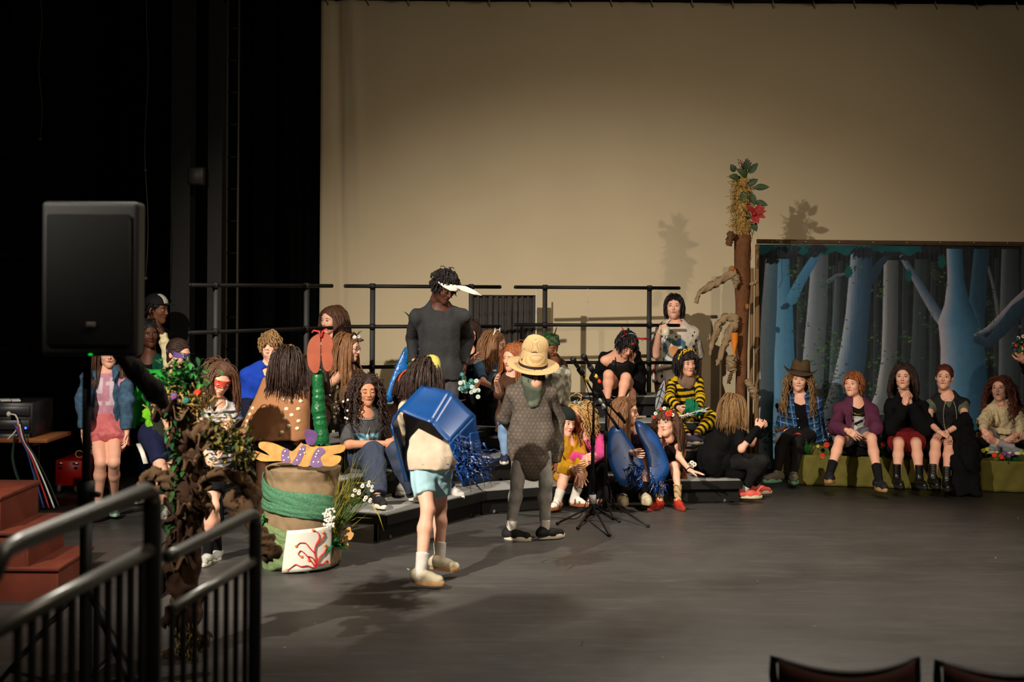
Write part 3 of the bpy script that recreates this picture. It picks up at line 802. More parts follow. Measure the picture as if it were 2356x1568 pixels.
# ---- hair ---------------------------------------------------------------
_cap_cache = {}
def cap_geo(short):
    if short in _cap_cache: return _cap_cache[short]
    p = [ell((0, .016, .038), (.0800, .0985, .0890)), cone((0, .04, -.02), (0, .05, -.055), .062, .050, k=.03),
         ell((0, -.072, -.022), (.068, .055, .088), op='-', k=.008)]
    if short: p.append(halfspace((0, .03, -.050), (0, .35, -1), .01)); p.append(ell((0, -.03, -.06), (.1, .07, .07), op='-', k=.01))
    V, Q = fieldmesh([p], .005, .02)
    _cap_cache[short] = (V, Q)
    return V, Q
def hair_geo(R, c, hs, length=.3, n=170, r=.0052, curl=0.0, freq=30., wave=0.006, part=0.0, fringe=0.0, volume=1.0, seed=1, short=False, back_only=False, swept=None, shoulders=None, grav=0.34, tidy=0.0, tail=None, hairline=.052, cap=True, messy=0.0, zmax=1.0):
    """locks rooted over the scalp.  Everything in metres, head frame R about centre c"""
    rs = np.random.RandomState(seed)
    g = Geo()
    if cap:
        V, Q = cap_geo(short); g.add(V * hs @ R.T + c, Q)
    if length > .12 and not curl: n = int(n * 3.6)
    elif curl: n = int(n * 1.6); r *= .85
    wave = wave * .6
    E = np.array([.0785, .0965, .0875]); C0 = np.array([0, .016, .038])
    up = R.T @ np.array([0, 0, 1.0])            # world up in head frame
    down = -up
    step = .019 if length > .12 else .009
    for i in range(n):
        z = 1 - 1.75 * (i + .5) / n; ph = i * 2.39996 + rs.rand() * .3
        rr = sqrt(max(0, 1 - z * z)); dirn = np.array([rr * cos(ph), rr * sin(ph), z])
        q = C0 + dirn * E
        face = q[1] < -.015 - (.02 if abs(q[0]) > .06 else 0) and q[2] < hairline + .02 * (1 - abs(q[0]) / .08)
        if face or q[2] > zmax: continue
        if q[2] < -.035 and q[1] < .02: continue
        if short and q[2] < -.03: continue
        L = length * (0.82 + .3 * rs.rand())
        front = q[1] < -.03
        side = np.sign(q[0] - part) or 1
        v = dirn * 1.0
        if swept is not None: v = dirn * .45 + np.array(swept)
        elif tail is not None: v = unit(np.array(tail) - q) + dirn * .15
        else:
            v = v * (.4 if curl or short else .12) + np.array([side * (.55 if q[1] < .03 else .06), (.35 if front else .1), 0])
        if fringe and front and abs(q[0]) < .055: v = dirn * .5 + np.array([0.15 * side, -.5, -.45]); L = fringe * (0.85 + .3 * rs.rand())
        v = unit(v + rs.normal(size=3) * ((.12 if curl or short else .045) + messy)); pth = [q - dirn * .004]; p = q + v * .004
        ph0 = rs.rand() * 6
        if not curl: ph0 = 3 * math.atan2(q[0], q[1]) + rs.rand() * .5
        cr_ = curl * (0.7 + .6 * rs.rand()); fr = freq * (0.85 + .3 * rs.rand()); s = 0
        w = unit(rs.normal(size=3)) if curl or short else unit(np.array([q[0], q[1], 0]) + rs.normal(size=3) * .012)
        while s < L and len(pth) < 48:
            if tail is not None:
                to = np.array(tail) - p
                if np.linalg.norm(to) < .02: break
                v = unit(v * .7 + unit(to) * .3)
            else: v = unit(v * (1 - grav) + down * grav + w * (.05 if curl else .012))
            p = p + v * step; s += step
            e = (p - C0) / (E * (1.03 + .06 * (volume - 1))); m = np.linalg.norm(e)
            if m < 1: p = C0 + e / m * E * (1.03 + .06 * (volume - 1))
            # keep clear of the face
            if not (fringe and front) and p[1] < -.028 and p[2] < hairline and abs(p[0]) < .064: 
                p[0] += ((1 if p[0] > 0 else -1) * .070 - p[0]) * .6; p[1] += (-.028 - p[1]) * .45
            if volume > 1 and p[2] < .03:
                ax = np.array([p[0], p[1] - .02]); rad = np.linalg.norm(ax)
                tr = .085 + .055 * (volume - 1) + .03 * rs.rand() * (volume - 1)
                if rad < tr: ax = ax / max(rad, 1e-6) * (rad + (tr - rad) * .25); p[0], p[1] = ax[0], ax[1] + .02
            if shoulders is not None:
                pw = R @ (p * hs) + c
                for (sc_, sr_) in shoulders:
                    dd = pw - sc_; dn = np.linalg.norm(dd)
                    if dn < sr_: pw = sc_ + dd / dn * sr_
                p = R.T @ (pw - c) / hs
            off = 0
            if cr_:
                aa = s * fr + ph0; t = np.array([cos(aa), sin(aa), 0]); off = t * cr_ * min(1, s / .05)
            elif wave: off = w * wave * sin(s * 26 + ph0) * min(1, s / .06)
            pth.append(p + off)
        if len(pth) < 3: continue
        pth = np.array(pth) * hs @ R.T + c
        k = len(pth); rad = r * hs * np.interp(np.linspace(0, 1, k), [0, .12, .75, 1], [.5, 1, .9, .45]) * (0.8 + .4 * rs.rand())
        g.tube(pth, rad * (1.15 if not curl and not short else 1), 5, cap=True, flat=.45 if not curl and not short else .9, hint=R @ dirn)
    return g
def hairm(name, rgb): 
    return M('hair_' + name, rgb, rough=0.5, var=0.35, scale=45, bump=0.6, bscale=130, spec=0.4, stretch=(1, 1, .22))
HAIRC = {'black': (22, 16, 15), 'dkbrown': (48, 30, 23), 'brown': (84, 54, 36), 'ltbrown': (130, 90, 58), 'ginger': (150, 84, 42), 'red': (120, 50, 24), 'blond': (188, 146, 88), 'dkblond': (138, 104, 66), 'auburn': (86, 40, 24)}
# ---- body ---------------------------------------------------------------
def ray(px, py): 
    return PX(px, py, 1.0) - np.array([0, 0, CAM_H]), np.array([0, 0, CAM_H])
def solve(A, L, t):
    """joint from a pixel: (px,py,s) bone length L, s=-1 nearer / +1 farther; or (px,py,'Y',v) / (px,py,'z',v) / ('p',x,y,z)"""
    if t[0] == 'p': return vec(*t[1:])
    if len(t) == 4: return PX(t[0], t[1], t[3]) if t[2] == 'Y' else PZ(t[0], t[1], t[3])
    r, o = ray(t[0], t[1]); w = o - A
    a = r @ r; b = 2 * r @ w; c = w @ w - L * L; D = b * b - 4 * a * c
    q = -b / (2 * a)
    if D > 0 and t[2] != 0: q += t[2] * sqrt(D) / (2 * a)
    return o + r * q
class Body: pass
def make_body(s):
    B = Body(); h = s['h']; B.h = h; B.fat = s.get('fat', 1.0); B.s = s
    Y = s['Y']; B.P = PLX(s['P'][0], Y, s['P'][2]) if s['P'][1] == 'z' else PX(*s['P'], Y)
    nx, ny = s['N'][:2]; B.N = PX(nx, ny, Y + (s['N'][2] if len(s['N']) > 2 else 0))
    ty = radians(s.get('ty', 0)); py_ = radians(s.get('py', s.get('ty', 0)))
    B.up = unit(B.N - B.P); sd = vec(cos(ty), sin(ty), 0); sd = unit(sd - B.up * (sd @ B.up)); 
    rl = radians(s.get('sroll', 0)); B.side = sd
    B.back = unit(np.cross(B.up, sd))        # side x back x up
    sd2 = unit(sd * cos(rl) - B.up * sin(rl)) if rl else sd
    B.psd = vec(cos(py_), sin(py_), 0); B.pback = unit(np.cross(vec(0, 0, 1), B.psd))
    sw = .096 * h * s.get('shw', 1.0)
    B.shr = B.N - sd2 * sw - B.up * .047 * h; B.shl = B.N + sd2 * sw - B.up * .047 * h
    B.hpr = B.P - B.psd * .044 * h; B.hpl = B.P + B.psd * .044 * h
    ua, fa, th, sn = .172 * h, .150 * h, .235 * h, .235 * h
    B.arm = {}; B.leg = {}
    for k, S in (('r', B.shr), ('l', B.shl)):
        spec = s.get(k + 'arm')
        if spec is None: B.arm[k] = None; continue
        if spec == 'down': e = S + vec(0, 0, -ua) + B.side * (.02 if k == 'l' else -.02); w = e + vec(0, 0, -fa) - B.back * .03
        else: e = solve(S, ua, spec[0]); w = solve(e, fa, spec[1])
        B.arm[k] = (S, e, w)
    for k, S in (('r', B.hpr), ('l', B.hpl)):
        spec = s.get(k + 'leg')
        if spec is None: B.leg[k] = None; continue
        if spec == 'stand':
            z0 = s.get('ground', 0) + .065 * h; kn = S + vec(0, 0, -(S[2] - z0) * .5) - B.pback * .01; a = vec(S[0], S[1], z0) + B.pback * .02
        else:
            if spec[1] is not None and len(spec[1]) == 4 and (spec[0][2] == 'ik'):
                # knee from two-bone solve, bending towards the given direction
                a = solve(S, 0, spec[1]); d = a - S; dl = np.linalg.norm(d); T = .47 * h
                mid = (S + a) / 2; hh = sqrt(max(0, (T / 2) ** 2 - (dl / 2) ** 2)); bend = np.array(spec[0][3], float)
                bend = unit(bend - unit(d) * (bend @ unit(d))); kn = mid + bend * hh
            else: 
                kn = solve(S, th, spec[0]); a = solve(kn, sn, spec[1])
        B.leg[k] = (S, kn, a)
    if s.get('debug', 0):
        for nme, d, L in (('arm', B.arm, (ua, fa)), ('leg', B.leg, (th, sn))):
            for k, v in d.items():
                if v: print(s['label'][:26], k + nme, ['%.2f' % (np.linalg.norm(v[i + 1] - v[i]) / L[i]) for i in (0, 1)], [tuple(np.round(x, 2)) for x in v])
    hd = s['head']; yaw, pit, rol = [radians(a) for a in hd[:3]]
    B.R = rotz(yaw) @ rotx(pit) @ roty(rol); B.hs = s.get('hs', 0.96 if h < 1.6 else 1.04)
    B.hc = PX(hd[3], hd[4], B.N[1] + (hd[5] if len(hd) > 5 else -.02))
    return B
def trunk(B, add=0.0, top=True, down=0.0, wz=1.0):
    """the torso as flattened cones; add = looseness"""
    h, f = B.h, B.fat; T = B.N - B.P; fl = (B.back, .70)
    p0, w, c, sh = B.P, B.P + T * .36, B.P + T * .70, B.P + T * .90
    o = [cone(p0, w, .081 * h * f + add, .070 * h * f * wz + add, flat=fl), cone(w, c, .070 * h * f * wz + add, .082 * h * f + add, flat=fl)]
    o.append(cone(B.hpr + B.pback * .012 * h, B.hpl + B.pback * .012 * h, .056 * h * f + add, .056 * h * f + add, k=.03))
    if top:
        o.append(cone(c, sh, .082 * h * f + add, .058 * h + add, flat=fl, k=.03))
        o.append(cone(B.shr, B.shl, .026 * h + add * .55, .026 * h + add * .55, k=.04, flat=(B.back, .95)))
        for q in (B.shr, B.shl): o.append(cone(B.N - B.up * .008 * h, q + B.up * .004 * h, .026 * h + add * .5, .025 * h + add * .5, k=.03))
        o.append(cone(sh, B.N + B.up * .01, .045 * h + add * .6, .034 * h + add * .4, k=.04))
    return o
def arm_prims(B, k, a=0.0, e=0.0, w=0.0, upto=2.0, cut=True, r=(.0265, .0212, .0150)):
    A = B.arm[k]
    if A is None: return []
    S, E, W = A; h = B.h * (0.5 + .5 * B.fat)
    if upto <= 1.0:
        end = S + (E - S) * upto
        return [cone(S, end, r[0] * h * .96 + a * .5, (r[0] + (r[1] - r[0]) * upto) * h + e, cutb=cut)]
    o = [cone(S, E, r[0] * h * .96 + a * .5, r[1] * h + e)]
    end = E + (W - E) * (upto - 1)
    o.append(cone(E, end, r[1] * h + e, (r[1] + (r[2] - r[1]) * (upto - 1)) * h + w, cutb=cut and upto < 2.5, k=.02))
    return o
def leg_prims(B, k, a=0.0, e=0.0, w=0.0, upto=2.0, cut=True):
    A = B.leg[k]
    if A is None: return []
    S, K, W = A; h = B.h * (0.4 + .6 * B.fat)
    if upto <= 1.0:
        end = S + (K - S) * upto
        return [cone(S, end, .050 * h + a, (.050 - .019 * upto) * h + e, cutb=cut)]
    o = [cone(S, K, .050 * h + a, .031 * h + e)]
    if upto >= 2:
        c = K + (W - K) * .32; bk = unit(np.cross(W - K, np.cross(K - S, W - K))); bk = bk * (1 if np.dot(bk, S - K) > 0 else -1)
        c = c + bk * .008
        m_ = e if w < .015 else (e + w) / 2
        o += [cone(K, c, .029 * h + e, .031 * h + m_, k=.02), cone(c, W, .031 * h + m_, .0185 * h + w, k=.02, cutb=cut)]
    else:
        end = K + (W - K) * (upto - 1)
        o.append(cone(K, end, .030 * h + e, (.030 + (-.0115) * (upto - 1)) * h + w, cutb=cut, k=.02))
    return o
def basis(B): return np.array([B.side, B.back, B.up]).T
def tlocal(B, V):
    """torso coordinates of points, origin at the neck base, in units of body height"""
    return (V - B.N) @ basis(B) / B.h
SHOEM = {}
def shoe_geo(kind):
    if kind in _hand_cache: return _hand_cache[kind]
    up = Geo(); so = Geo()
    if kind in ('sneaker', 'slip', 'cowboy', 'laceboot', 'hiker'):
        hgt = {'sneaker': .055, 'slip': .045, 'cowboy': .06, 'laceboot': .055, 'hiker': .05}[kind]
        toe = {'cowboy': (.015, -.205), 'laceboot': (.030, -.150)}.get(kind, (.032, -.150))
        p = [cone((0, .035, hgt * .8), (0, -.06, hgt * .72), .036, .040, flat=(vec(0, 0, 1), .95), k=.02), cone((0, -.06, hgt * .60), (0, toe[1] + .02, .033), .040, toe[0], k=.03),
             cone((0, .03, .05), (0, .005, .085), .036, .033, k=.03), halfspace((0, 0, .018), (0, 0, -1))]
        if kind in ('cowboy', 'laceboot'): p.append(cone((0, .012, .06), (0, .015, .25 if kind == 'cowboy' else .21), .034, .046 if kind == 'cowboy' else .040, k=.02, cutb=True))
        else: p.append(ell((0, .008, .115), (.027, .034, .035), op='-', k=.01))
        V, Q = fieldmesh([p], .0048, .02); up.add(V, Q)
    if kind == 'cowboy': up = up
    n = 28; a = np.linspace(0, 2 * pi, n, endpoint=False)
    L0, L1 = .062, (-.215 if kind == 'cowboy' else -.172)
    out = []
    for t in a:
        y = (L0 + L1) / 2 + (L0 - L1) / 2 * sin(t); q = (y - L1) / (L0 - L1)
        wd = np.interp(q, [0, .12, .35, .65, .9, 1], [.02 if kind == 'cowboy' else .03, .036, .044, .036, .036, .03])
        out.append((wd * 1.12 * cos(t), y))
    out = np.array(out); z1 = .028
    V = np.vstack([np.column_stack([out * .97, np.zeros(n)]), np.column_stack([out, np.full(n, .006)]), np.column_stack([out, np.full(n, z1)]), np.column_stack([out * .93, np.full(n, z1 + .004)])])
    i = np.arange(n); j = (i + 1) % n
    so.add(V, np.vstack([np.stack([r * n + i, r * n + j, (r + 1) * n + j, (r + 1) * n + i], 1) for r in range(3)])); so.add(np.column_stack([out * .97, np.zeros(n)]), [tuple(range(n))[::-1]]); so.add(np.column_stack([out * .93, np.full(n, z1 + .004)]), [tuple(range(n))])
    _hand_cache[kind] = (up, so); return up, so
def foot_prims(A, R, sc):
    f = lambda x, y, z: A + R @ (vec(x, y, z - .085) * sc)
    return [cone(A, f(0, .02, .045), .022 * sc, .028 * sc, k=.02), cone(f(0, .025, .04), f(0, -.07, .045), .028 * sc, .030 * sc, k=.02), cone(f(0, -.07, .042), f(0, -.125, .034), .032 * sc, .020 * sc, k=.02, flat=(R @ vec(0, 0, 1), .8)), cone(f(0, -.04, .062), f(0, 0, .085), .022 * sc, .026 * sc, k=.02)]
people = []
def person(**s):
    B = make_body(s); h = B.h; tone = s.get('skin', 'light')
    sc = h / 1.62
    # skin: trunk, limbs, neck - one surface
    neck = [cone(B.N - B.up * .02, B.hc + B.R @ (vec(0, .030, -.085) * B.hs), .036 * h, .043 * B.hs, k=.03), cone(B.hc + B.R @ (vec(0, .03, -.09) * B.hs), B.hc + B.R @ (vec(0, .02, -.05) * B.hs), .046 * B.hs, .05 * B.hs)]
    groups = [trunk(B) + neck]
    for k in 'rl': groups.append(arm_prims(B, k, cut=False))
    for k in 'rl':
        if B.leg[k] is not None:
            gp = leg_prims(B, k, cut=False)
            if s.get('shoes', {}).get('kind') in ('sandal', 'barefoot'):
                fy = s.get(k + 'foot', (0, 0)); gp += foot_prims(B.leg[k][2], rotz(radians(fy[0])) @ rotx(radians(fy[1])), sc)
            groups.append(gp)
    groups = [g_ for g_ in groups if g_]
    V, Q = fieldmesh(groups, .0095, .02, kg=.014)
    g = Geo().add(V, Q, 0)
    hm = head_geo(); g.merge(Geo().merge(hm), B.R * B.hs, B.hc)
    g.merge(face_geo(s.get('eyes', 'open'), s.get('mouth', 'closed')), B.R * B.hs, B.hc)
    for k in 'rl':
        A = B.arm[k]
        if A is None: continue
        hp = s.get(k + 'hand', {}); pose = hp.get('pose', 'relax')
        d = unit(hp['dir']) if 'dir' in hp else unit(A[2] - A[1])
        nrm = np.array(hp['n'], float) if 'n' in hp else (B.side if k == 'r' else -B.side) - B.back * .3
        nrm = unit(nrm - d * (nrm @ d)); x = np.cross(d, -nrm); Rh = np.array([x, d, -nrm]).T
        hg = hand_geo(pose)
        for (Vh, (Fh, _)) in zip(hg.V, hg.F):
            Vh = Vh.copy()
            if k == 'l': Vh[:, 0] *= -1; Fh = Fh[:, ::-1]
            g.add((Vh * h / 1.80) @ Rh.T + A[2], Fh, 0)
    allv = np.vstack(g.V)
    og = vec(B.P[0], B.P[1], allv[:, 2].min())
    o = build(g, 'person', [skinm(tone), eyew, irism, M('brow_' + s.get('brow', 'dark'), {'dark': (40, 26, 20), 'light': (140, 100, 66)}[s.get('brow', 'dark')]), lipm(tone)], origin=og)
    tag(o, s['label'], 'person', s.get('group'))
    B.o = o; people.append(B)
    # shoes and socks
    sh = s.get('shoes')
    if sh:
        for k in 'rl':
            if B.leg[k] is None: continue
            A = B.leg[k][2]; fy = s.get(k + 'foot', (0, 0)); R = rotz(radians(fy[0])) @ rotx(radians(fy[1]))
            fs = sc * sh.get('size', 1.0)
            base = A + R @ vec(0, 0, -.085 * fs)
            if sh['kind'] == 'barefoot': continue
            if sh['kind'] == 'sandal':
                _, so = shoe_geo('sandal')
                gg = Geo().merge(so, R * fs, base); so_ = build(gg, 'sandal', sh['m'], o)
                for (y, z) in ((-.085, .070), (-.035, .092), (.03, .085)):
                    st = Geo(); st.tube([base + R @ (vec(x_ * .042, y, z_ * z) * fs) for x_, z_ in ((-1, .25), (-.95, .65), (-.5, .97), (0, 1.06), (.5, .97), (.95, .65), (1, .25))], .011 * fs, 6, flat=.35, hint=(0, 1, 0)); build(st, 'strap', sh['m'], so_)
                continue
            up, so = shoe_geo(sh['kind'])
            cm = sh.get('m'); gg = Geo().merge(up, R * fs, base)
            uo = build(gg, 'boot' if sh['kind'] in ('cowboy', 'laceboot') else 'shoe', cm, o)
            gg = Geo().merge(so, R * fs, base)
            if sh['kind'] == 'cowboy': gg.box(base + R @ (vec(0, .035, .0) * fs), np.array([.06, .05, .03]) * fs, R, bev=.004)
            build(gg, 'sole', sh.get('sole', M('sole_white', (215, 208, 190))), uo)
            if sh.get('lace') is not None:
                gg = Geo()
                for q in range(5):
                    y = -.035 - .014 * q; z = .086 - .007 * q; sg = 1 if q % 2 else -1
                    gg.tube([base + R @ (vec(-.02, y, z - .006) * fs), base + R @ (vec(0, y - .004, z + .003) * fs), base + R @ (vec(.02, y - .004 * sg, z - .006) * fs)], .0028 * fs, 5)
                if sh['kind'] == 'laceboot':
                    for q in range(7): z = .10 + q * .016; gg.tube([base + R @ (vec(-.018, -.028, z) * fs), base + R @ (vec(0, -.036, z + .004) * fs), base + R @ (vec(.018, -.028, z) * fs)], .0028 * fs, 5)
                build(gg, 'laces', sh['lace'], uo)
            if sh.get('stripe') is not None:
                gg = Geo()
                for sx_ in (-1, 1):
                    for q in range(3): gg.tube([base + R @ (vec(sx_ * .038, -.015 - .017 * q, .03) * fs), base + R @ (vec(sx_ * .034, -.03 - .017 * q, .062) * fs)], .0035 * fs, 5)
                build(gg, 'stripes', sh['stripe'], uo)
    for k in 'rl':
        sk = s.get('socks')
        if sk and B.leg[k] is not None:
            S, K, A = B.leg[k]; e = A + (K - A) * sk.get('len', .35)
            bk = vec(0, 0, 0)
            pr = [cone(A - unit(K - A) * .03, e, .0200 * h + .004, (.0200 + .012 * min(1, sk.get('len', .35) / .6)) * h + .004, cutb=True)]
            if sh and sh['kind'] == 'sandal':
                fy = s.get(k + 'foot', (0, 0)); q = foot_prims(A, rotz(radians(fy[0])) @ rotx(radians(fy[1])), sc)
                pr += [(a - .004, b + .004, (lambda X, Y_, Z, f=f: f(X, Y_, Z) - .004), kk, op) for (a, b, f, kk, op) in q]
            build(solid(pr, .007), 'sock', sk['m'], o)
    hr = s.get('hair')
    if hr:
        hr = dict(hr); colr = hr.pop('c'); capk = hr.pop('nocap', False)
        shs = [(B.shr, .05 * h), (B.shl, .05 * h), (B.N - B.up * .05, .075 * h), (B.N + (B.shr - B.N) * .5, .055 * h), (B.N + (B.shl - B.N) * .5, .055 * h), (B.P + (B.N - B.P) * .65, .105 * h)]
        if hr.get('length', .3) < .14: shs = None
        gg = hair_geo(B.R, B.hc, B.hs, shoulders=shs, seed=hash(s['label']) % 1000 if False else len(people), **hr)
        B.hair = build(gg, 'hair', hairm(colr, HAIRC[colr]), o)
    return B
# ---- garments -----------------------------------------------------------
def garment(B, prims, name, m, h=.0095, noise=(.006, .11), col=None, k=.02, m_extra=None, kg=.012):
    V, Q = fieldmesh(prims, h, k, kg=kg, noise=noise, seed=len(people))
    g = Geo()
    if col is not None:
        c = col(V); g.add(V, Q, 0, c)
    else: g.add(V, Q, 0)
    return build(g, name, m, B.o)
def shirt(B, m, sleeve=.75, loose=.012, hem=.10, neck=.040, neckdrop=.012, name='shirt', cuff=.012, noise=(.006, .11), col=None, h=.0095, wz=1.05, vneck=0, shoulder=True, hemn=None):
    H = B.h
    tr = trunk(B, loose, wz=wz)
    hp = B.P - B.up * hem * H
    tr.append(cone(B.P, hp - B.up * .03, .084 * H * B.fat + loose, .088 * H * B.fat + loose, flat=(B.back, .86), k=.02))
    tr.append(halfspace(hp, -B.up if hemn is None else hemn, .0))
    groups = [tr]
    for k in 'rl':
        if sleeve > 0:
            a = arm_prims(B, k, loose * .9, loose * .9, cuff, upto=sleeve)
            if a: groups.append(a)
    nk = [cone(B.N + B.up * .03, B.N + B.up * .12, neck * H * .9, neck * H * 1.3, op='-', k=.006), ell(B.N + B.up * .012 - B.back * .03 * H, (neck * H * 1.05, neck * H, neck * H * .6 + neckdrop), np.array([B.side, B.back, B.up]).T, op='-', k=.006)]
    if vneck:
        nk.append(cone(B.N + B.up * .02 - B.back * .05 * H, B.N - B.up * vneck - B.back * .075 * H, .036 * H, .004, op='-', k=.004))
    # the cut-outs act on the joined cloth
    allp = groups[0]
    def joined(gs, kg):
        return gs
    groups[0] = groups[0] + nk
    for i in range(1, len(groups)): groups[i] = groups[i] + nk
    return garment(B, groups, name, m, h=h, noise=noise, col=col, kg=.028)
def pants(B, m, upto=2.0, loose=.008, flare=.006, name='trousers', top=.30, noise=(.005, .10), col=None, h=.0095, knee=None):
    T = B.N - B.P; H = B.h
    wst = B.P + T * top
    hips = [cone(B.P, wst, .081 * H * B.fat + loose, .074 * H * B.fat + loose * .3, flat=(B.back, .72), cutb=True), cone(B.hpr + B.pback * .012 * H, B.hpl + B.pback * .012 * H, .057 * H * B.fat + loose, .057 * H * B.fat + loose, k=.03)]
    groups = [hips]
    for k in 'rl':
        lp = leg_prims(B, k, loose, loose if knee is None else knee, flare, upto=upto)
        if lp: groups.append(lp)
    return garment(B, groups, name, m, noise=noise, kg=.02, col=col, h=h)
def skirt(B, m, upto=.55, loose=.015, flare=.05, name='skirt', top=.30, pleats=0, col=None):
    T = B.N - B.P; H = B.h; wst = B.P + T * top
    pr = [cone(B.P, wst, .084 * H * B.fat + loose, .074 * H * B.fat + loose, flat=(B.back, .72), cutb=True), cone(B.hpr, B.hpl, .058 * H * B.fat + loose, .058 * H * B.fat + loose, k=.03)]
    ends = []
    for k in 'rl':
        S, K, _ = B.leg[k]; e = S + (K - S) * upto; ends.append(e)
        pr.append(cone(S, e, .058 * H + loose, .05 * H + flare, k=.05, cutb=True))
    pr.append(cone((B.hpr + B.hpl) / 2, (ends[0] + ends[1]) / 2, .07 * H, .05 * H + flare * .6, k=.04, cutb=True))
    return garment(B, [pr], name, m, noise=(.009, .06) if pleats else (.006, .10), col=col)
def front_open(B, w0, w1, z0, z1, x0=0., ymax=-.02):
    """an opening down the front of a jacket, w0 half wide at the top z0, w1 at the bottom z1 (torso coordinates)"""
    F = basis(B); n = B.N; H = B.h; w0, w1, z0, z1, x0, ymax = [q * H for q in (w0, w1, z0, z1, x0, ymax)]
    def f(X, Y, Z):
        px, py, pz = X - n[0], Y - n[1], Z - n[2]
        x = px * F[0, 0] + py * F[1, 0] + pz * F[2, 0]; y = px * F[0, 1] + py * F[1, 1] + pz * F[2, 1]; z = px * F[0, 2] + py * F[1, 2] + pz * F[2, 2]
        w = w0 + (w1 - w0) * np.clip((z0 - z) / (z0 - z1), 0, 1)
        return np.maximum(np.maximum(np.abs(x - x0) - w, y - ymax), np.maximum(z - z0, z1 - z))
    return (None, None, f, .004, '-')
def headshell(B, name, m, zlo, zhi, t=.006, eyes=False, back=True, tilt=0.0, parent=None, E=(.0785, .0965, .0875)):
    """a band that follows the head"""
    E = np.array(E) + t
    p = [ell((0, .016, .038), E), ell((0, -.030, -.020), (.060 + t, .062 + t, .080 + t), k=.02), halfspace((0, 0, zhi), (0, -sin(tilt), cos(tilt))), halfspace((0, 0, zlo), (0, sin(tilt), -cos(tilt)))]
    if eyes:
        for s_ in (-1, 1): p.append(cone((s_ * .025, -.12, .003), (s_ * .036, -.115, .006), .0105, .009, op='-', k=.003))
        for s_ in (-1, 1): p.append(cone((s_ * .030, -.12, .004), (s_ * .030, -.06, .004), .0105, .009, op='-', k=.003))
    if not back: p.append(halfspace((0, .03, 0), (0, 1, 0)))
    V, Q = fieldmesh([p], .004, .01)
    return build(Geo().add(V * B.hs @ B.R.T + B.hc, Q), name, m, parent or B.o)
def onhead(B, *p): return B.hc + B.R @ (np.array(p) * B.hs)
def torso(B, x, y, z): return B.N + basis(B) @ (vec(x, y, z) * B.h)
# ================================================================== the cast, left to right
white = M('white_paint', (226, 222, 212), rough=.6); blackm = M('black_cloth', (17, 17, 18), rough=.95, spec=.1, bump=.5, bscale=25)
sockw = cloth('sock_white', (214, 208, 200)); sockb = cloth('sock_black', (20, 20, 22))
goldm = M('gold_metal', (190, 150, 70), rough=.35, metal=.9)
solew = M('sole_white', (215, 208, 190)); soled = M('sole_dark', (26, 24, 22)); soleg = M('sole_gum', (170, 128, 84))
def plaincol(c): return np.array(lin(c))
def band(B, z=.062, y=.0, r=.006, tilt=.0, w=1.0, name='headband', m=None, a0=0, a1=pi):
    """a hoop over the head from ear to ear"""
    g = Geo(); P = []
    for i in range(19):
        a = a0 + (a1 - a0) * i / 18
        P.append(onhead(B, .0925 * cos(a), .005 + y + tilt * sin(a), .036 + (.1035) * sin(a) - (.045 if sin(a) < .1 else 0)))
    g.tube(P, r * B.hs, 8, flat=w, hint=B.R @ vec(1, 0, 0)); return build(g, name, m, B.o)
def flower(g, c, r, rs, m=0, mc=1, petals=6, nrm=(0, -1, .3)):
    F = frame_from(nrm)
    for i in range(petals):
        a = 2 * pi * i / petals + rs.rand() * .3; d = F @ vec(cos(a), sin(a), .25)
        g.ball(c + d * r * .55, (r * .48, r * .36, r * .13), 8, m, R=frame_from(F @ vec(0, 0, 1) * .9 + d * .5, d))
    g.ball(c + F @ vec(0, 0, .12 * r), r * .22, 6, mc)
def leafy(g, c, L, w, d, m=0, hint=(0, 0, 1), bend=.25):
    """one pointed leaf with a fold along its middle"""
    F = frame_from(d, hint); V = []; n = 6
    for i in range(n + 1):
        t = i / n; ww = w * sin(pi * min(1, t * .95 + .05)) ** .8 * (1 - .3 * t); z = t * L; b = -bend * L * t * t
        V += [c + F @ vec(-ww, ww * .35 + b, z), c + F @ vec(0, b, z), c + F @ vec(ww, ww * .35 + b, z)]
    Fc = []
    for i in range(n): 
        a = i * 3; Fc += [(a, a + 1, a + 4, a + 3), (a + 1, a + 2, a + 5, a + 4)]
    g.add(np.array(V), Fc, m)
def glasses(B, m=None):
    g = Geo()
    for s in (-1, 1):
        g.tube([onhead(B, s * .031 + .019 * cos(a), -.095 + abs(s * .031 + .019 * cos(a)) * .12, .002 + .015 * sin(a)) for a in np.linspace(0, 2 * pi, 14, endpoint=False)], .0018, 5, closed=True)
        g.tube([onhead(B, s * .05, -.088, .006), onhead(B, s * .074, -.06, .006), onhead(B, s * .082, .01, .004)], .0016, 5)
    g.tube([onhead(B, -.012, -.094, .005), onhead(B, .012, -.094, .005)], .0018, 5)
    return build(g, 'glasses', m or M('glasses_frame', (16, 16, 18), rough=.3), B.o)

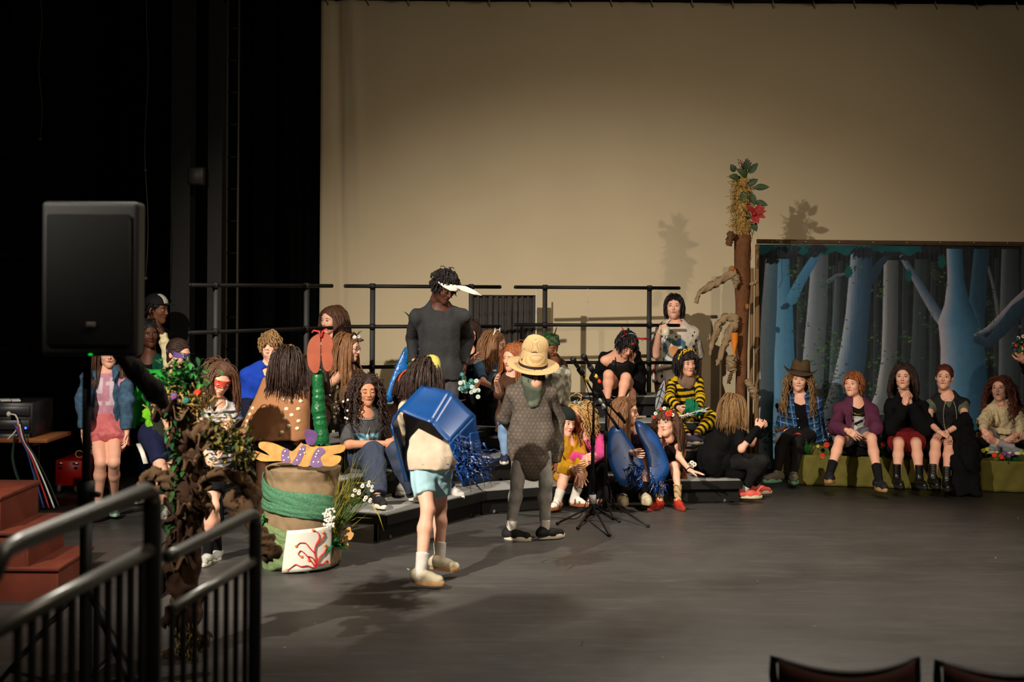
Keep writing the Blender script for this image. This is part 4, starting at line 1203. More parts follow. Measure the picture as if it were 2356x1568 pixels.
# 1 ---- denim jacket
B = person(label='person in a blue denim jacket, pink top and pink skirt behind the loudspeaker stand', Y=10.9, h=1.42, P=(243, 990), N=(246, 848), ty=8, head=(20, 5, 0, 250, 812), skin='fair',
    rarm=((192, 915, -1), (192, 985, -1)), larm=((292, 920, -1), (292, 990, -1)), rleg=((232, 1062, -1), (226, 1160, 'Y', 10.8)), lleg=((262, 1062, -1), (262, 1160, 'Y', 11.0)),
    shoes=dict(kind='sneaker', m=M('shoe_grey', (120, 126, 124)), sole=M('sole_teal', (150, 190, 170))), lfoot=(20, 0), rfoot=(-10, 0), socks=dict(m=sockw, len=.12), hair=dict(c='brown', length=.36, n=150))
def col21(V):
    q = tlocal(B, V); c = np.tile(plaincol((196, 140, 160)), (len(V), 1)); f = q[:, 1] < 0
    x, z = q[:, 0] * 1.42, -q[:, 2] * 1.42
    bits = ["111 .1.", "..1 11.", "..1 .1.", "111 .1.", "1.. .1.", "1.. .1.", "111 111"]
    for r_, row in enumerate(bits):
        for k_, ch in enumerate(row):
            if ch == '1':
                mk = f & (abs(x - (-.085 + k_ * .027)) < .0142) & (abs(z - (.075 + r_ * .030)) < .0155); c[mk] = plaincol((214, 196, 204))
    return c
pm = cloth('pink_jersey', (196, 140, 160), attr=True)
shirt(B, pm, sleeve=.5, loose=.010, hem=.05, col=col21, h=.0075, name='top')
skirt(B, cloth('pink_skirt', (206, 112, 116)), upto=.42, flare=.045, pleats=1)
denim = cloth('denim', (62, 88, 112), var=.3, scale=30)
J = shirt(B, denim, sleeve=1.93, loose=.030, hem=-.01, name='jacket', cuff=.022, noise=(.009, .09)) if False else None
H = B.h; jk = trunk(B, .030) + [halfspace(B.P - B.up * .01, -B.up), front_open(B, .035, .062, .06, -.40), cone(B.N + B.up * .01, B.N + B.up * .12, .055, .07, op='-')]
garment(B, [jk, arm_prims(B, 'r', .026, .028, .022, upto=1.97), arm_prims(B, 'l', .026, .028, .022, upto=1.97)], 'denim_jacket', denim, noise=(.010, .09))
g = Geo()
for s in (-1, 1): g.tube([torso(B, s * .045, .0, .015), torso(B, s * .06, -.06, -.01), torso(B, s * .045, -.085, -.06)], [.012, .018, .006], 8, flat=.4)
build(g, 'collar', denim, B.o)

# 2 ---- black cap
B = person(label='person in a black and white cap seen in profile, dressed all in black', Y=12.3, h=1.74, P=(350, 895), N=(352, 752), ty=60, head=(72, 5, 0, 361, 712), skin='brown',
    rarm='down', larm='down', rleg='stand', lleg='stand', hair=dict(c='black', length=.03, n=120, short=True, zmax=.06), shoes=dict(kind='sneaker', m=blackm))
shirt(B, blackm, sleeve=1.9, loose=.016); pants(B, blackm)
capb = M('cap_black', (20, 20, 22), rough=.8); capw = M('cap_white', (214, 212, 206), rough=.8)
g = solid([ell((0, .012, .052), (.086, .104, .085)), halfspace((0, 0, .045), (0, 0, -1)), cone((0, -.06, .055), (0, -.125, .050), .062, .050, flat=(vec(0, 0, 1), .10), k=.004)], .0045)
for i in range(len(g.V)): g.V[i] = g.V[i] * B.hs @ B.R.T + B.hc
cp = build(g, 'cap', capb, B.o)
g = solid([[ell((0, .012, .052), (.0875, .1055, .0865)), halfspace((0, 0, .058), (0, 0, -1)), halfspace((0, -.012, 0), (0, 1, 0)), halfspace((.034, 0, 0), (1, 0, 0)), halfspace((-.034, 0, 0), (-1, 0, 0))]], .0045)
for i in range(len(g.V)): g.V[i] = g.V[i] * B.hs @ B.R.T + B.hc
build(g, 'cap_front_panel', capw, cp)

# 3 ---- hand to face
B = person(label='dark-haired person in a black tank top and green varsity jacket, hand against the face', Y=11.7, h=1.54, P=(345, 965), N=(345, 825), ty=8, head=(22, 4, -4, 345, 768), skin='dark',
    rarm='down', larm=((392, 858, -1), (377, 775, -1)), rleg='stand', lleg='stand', lhand=dict(pose='flat', dir=(-.35, -.1, 1), n=(-1, -.1, -.3)), hair=dict(c='black', length=.16, n=170, r=.006, wave=.004), shoes=dict(kind='sneaker', m=blackm))
shirt(B, blackm, sleeve=0, loose=.008, name='tank_top', neckdrop=.03); pants(B, cloth('dark_jeans', (24, 34, 52)))
gj = cloth('varsity_green', (14, 70, 52)); cj = cloth('varsity_cream', (214, 202, 160))
jk = trunk(B, .022) + [halfspace(B.N + B.side * .035, -B.side), cone(B.N + B.up * .0, B.N + B.up * .12, .055, .07, op='-')]
jo = garment(B, [jk + arm_prims(B, 'l', .022, .02, .02, upto=.45)], 'varsity_jacket', gj)
A = B.arm['l']; mid = A[0] + (A[1] - A[0]) * .4
o = build(solid([cone(mid, A[1], .052, .048), cone(A[1], A[2], .046, .034), ell(A[2] - (A[2] - A[1]) * .12, (.042, .042, .03))], .008, noise=(.008, .05), seed=4), 'sleeve', cj, jo)
g = Geo(); q = torso(B, .085, -.062, -.055)
for s, t_ in ((-.012, 0), (.012, 0)): g.tube([q + B.side * s + B.up * .018, q - B.up * .018 + B.side * s * .2], .003, 5)
g.tube([q - B.side * .02, q + B.side * .02 - B.up * .0], .003, 5); build(g, 'letter_patch', cj, jo)

# 4 ---- purple eye mask with the green shell
B = person(label='person in a purple eye mask wearing a bright green padded shell', Y=10.9, h=1.42, P=(366, 1000), N=(392, 862, -.05), ty=48, head=(62, 12, 0, 411, 815), skin='fair',
    rarm=((372, 935, -1), (392, 1000, -1)), larm=((425, 930, -1), (440, 985, -1)), rleg=((372, 1085, -1), (378, 1170, 'Y', 10.8)), lleg=((388, 1085, -1), (392, 1172, 'Y', 10.9)), hair=dict(c='dkbrown', length=.20, n=150, tail=(0, .13, .02)), shoes=dict(kind='sneaker', m=M('shoe_pale', (180, 178, 170))), socks=dict(m=sockw, len=.2))
shirt(B, cloth('tee_darkgreen', (46, 52, 42)), sleeve=.8, loose=.018)
pants(B, cloth('navy_shorts', (28, 32, 62)), upto=.75, loose=.02, flare=.03, name='shorts')
g = Geo()
S, K, _ = B.leg['r']; o_ = -B.psd * .105
g.tube([S + o_ * 1.0 + vec(0, -.05, -.05), S + (K - S) * .4 + o_ + vec(0, -.05, 0), S + (K - S) * .72 + o_ * .95 + vec(0, -.05, 0)], .02, 6, flat=.3); build(g, 'white_stripe', white, B.o)
headshell(B, 'eye_mask', cloth('mask_purple', (108, 84, 150), bump=.2), -.016, .030, t=.005, eyes=True)
grn = cloth('shell_green', (40, 168, 62), bump=.4); grd = cloth('shell_dark_green', (14, 104, 48)); gry = M('yellow_cord', (196, 190, 60))
c0 = (B.P + B.N) / 2 + B.back * .15
g = Geo(); F = np.array([B.side, B.back, B.up]).T
def shellf(u, v):
    a = (u - .5) * 1.9; b = (v - .5) * 2.0
    rr = 1 - .25 * abs(v - .5) * 2
    x = .17 * sin(a) * rr; z = .235 * (v - .5) * 2 * (1 - .08 * cos(a * 2)); y = .10 * cos(a) * cos(b * .9) + .012 * sin(a * 7) * cos(b * 6)
    return c0 + F @ vec(x, y, z)
g.sheet(shellf, 26, 26, thick=.03); so = build(g, 'padded_shell', grn, B.o)
for (u0, v0) in ((.25, .28), (.25, .7), (.72, .28), (.72, .7), (.5, .5)):
    g = Geo(); g.sheet(lambda u, v: np.array(shellf(u0 + (u - .5) * .32, v0 + (v - .5) * .30)) + F @ vec(0, .022 + .012 * sin(pi * u) * sin(pi * v), 0), 8, 8, thick=.02); build(g, 'shell_plate', grn if v0 > .4 else grd, so)
g = Geo(); g.tube([np.array(shellf(u, .17 + .03 * sin(u * 30))) + F @ vec(0, .03, 0) for u in np.linspace(.02, .98, 30)], .005, 6); g.tube([np.array(shellf(.5 + .3 * cos(a), .12 + .08 * sin(a))) + F @ vec(0, .035, 0) for a in np.linspace(0, 6, 14)], .004, 6); build(g, 'yellow_cord', gry, so)
g = Geo(); g.sheet(lambda u, v: c0 + F @ vec(-.12 + .22 * u, -.02 - .22 * v, .20 + .05 * sin(pi * v)), 5, 12, thick=.02); g.sheet(lambda u, v: c0 + F @ vec(.16, .04 - .24 * v, -.14 + .1 * u), 5, 8, thick=.02); build(g, 'shell_strap', grn, so)
g = Geo()
for i in range(4): g.add(*fieldmesh([[ell(c0 + F @ vec(-.10, -.10, -.02) + vec(.02 * i, -.03, -.06 - .07 * i), (.045, .03, .05))]], .009, noise=(.01, .05), seed=i))
build(g, 'lime_leaves', cloth('lime_cloth', (120, 200, 40)), B.o)

# 5 ---- red eye mask, looking down
B = person(label='person in a red eye mask and striped white T-shirt behind the leafy paper tree', Y=9.3, h=1.32, P=(492, 1062), N=(497, 925, -.05), ty=35, head=(30, 24, 8, 503, 873), skin='fair', eyes='down',
    rarm=((455, 985, -1), (470, 1040, -1)), larm=((520, 985, -1), (508, 1035, -1)), rleg=((490, 1165, -1), (478, 1270, 'Y', 9.2)), lleg=((485, 1160, -1), (500, 1262, 'Y', 9.4)), hair=dict(c='brown', length=.24, n=170, hairline=.06), shoes=dict(kind='sneaker', m=M('shoe_pale', (180, 178, 170))), socks=dict(m=sockb, len=.3))
stc = plaincol((196, 190, 186)); std = plaincol((44, 44, 52))
shirt(B, cloth('tee_striped', (190, 185, 180), attr=True), sleeve=.62, loose=.014, col=lambda V: np.where((((tlocal(B, V)[:, 2] * 1.32 / .030) % 1 < .42) & (tlocal(B, V)[:, 2] < -.03))[:, None], std, stc), h=.0075)
pants(B, cloth('black_shorts', (22, 22, 26)), upto=.7, loose=.015, flare=.02, name='shorts')
headshell(B, 'eye_mask', cloth('mask_red', (206, 74, 60), bump=.2), -.016, .034, t=.007, eyes=True)

# 6 ---- blue T-shirt boy
B = person(label='short-haired person in a plain royal blue T-shirt leaning on one arm in the dark', Y=10.95, h=1.36, P=(588, 'z', .91), N=(612, 852, -.06), ty=20, head=(14, 22, -4, 622, 800), skin='fair', eyes='down', brow='light', fat=1.12,
    rarm=((548, 895, 1), (562, 945, -1)), larm=((645, 905, -1), (650, 940, -1)), rleg=((575, 960, -1), (575, 1030, 0)), lleg=((630, 960, -1), (640, 1030, 0)), hair=dict(c='dkblond', length=.040, n=300, r=.0060, short=True, swept=(.3, -.5, .35), messy=.15, hairline=.05), shoes=dict(kind='sneaker', m=M('shoe_grey', (120, 126, 124))))
shirt(B, cloth('tee_royal', (26, 62, 168)), sleeve=.85, loose=.022); pants(B, cloth('navy_pants', (22, 26, 44)))

# 7 ---- brown cape with shells
B = person(label='long-haired person seen from behind in a brown felt cape dotted with pale shells', Y=10.05, h=1.36, P=(628, 'z', .73), N=(662, 872, .02), ty=155, head=(140, 15, 0, 668, 838), skin='light',
    rarm=((700, 935, 1), (690, 985, -1)), larm=((585, 935, 1), (590, 985, -1)), rleg=((650, 1110, 0), (655, 1195, 'Y', 10.0)), lleg=((604, 1110, 0), (603, 1190, 'Y', 10.1)), lfoot=(190, 0), rfoot=(160, 0), hair=dict(c='dkbrown', length=.25, n=200), shoes=dict(kind='sneaker', m=M('shoe_white', (205, 200, 195))), socks=dict(m=sockw, len=.15))
cpc = cloth('felt_brown', (160, 112, 78), bump=.25, var=.06); shl = M('shell_cream', (228, 214, 178), rough=.4)
shirt(B, blackm, sleeve=1.0, loose=.012); 
pants(B, cloth('tie_dye_shorts', (30, 32, 40), var=.1), upto=.55, loose=.02, flare=.03, name='shorts')
cq = [(612, 885), (640, 868), (690, 868), (697, 905), (696, 990), (684, 1003), (612, 1004), (562, 970), (573, 955)]
def capeprims(B, th):
    T = B.N; dn = vec(0, 0, -1)
    return [cone(B.N - B.up * .03 + vec(0, -.01, 0), B.N + vec(-.09, -.02, -.47), .105, .235, flat=(vec(0, 1, 0), .78), k=.05), cone(B.shr, B.N + vec(.05, -.02, -.40), .065, .11, k=.06), cone(B.shl, B.N + vec(-.21, -.02, -.38), .065, .12, k=.06)]
cut = B.N[2] - .42
cape = build(solid(capeprims(B, 0) + [halfspace((0, 0, cut), (0, 0, -1)), halfspace((0, 0, B.N[2] + .01), (0, 0, 1)), cone(B.N, B.N + vec(0, 0, .1), .05, .06, op='-')], .009, noise=(.005, .16), seed=3), 'cape', cpc, B.o)
def surf_on(o, px, py):
    """first point of a mesh met from the camera through a pixel - used to pin decorations on cloth"""
    dg = bpy.context.evaluated_depsgraph_get() if False else None
    from mathutils.bvhtree import BVHTree
    me = o.data; loc = world_loc(o)
    n = len(me.vertices); co = np.empty(n * 3, np.float32); me.vertices.foreach_get('co', co); co = co.reshape(-1, 3) + loc
    if o.name not in _bvh:
        _bvh[o.name] = BVHTree.FromPolygons([tuple(c) for c in co], [tuple(p.vertices) for p in me.polygons])
    r, oo = ray(px, py); h = _bvh[o.name].ray_cast(Vector(oo), Vector(unit(r)))
    return (np.array(h[0]), np.array(h[1])) if h[0] is not None else (None, None)
_bvh = {}
for (x, y) in ((663, 872), (678, 878), (653, 886), (664, 896), (645, 901), (684, 899), (652, 917), (671, 921), (659, 940), (692, 922), (654, 962), (671, 954), (686, 940), (664, 979), (648, 994), (684, 985), (687, 968), (568, 968), (574, 952), (581, 938), (566, 980)):
    q, nn = surf_on(cape, x, y)
    if q is None: continue
    g = Geo(); g.ball(q, (.0165, .0135, .006), 10, R=frame_from(nn)); build(g, 'shell', shl, cape)
g = Geo(); rs = np.random.RandomState(2)
for i in range(26): g.ball(onhead(B, .085 * cos(i * .12), .03 + .0 * i, .04 + .095 * sin(i * .12)) + rs.normal(size=3) * .004, .008, 6)
build(g, 'gold_garland', goldm, B.o)

# 8 ---- gold headband, behind the stalk
B = person(label='dark-haired person with a gilded leaf headband half hidden behind the tall green stalk', Y=10.75, h=1.36, P=(712, 'z', .70), N=(716, 905), ty=-20, head=(-50, 5, 0, 708, 856), skin='fair',
    rarm=((690, 960, -1), (705, 1000, -1)), larm=((745, 965, -1), (735, 1010, -1)), rleg=((690, 1020, -1), (690, 1090, 0)), lleg=((730, 1020, -1), (730, 1090, 0)), hair=dict(c='dkbrown', length=.34, n=190))
shirt(B, cloth('brown_robe', (58, 38, 28)), sleeve=1.9, loose=.02, name='robe'); pants(B, cloth('brown_robe', (58, 38, 28)))
band(B, m=goldm); g = Geo(); rs = np.random.RandomState(5)
for i in range(14): leafy(g, onhead(B, *(vec(.088 * cos(i * .22), -.01, .04 + .09 * sin(i * .22)))), .035, .010, rs.normal(size=3) + vec(0, -.5, 1))
build(g, 'gold_leaves', goldm, B.o)

# 9 ---- behind the rail
B = person(label='brown-haired person standing behind the guard rail, in front of the backdrop edge', Y=12.95, h=1.64, P=(768, 880), N=(768, 785), ty=0, head=(-35, 6, 3, 762, 736), skin='fair',
    rarm='down', larm='down', rleg='stand', lleg='stand', hair=dict(c='brown', length=.30, n=190, part=-.02), shoes=dict(kind='sneaker', m=blackm))
shirt(B, blackm, sleeve=0, loose=.006, neckdrop=.03, name='tank_top'); pants(B, blackm)

# 10 ---- glasses and animal headband
B = person(label='person with glasses and a small animal headband in a strapless brown dress', Y=12.0, h=1.42, P=(800, 'z', .91), N=(795, 845, -.02), ty=62, head=(72, 8, 0, 803, 800), skin='fair',
    rarm=((752, 890, -1), (757, 925, -1)), larm=((830, 895, -1), (822, 930, -1)), rleg=((815, 930, -1), (820, 1000, 0)), lleg=((838, 925, -1), (845, 1000, 0)), hair=dict(c='ltbrown', length=.36, n=190))
bd = cloth('brown_dress', (104, 76, 54)); H = B.h
garment(B, [trunk(B, .014, top=False) + [cone(B.P + (B.N - B.P) * .6, B.P + (B.N - B.P) * .86, .10 * H, .092 * H, flat=(B.back, .74), cutb=True), cone(B.P, B.leg['r'][1], .12, .09, k=.05), cone(B.P, B.leg['l'][1], .12, .09, k=.05)]], 'dress', bd, noise=(.012, .10))
g = Geo(); g.tube([torso(B, .095 * cos(a), .075 * sin(a), -.16) for a in np.linspace(0, 2 * pi, 20, endpoint=False)], .008, 6, closed=True); build(g, 'ribbon_belt', M('ribbon_gold', (190, 150, 60)), B.o)
glasses(B); g = Geo()
for sgn in (-1, 1):
    g.ball(onhead(B, sgn * .045, -.06, .105), (.02, .016, .018), 10); g.tube([onhead(B, sgn * .05, -.04, .115), onhead(B, sgn * .066, -.045, .145), onhead(B, sgn * .074, -.07, .16)], [.008, .006, .001], 6, 1)
g.ball(onhead(B, 0, -.095, .085), (.022, .03, .016), 10, 1); g.ball(onhead(B, 0, -.122, .088), .008, 8, 2); g.tube([onhead(B, .08 * cos(a), -.03, .03 + .105 * sin(a)) for a in np.linspace(.1, pi - .1, 15)], .007, 6, 2)
build(g, 'animal_headband', [M('fur_white', (216, 210, 204)), M('fur_brown', (90, 62, 48)), M('bead_black', (14, 14, 16))], B.o)
g = Geo(); w = B.arm['r'][2]; F = frame_from(w - B.arm['r'][1]); g.tube([w + F @ vec(.026 * cos(a), .026 * sin(a), -.01) for a in np.linspace(0, 2 * pi, 12, endpoint=False)], .003, 5, closed=True); build(g, 'bracelet', M('bead_black', (14, 14, 16)), B.o)

# 11 ---- curly hair grey T-shirt
B = person(label='person with long dark curls, grey printed T-shirt and wide blue trousers', Y=10.75, h=1.54, P=(832, 'z', .51), N=(838, 948, -.08), ty=14, head=(18, 6, -3, 843, 898), skin='tan', eyes='down',
    rarm=((802, 1022, -1), (886, 1020, -1)), larm=((892, 1010, 1), (905, 1030, -1)), rleg=((858, 1040, -1), (868, 1138, 'Y', 10.25)), lleg=((912, 1035, -1), (955, 1125, 'Y', 10.55)), rfoot=(25, 0), lfoot=(60, 0), rhand=dict(pose='curl', n=(.2, .9, -.3)),
    hair=dict(c='dkbrown', length=.36, n=210, curl=.013, freq=95, r=.0062, volume=1.75, part=.01, hairline=.066), shoes=dict(kind='sneaker', m=M('shoe_black', (24, 24, 26)), lace=white))
def coltee(V):
    q = tlocal(B, V) * 1.54; c = np.tile(plaincol((76, 76, 78)), (len(V), 1)); f = q[:, 1] < 0; x, z = q[:, 0], -q[:, 2]
    a = f & (abs(x - .01) < .095) & (z > .13) & (z < .27); n = np.sin(x * 90 + 3 * np.sin(z * 60)) + np.sin(z * 80 + x * 30)
    c[a & (z < .20) & (n > -.6)] = plaincol((90, 160, 190)); c[a & (z >= .20) & (n > -.5)] = plaincol((190, 130, 36)); c[a & (n > 1.2)] = plaincol((214, 208, 190)); return c
shirt(B, cloth('tee_grey', (76, 76, 78), attr=True), sleeve=.95, loose=.026, cuff=.02, col=coltee, h=.0075, hem=.06)
pants(B, cloth('jeans_wide', (58, 66, 84)), loose=.020, flare=.045, knee=.03, noise=(.009, .12))
g = Geo(); g.tube([torso(B, .045 * cos(a), -.035 + .04 * sin(a), -.01) for a in np.linspace(pi, 2 * pi, 10)] + [torso(B, .01, -.085, -.08)], .002, 5); g.ball(torso(B, .01, -.09, -.09), (.012, .003, .017), 8); build(g, 'lanyard', M('silver', (180, 180, 180), metal=.8, rough=.3), B.o)

# 12 ---- orange headband and braids
B = person(label='person with braids, an orange headband and a brown top behind the blue painted shell', Y=11.25, h=1.44, P=(925, 'z', .51), N=(928, 935, -.05), ty=10, head=(28, 8, 3, 940, 888), skin='fair',
    rarm=((890, 990, -1), (915, 1030, -1)), larm=((975, 985, 1), (980, 1030, -1)), rleg=((920, 1045, -1), (925, 1110, 0)), lleg=((960, 1045, -1), (1040, 1120, 'Y', 11.0)), lfoot=(40, 0), hair=dict(c='dkbrown', length=.14, n=200, swept=(0, .6, -.2), r=.007, tidy=1), shoes=dict(kind='sneaker', m=M('shoe_white', (205, 200, 195))))
shirt(B, cloth('brown_top', (92, 68, 56)), sleeve=.35, loose=.01, name='top'); pants(B, cloth('jeans_dark', (40, 48, 66)))
band(B, m=cloth('orange_band', (190, 84, 50)), r=.014, w=.35)
for s in (-1, 1):
    g = Geo()
    for k in range(9):
        for e in (-1, 1): g.ball(onhead(B, s * .075 + e * .006, -.01 - .003 * k, -.03 - k * .022), (.012, .011, .014), 8, R=roty(e * .6))
    build(g, 'braid', hairm('dkbrown', HAIRC['dkbrown']), B.hair)
g = Geo(); rs = np.random.RandomState(9); flower(g, onhead(B, .015, -.03, .135), .022, rs)
g.ball(onhead(B, .015, -.03, .135), .01, 8, 1); build(g, 'flower_ornament', [M('petal_white', (225, 220, 208)), M('petal_orange', (220, 120, 40))], B.o)
g = Geo()
for i in range(40): g.ball(onhead(B, .05 + rs.normal() * .035, .0 + rs.normal() * .02, .165 + rs.normal() * .022), .009 + rs.rand() * .007, 6, rs.randint(4))
build(g, 'beaded_crown', [M('petal_white', (225, 220, 208)), goldm, M('leaf_green', (44, 96, 38)), M('bead_brown', (96, 62, 40))], B.o)

# 13 ---- tall standing
B = person(label='tall person standing on the risers in a charcoal long-sleeved shirt, looking down', Y=11.3, h=1.76, ground=.2, P=(1010, 852), N=(1012, 705, -.03), ty=12, head=(38, 30, 4, 1022, 660, -.10), skin='deep', eyes='down', fat=.98, shw=1.08,
    rarm=((950, 778, 1), (948, 838, -1)), larm=((1072, 775, 1), (1067, 842, -1)), rleg=((992, 960, 0), (988, 1050, 0)), lleg=((1030, 960, 0), (1035, 1050, 0)), hair=dict(c='black', length=.055, n=330, curl=.006, freq=190, r=.0062, volume=1.0, swept=(0, -.1, .25), messy=.35, hairline=.06), shoes=dict(kind='sneaker', m=M('shoe_black', (24, 24, 26))))
shirt(B, cloth('charcoal_knit', (52, 52, 54)), sleeve=1.95, loose=.024, cuff=.014, hem=.035, noise=(.010, .15), name='long_sleeved_shirt', wz=1.12); pants(B, cloth('grey_trousers', (74, 72, 72)), loose=.012, flare=.02)
# visor: white shield worn on the forehead
g = Geo(); F_ = lambda *p: B.R @ vec(*p)
def plate(pts, w):
    g.tube([onhead(B, *p) for p in pts], [q * B.hs for q in w], 10, flat=.16, hint=F_(0, -1, .3))
plate([(-.092, -.02, .050), (-.07, -.075, .052), (-.03, -.108, .056), (.010, -.118, .060), (.045, -.105, .064)], [.004, .014, .026, .026, .006]); plate([(.02, -.112, .072), (.06, -.15, .078), (.11, -.20, .082), (.16, -.25, .084)], [.010, .022, .018, .002]); build(g, 'white_beak_visor', white, B.o)
# 14 ---- blue painted shell, walking
B = person(label='person from behind with a big blue painted cardboard shell, yellow headband and pale blue shorts', Y=8.75, h=1.40, P=(988, 1056), N=(985, 915, .04), ty=163, sroll=0, head=(118, 12, 0, 988, 868, .05), skin='fair',
    rarm=((1040, 985, 1), (1030, 1010, 1)), larm=((932, 985, 1), (912, 985, 1)), lleg=((985, 1170, -1), (968, 1310, 'Y', 8.5)), rleg=((1012, 1165, 1), (1012, 1280, 'Y', 8.75)), lfoot=(62, 0), rfoot=(125, 12), lhand=dict(pose='grip'), rhand=dict(pose='grip'),
    hair=dict(c='dkbrown', length=.19, n=200, part=0), shoes=dict(kind='sneaker', m=M('shoe_beige', (190, 178, 150)), sole=soleg, stripe=white, size=1.1), socks=dict(m=sockw, len=.28))
swc = cloth('beige_fleece', (206, 186, 162), bump=.35); 
shirt(B, swc, sleeve=1.9, loose=.030, hem=.045, cuff=.014, name='sweatshirt', noise=(.008, .14), wz=1.12)
H = B.h; g = solid([cone(B.P - B.up * .020, B.P - B.up * .062, .117 * H, .108 * H, flat=(B.back, .80), cuta=True, cutb=True)], .008, noise=(.002, .05)); build(g, 'ribbed_hem', cloth('beige_rib', (196, 176, 152), bump=.6, bscale=80), B.o)
pants(B, cloth('shorts_pale_blue', (168, 206, 214), bump=.25), upto=.72, loose=.018, flare=.040, name='shorts', noise=(.009, .09), top=.01)
band(B, m=cloth('headband_yellow', (176, 168, 84)), r=.030, w=.35, y=-.0)
# shell: four flat painted panels folded round the back, hollow underneath
blue = M('blue_paint', (16, 66, 128), rough=.38, var=.14, scale=8, spec=.5); blin = M('blue_shell_inside', (30, 26, 24), rough=.95)
sh = B.o
top = [PX(974, 884, 8.70), PX(1038, 900, 8.68), PX(1093, 955, 8.66), PX(1103, 1010, 8.66), PX(1122, 1108, 8.70)]
bot = [PX(917, 943, 8.50), PX(994, 973, 8.38), PX(1034, 1018, 8.34), PX(1052, 1060, 8.36), PX(1066, 1120, 8.44)]
names = 0
for i in range(4):
    a, b, c, d = top[i], top[i + 1], bot[i + 1], bot[i]
    g = Geo(); n_ = unit(np.cross(b - a, d - a)); t_ = n_ * .008
    g.sheet(lambda u, v: (a * (1 - u) + b * u) * (1 - v) + (d * (1 - u) + c * u) * v + n_ * .006 * sin(pi * u), 8, 8, thick=.009)
    build(g, 'shell_panel', blue, sh)
g = Geo(); a, d = top[0], bot[0]; lo_ = [PX(903, 1010, 8.78), PX(948, 1106, 8.60)]; e1 = PX(902, 968, 8.60)
g.sheet(lambda u, v: (a * (1 - v) + d * v) * (1 - u) + (PX(905, 957, 8.72) * (1 - v) + PX(900, 980, 8.56) * v) * u, 6, 6, thick=.009)
build(g, 'shell_panel', blue, sh)
g = Geo(); g.sheet(lambda u, v: (PX(912, 962, 8.80) * (1 - v) + PX(900, 975, 8.55) * v) * (1 - u) + (PX(955, 1108, 8.85) * (1 - v) + PX(932, 1108, 8.62) * v) * u, 8, 6, thick=.009); build(g, 'shell_panel', blue, sh)
# fringe of torn glossy paper at the lower end
rs = np.random.RandomState(4); fringe_m = [M('blue_foil', (14, 60, 130), rough=.25, spec=.7), M('silver_foil', (170, 176, 184), rough=.2, metal=.9)]
def fringe(parent, centre, spread, n, length, dirn, name='paper_fringe', ms=None):
    g = Geo()
    for i in range(n):
        c = centre + rs.normal(size=3) * spread; d = unit(np.array(dirn) + rs.normal(size=3) * .55); L = length * (.5 + .8 * rs.rand())
        g.tube([c, c + d * L * .5 + rs.normal(size=3) * .008, c + d * L + rs.normal(size=3) * .016 + vec(0, 0, -.01)], [.007, .009, .001], 4, 0 if rs.rand() < .8 else 1, flat=.12)
    return build(g, name, ms or fringe_m, parent)
fringe(sh, PX(1082, 1062, 8.36), .045, 240, .09, (.75, -.25, -.25))
fringe(sh, PX(1066, 1022, 8.34), .022, 90, .05, (.6, -.3, .1))

# 15 ---- dark figure on top deck
B = person(label='dark-haired person in black with laced boots, mostly hidden behind the tall standing person', Y=12.75, h=1.50, P=(1090, 'z', .91), N=(1078, 808), ty=-5, head=(15, 20, 0, 1078, 768), skin='light', eyes='down',
    rarm=((1060, 860, -1), (1085, 830, -1)), larm=((1108, 862, -1), (1100, 880, -1)), rleg=((1092, 905, -1), (1100, 955, 'Y', 12.5)), lleg=((1116, 900, -1), (1122, 955, 'Y', 12.45)), rfoot=(0, 0), lfoot=(15, 0), hair=dict(c='dkbrown', length=.28, n=190), shoes=dict(kind='laceboot', m=M('boot_black', (16, 16, 16), rough=.35, spec=.5), sole=soled, lace=M('lace_grey', (130, 130, 126))))
shirt(B, blackm, sleeve=1.9, loose=.02); pants(B, blackm)

# 16 ---- cat ears
B = person(label='person with a white cat-ear headband and a faded blue T-shirt, facing right', Y=12.65, h=1.36, P=(1118, 'z', .91), N=(1126, 828, -.02), ty=52, head=(66, 8, 0, 1141, 793), skin='fair',
    rarm=((1112, 878, -1), (1135, 890, -1)), larm=((1160, 870, -1), (1146, 888, -1)), rleg=((1132, 915, -1), (1138, 985, 0)), lleg=((1150, 910, -1), (1152, 985, 0)), hair=dict(c='ltbrown', length=.26, n=190, part=0), shoes=dict(kind='sneaker', m=M('shoe_navy', (30, 36, 66)), lace=white))
shirt(B, cloth('tee_faded_blue', (72, 96, 124), var=.2), sleeve=.85, loose=.024); pants(B, cloth('black_jeans', (24, 24, 28)))
band(B, m=white, r=.006); g = Geo()
for s in (-1, 1): g.lathe([(.022, 0), (.012, .022), (.0, .042)], c=onhead(B, s * .045, .005, .122), R=B.R @ roty(s * .25), n=10, sy=.4)
build(g, 'cat_ears', white, B.o)
g = Geo(); w = B.arm['r'][2] + vec(.01, -.06, -.02); g.lathe([(0, 0), (.028, .0), (.030, .01), (.030, .11), (.013, .14), (.013, .155), (0, .156)], c=w, n=16)
bt = thing('drink_bottle', w, 'small clear drink bottle held by the person with white cat ears', 'bottle')
build(g, 'bottle_body', M('clear_plastic', (150, 170, 190), rough=.15, spec=.7), bt); g = Geo().lathe([(0, .15), (.016, .15), (.016, .172), (0, .173)], c=w, n=14); build(g, 'cap', white, bt)
g = Geo(); g.lathe([(.031, .04), (.031, .10)], c=w, n=16); build(g, 'label', M('label_yellow', (200, 180, 60)), bt)

